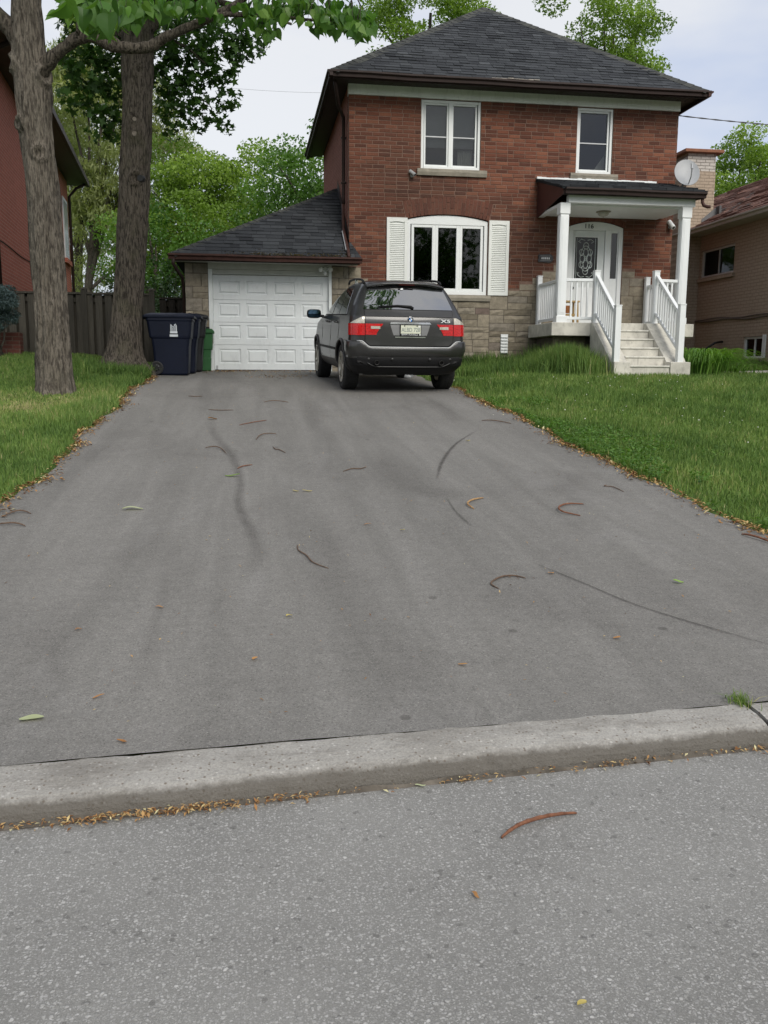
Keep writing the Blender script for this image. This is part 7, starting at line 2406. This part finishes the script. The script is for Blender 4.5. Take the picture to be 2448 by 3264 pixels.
pod([(-.10, 7.80), (-.05, 7.88), (.03, 7.95)], .008, M_POD_R, 'short reddish pod beside the dark stain')
pod([(-.42, 8.84), (-.34, 8.84), (-.27, 8.74), (-.22, 8.56)], .009, M_POD_D, 'dark pod lying across the upper stain')
pod([(2.84, 10.54), (2.97, 10.46), (3.14, 10.28)], .010, M_POD_D, 'dark pod near the right edge behind the car')
pod([(2.96, 6.94), (2.92, 6.88), (2.98, 6.84), (3.00, 6.68)], .007, M_POD_D, 'crooked thin pod near the right grass edge')
pod([(-1.68, 5.97), (-1.54, 5.98), (-1.45, 5.94)], .009, M_POD_D, 'dark pod at the far left edge of the driveway')
pod([(-1.66, 6.20), (-1.58, 6.31), (-1.49, 6.27)], .009, M_POD_D, 'bent pod above it at the left grass edge')
pod([(.22, 12.32), (.36, 12.40), (.56, 12.34)], .009, M_POD_D, 'dark pod close to the car wheels')
pod([(-.84, 12.98), (-.74, 12.90), (-.64, 12.97)], .008, M_POD_D, 'dark pod in front of the bins')
pod([(-.10, 10.25), (.06, 10.42), (.22, 10.60)], .008, M_POD_R, 'reddish straight pod below the garage middle')
pod([(3.30, 8.94), (3.33, 8.82), (3.40, 8.70)], .010, M_POD_R, 'reddish pod lying on the right grass edge')
pod([(3.27, 5.38), (3.31, 5.26), (3.36, 5.12)], .012, M_POD_R, 'thick reddish pod at the right picture edge')
pod([(-.50, 11.55), (-.36, 11.46), (-.18, 11.50)], .008, M_POD_D, 'thin dark pod between bins and car')

# single fallen leaves and winged seeds
M_LF_PALE = leaf_mat('pale_fallen_leaf', [(0, (.42, .46, .26)), (1, (.50, .54, .34))], .2, .6, 'object')
M_LF_GREEN = leaf_mat('fresh_fallen_leaf', [(0, (.26, .42, .08)), (1, (.34, .52, .12))], .3, .6, 'object')
M_LF_TAN = leaf_mat('dry_leaf', [(0, (.36, .17, .06)), (1, (.46, .25, .10))], .2, .8, 'object')
M_LF_YEL = leaf_mat('yellow_fallen_leaf', [(0, (.50, .40, .10)), (1, (.55, .45, .16))], .2, .7, 'object')
def fallen(x, y, L_, wd_, mat, label, a, curl=.2):
    rg = random.Random(int(x * 1000 + y * 77))
    zb = ground_z(x, y) + .004
    rows = []
    for j in range(7):
        t_ = j / 6
        ww = wd_ * (math.sin(math.pi * min(.97, .05 + .93 * t_)) ** .7)
        cx_ = (t_ - .5) * L_; off = .12 * L_ * math.sin(t_ * 5 + x)
        zz_ = zb + curl * L_ * (.5 + .5 * math.sin(t_ * 4.1 + y * 3)) * .5
        r = []
        for s_ in (-1, 0, 1):
            px_ = cx_; py_ = off + s_ * ww / 2
            r.append((x + px_ * math.cos(a) - py_ * math.sin(a), y + px_ * math.sin(a) + py_ * math.cos(a), zz_ + abs(s_) * curl * wd_ * .5))
        rows.append(r)
    o = MB().grid(rows).build('fallen_leaf', mat, smooth=True)
    return tag(o, label, 'leaf', 'fallen leaves on the paving')
fallen(-.80, 3.20, .085, .045, M_LF_PALE, 'large pale green leaf at the lower left of the driveway', .1, .12)
fallen(-.82, 6.35, .14, .05, M_LF_PALE, 'pale upturned leaf left of the stain', .15, .2)
fallen(-.45, 2.97, .042, .014, M_LF_TAN, 'curled tan seed wing beside the kerb on the left', -.5, .3)
fallen(-.59, 3.35, .046, .012, M_LF_TAN, 'twisted tan seed wing above the pale leaf', .5, .4)
fallen(.89, 3.52, .04, .016, M_LF_TAN, 'pale orange seed wing above the middle of the kerb', -.2, .3)
fallen(1.68, 3.73, .038, .020, M_LF_TAN, 'orange brown seed wing right of the driveway centre', .3, .3)
fallen(2.34, 4.44, .055, .028, M_LF_GREEN, 'fresh lime green leaf on the right of the driveway', -.6, .35)
fallen(-.14, 7.47, .12, .035, M_LF_GREEN, 'bright green leaf beside the dark stain', .1, .3)
fallen(.45, 6.86, .075, .025, M_LF_YEL, 'pale yellow leaf, right one of a pair in mid driveway', .1, .25)
fallen(.36, 6.87, .05, .022, M_LF_YEL, 'pale yellow leaf, left one of a pair in mid driveway', -.2, .25)
fallen(.18, 4.16, .035, .018, M_LF_YEL, 'tiny yellow leaf left of the wavy pod', .7, .35)
fallen(-.79, 4.07, .03, .016, M_LF_TAN, 'small reddish leaf fragment on the left half', .4, .3)
fallen(-.45, 4.33, .04, .016, M_LF_TAN, 'small tan leaf fragment left of the stain foot', -.1, .25)
fallen(.01, 3.66, .028, .020, M_LF_TAN, 'small reddish fragment left of the wide dark streak', .9, .3)
fallen(1.00, 5.66, .045, .016, M_LF_YEL, 'small yellow seed wing below mid driveway', -.9, .35)
fallen(.79, 5.83, .05, .014, M_LF_TAN, 'small tan seed wing left of the yellow one', .2, .3)
fallen(1.69, 4.68, .04, .022, M_LF_TAN, 'small tan leaf beside the hooked pod', .4, .2)
fallen(.569, 2.063, .030, .012, M_LF_TAN, 'orange seed wing on the road below the pod', -1.0, .3)
fallen(.698, 1.637, .022, .014, M_LF_YEL, 'tiny yellow green flower scrap at the bottom of the road', .3, .5)
fallen(.545, 2.694, .035, .012, M_LF_PALE, 'pale scrap in the gutter below the kerb', .1, .2)
fallen(2.32, 9.15, .06, .03, M_LF_YEL, 'small yellow leaf behind the car on the right', .2, .2)
fallen(-.42, 10.7, .10, .06, M_LF_TAN, 'brown curled leaf near the top of the stain', .4, .35)

k = NT('litter_flakes')
k.set(k.ramp(k.attr(), [(0, (.11, .050, .024)), (.3, (.27, .135, .055)), (.6, (.44, .27, .115)), (.85, (.55, .42, .20)), (1, (.60, .55, .32))]), .85, spec=.15)
M_LITTER = k.m
def litter(name, label, pts, smin, smax, seed, zf=ground_z, hump=.0):
    rng = np.random.default_rng(seed)
    n = len(pts)
    pts = np.asarray(pts)
    z = np.array([zf(px_, py_) for px_, py_ in pts]) + rng.uniform(.002, .010 + hump, n)
    a = rng.uniform(0, 2 * math.pi, n); L_ = rng.uniform(smin, smax, n); W_ = L_ * rng.uniform(.18, .55, n)
    ca, sa = np.cos(a), np.sin(a)
    tl = rng.normal(0, .35, n)
    V = np.empty((n, 4, 3))
    for i, (u, v) in enumerate(((-.5, 0), (0, -.5), (.5, 0), (0, .5))):
        V[:, i, 0] = pts[:, 0] + u * L_ * ca - v * W_ * sa
        V[:, i, 1] = pts[:, 1] + u * L_ * sa + v * W_ * ca
        V[:, i, 2] = z + u * L_ * tl + abs(v) * L_ * .25
    o = link(name, big_mesh(name, V.reshape(-1, 3), np.arange(n * 4).reshape(n, 4), M_LITTER, np.clip(rng.normal(.5, .27, n), 0, 1)))
    return tag(o, label, 'litter', kind='stuff')
rng = np.random.default_rng(77)
def edge_pts(side, n, ya, yb, spread):
    y = rng.uniform(ya, yb, n) ** 1.0
    e = drive_edges(y)[side]
    dens = smooth_noise(y * 2.1, y * .9, 2.0 + side)
    keep = rng.random(n) < np.clip(.55 + .55 * dens, .12, 1)
    return np.stack([e - (1 if side else -1) * (np.abs(rng.normal(0, spread, n)) - .035), y], 1)[keep]
litter('edge_litter', 'dry brown seed litter along the right edge of the driveway', edge_pts(1, 5700, 3.4, 14.5, .075), .012, .052, 1, hump=.02)
litter('edge_litter', 'dry brown seed litter along the left edge of the driveway', edge_pts(0, 5300, 3.6, 16.8, .075), .012, .055, 2, hump=.02)
x = np.concatenate([rng.uniform(-1.1, -.15, 330), rng.normal(-.42, .10, 150), rng.normal(-.12, .09, 160), rng.normal(.12, .05, 60), rng.uniform(.1, 2.4, 130), rng.normal(.72, .05, 30), rng.normal(1.25, .06, 40), rng.normal(1.85, .1, 70)])
y = np.array([kerb_front(q) for q in x]) - np.abs(rng.normal(0, .020, len(x))) - .010
litter('gutter_litter', 'line of brown leaf litter in the gutter under the kerb', np.stack([x, y], 1), .005, .024, 3, lambda a, b_: -.072, .012)
x = np.concatenate([rng.uniform(-.9, 1.6, 420), rng.normal(-.3, .25, 260), rng.normal(.6, .3, 160)]); y = np.concatenate([18.85 - np.abs(rng.normal(0, .55, 420)), 18.6 + rng.normal(0, .15, 260), 16.9 + rng.normal(0, .25, 160)])
k_ = y < 18.95
litter('door_litter', 'yellow seed litter scattered before the garage door', np.stack([x[k_], y[k_]], 1), .015, .05, 4)
x = rng.uniform(-1.5, 3.2, 950); y = 3.1 + 15 * rng.random(950) ** 1.1
litter('drive_specks', 'small pale specks and seed scraps over the driveway', np.stack([x, y], 1), .006, .022, 5)
# weed tuft in the kerb joint
rng = np.random.default_rng(78)
x = rng.normal(1.885, .022, 130); y = kerb_back(1.885) - .01 + rng.normal(0, .025, 130)
blades('kerb_weed', 'small green weed tuft growing in the kerb joint', x, y, rng.uniform(.03, .075, 130), .004, M_GRASS, seed=9, lean=.7, base_tint=.5)
# second cable far across the sky, left of the house
sc = MB().tube([(-4 + 9 * t_, 36 - 4 * t_, 12.1 - 2.2 * t_ + .9 * t_ * t_) for t_ in np.linspace(0, 1, 30)], .005, 5).build('overhead_wire', M_GREYMETAL)
tag(sc, 'thin overhead wire crossing the sky left of the house', 'wire')
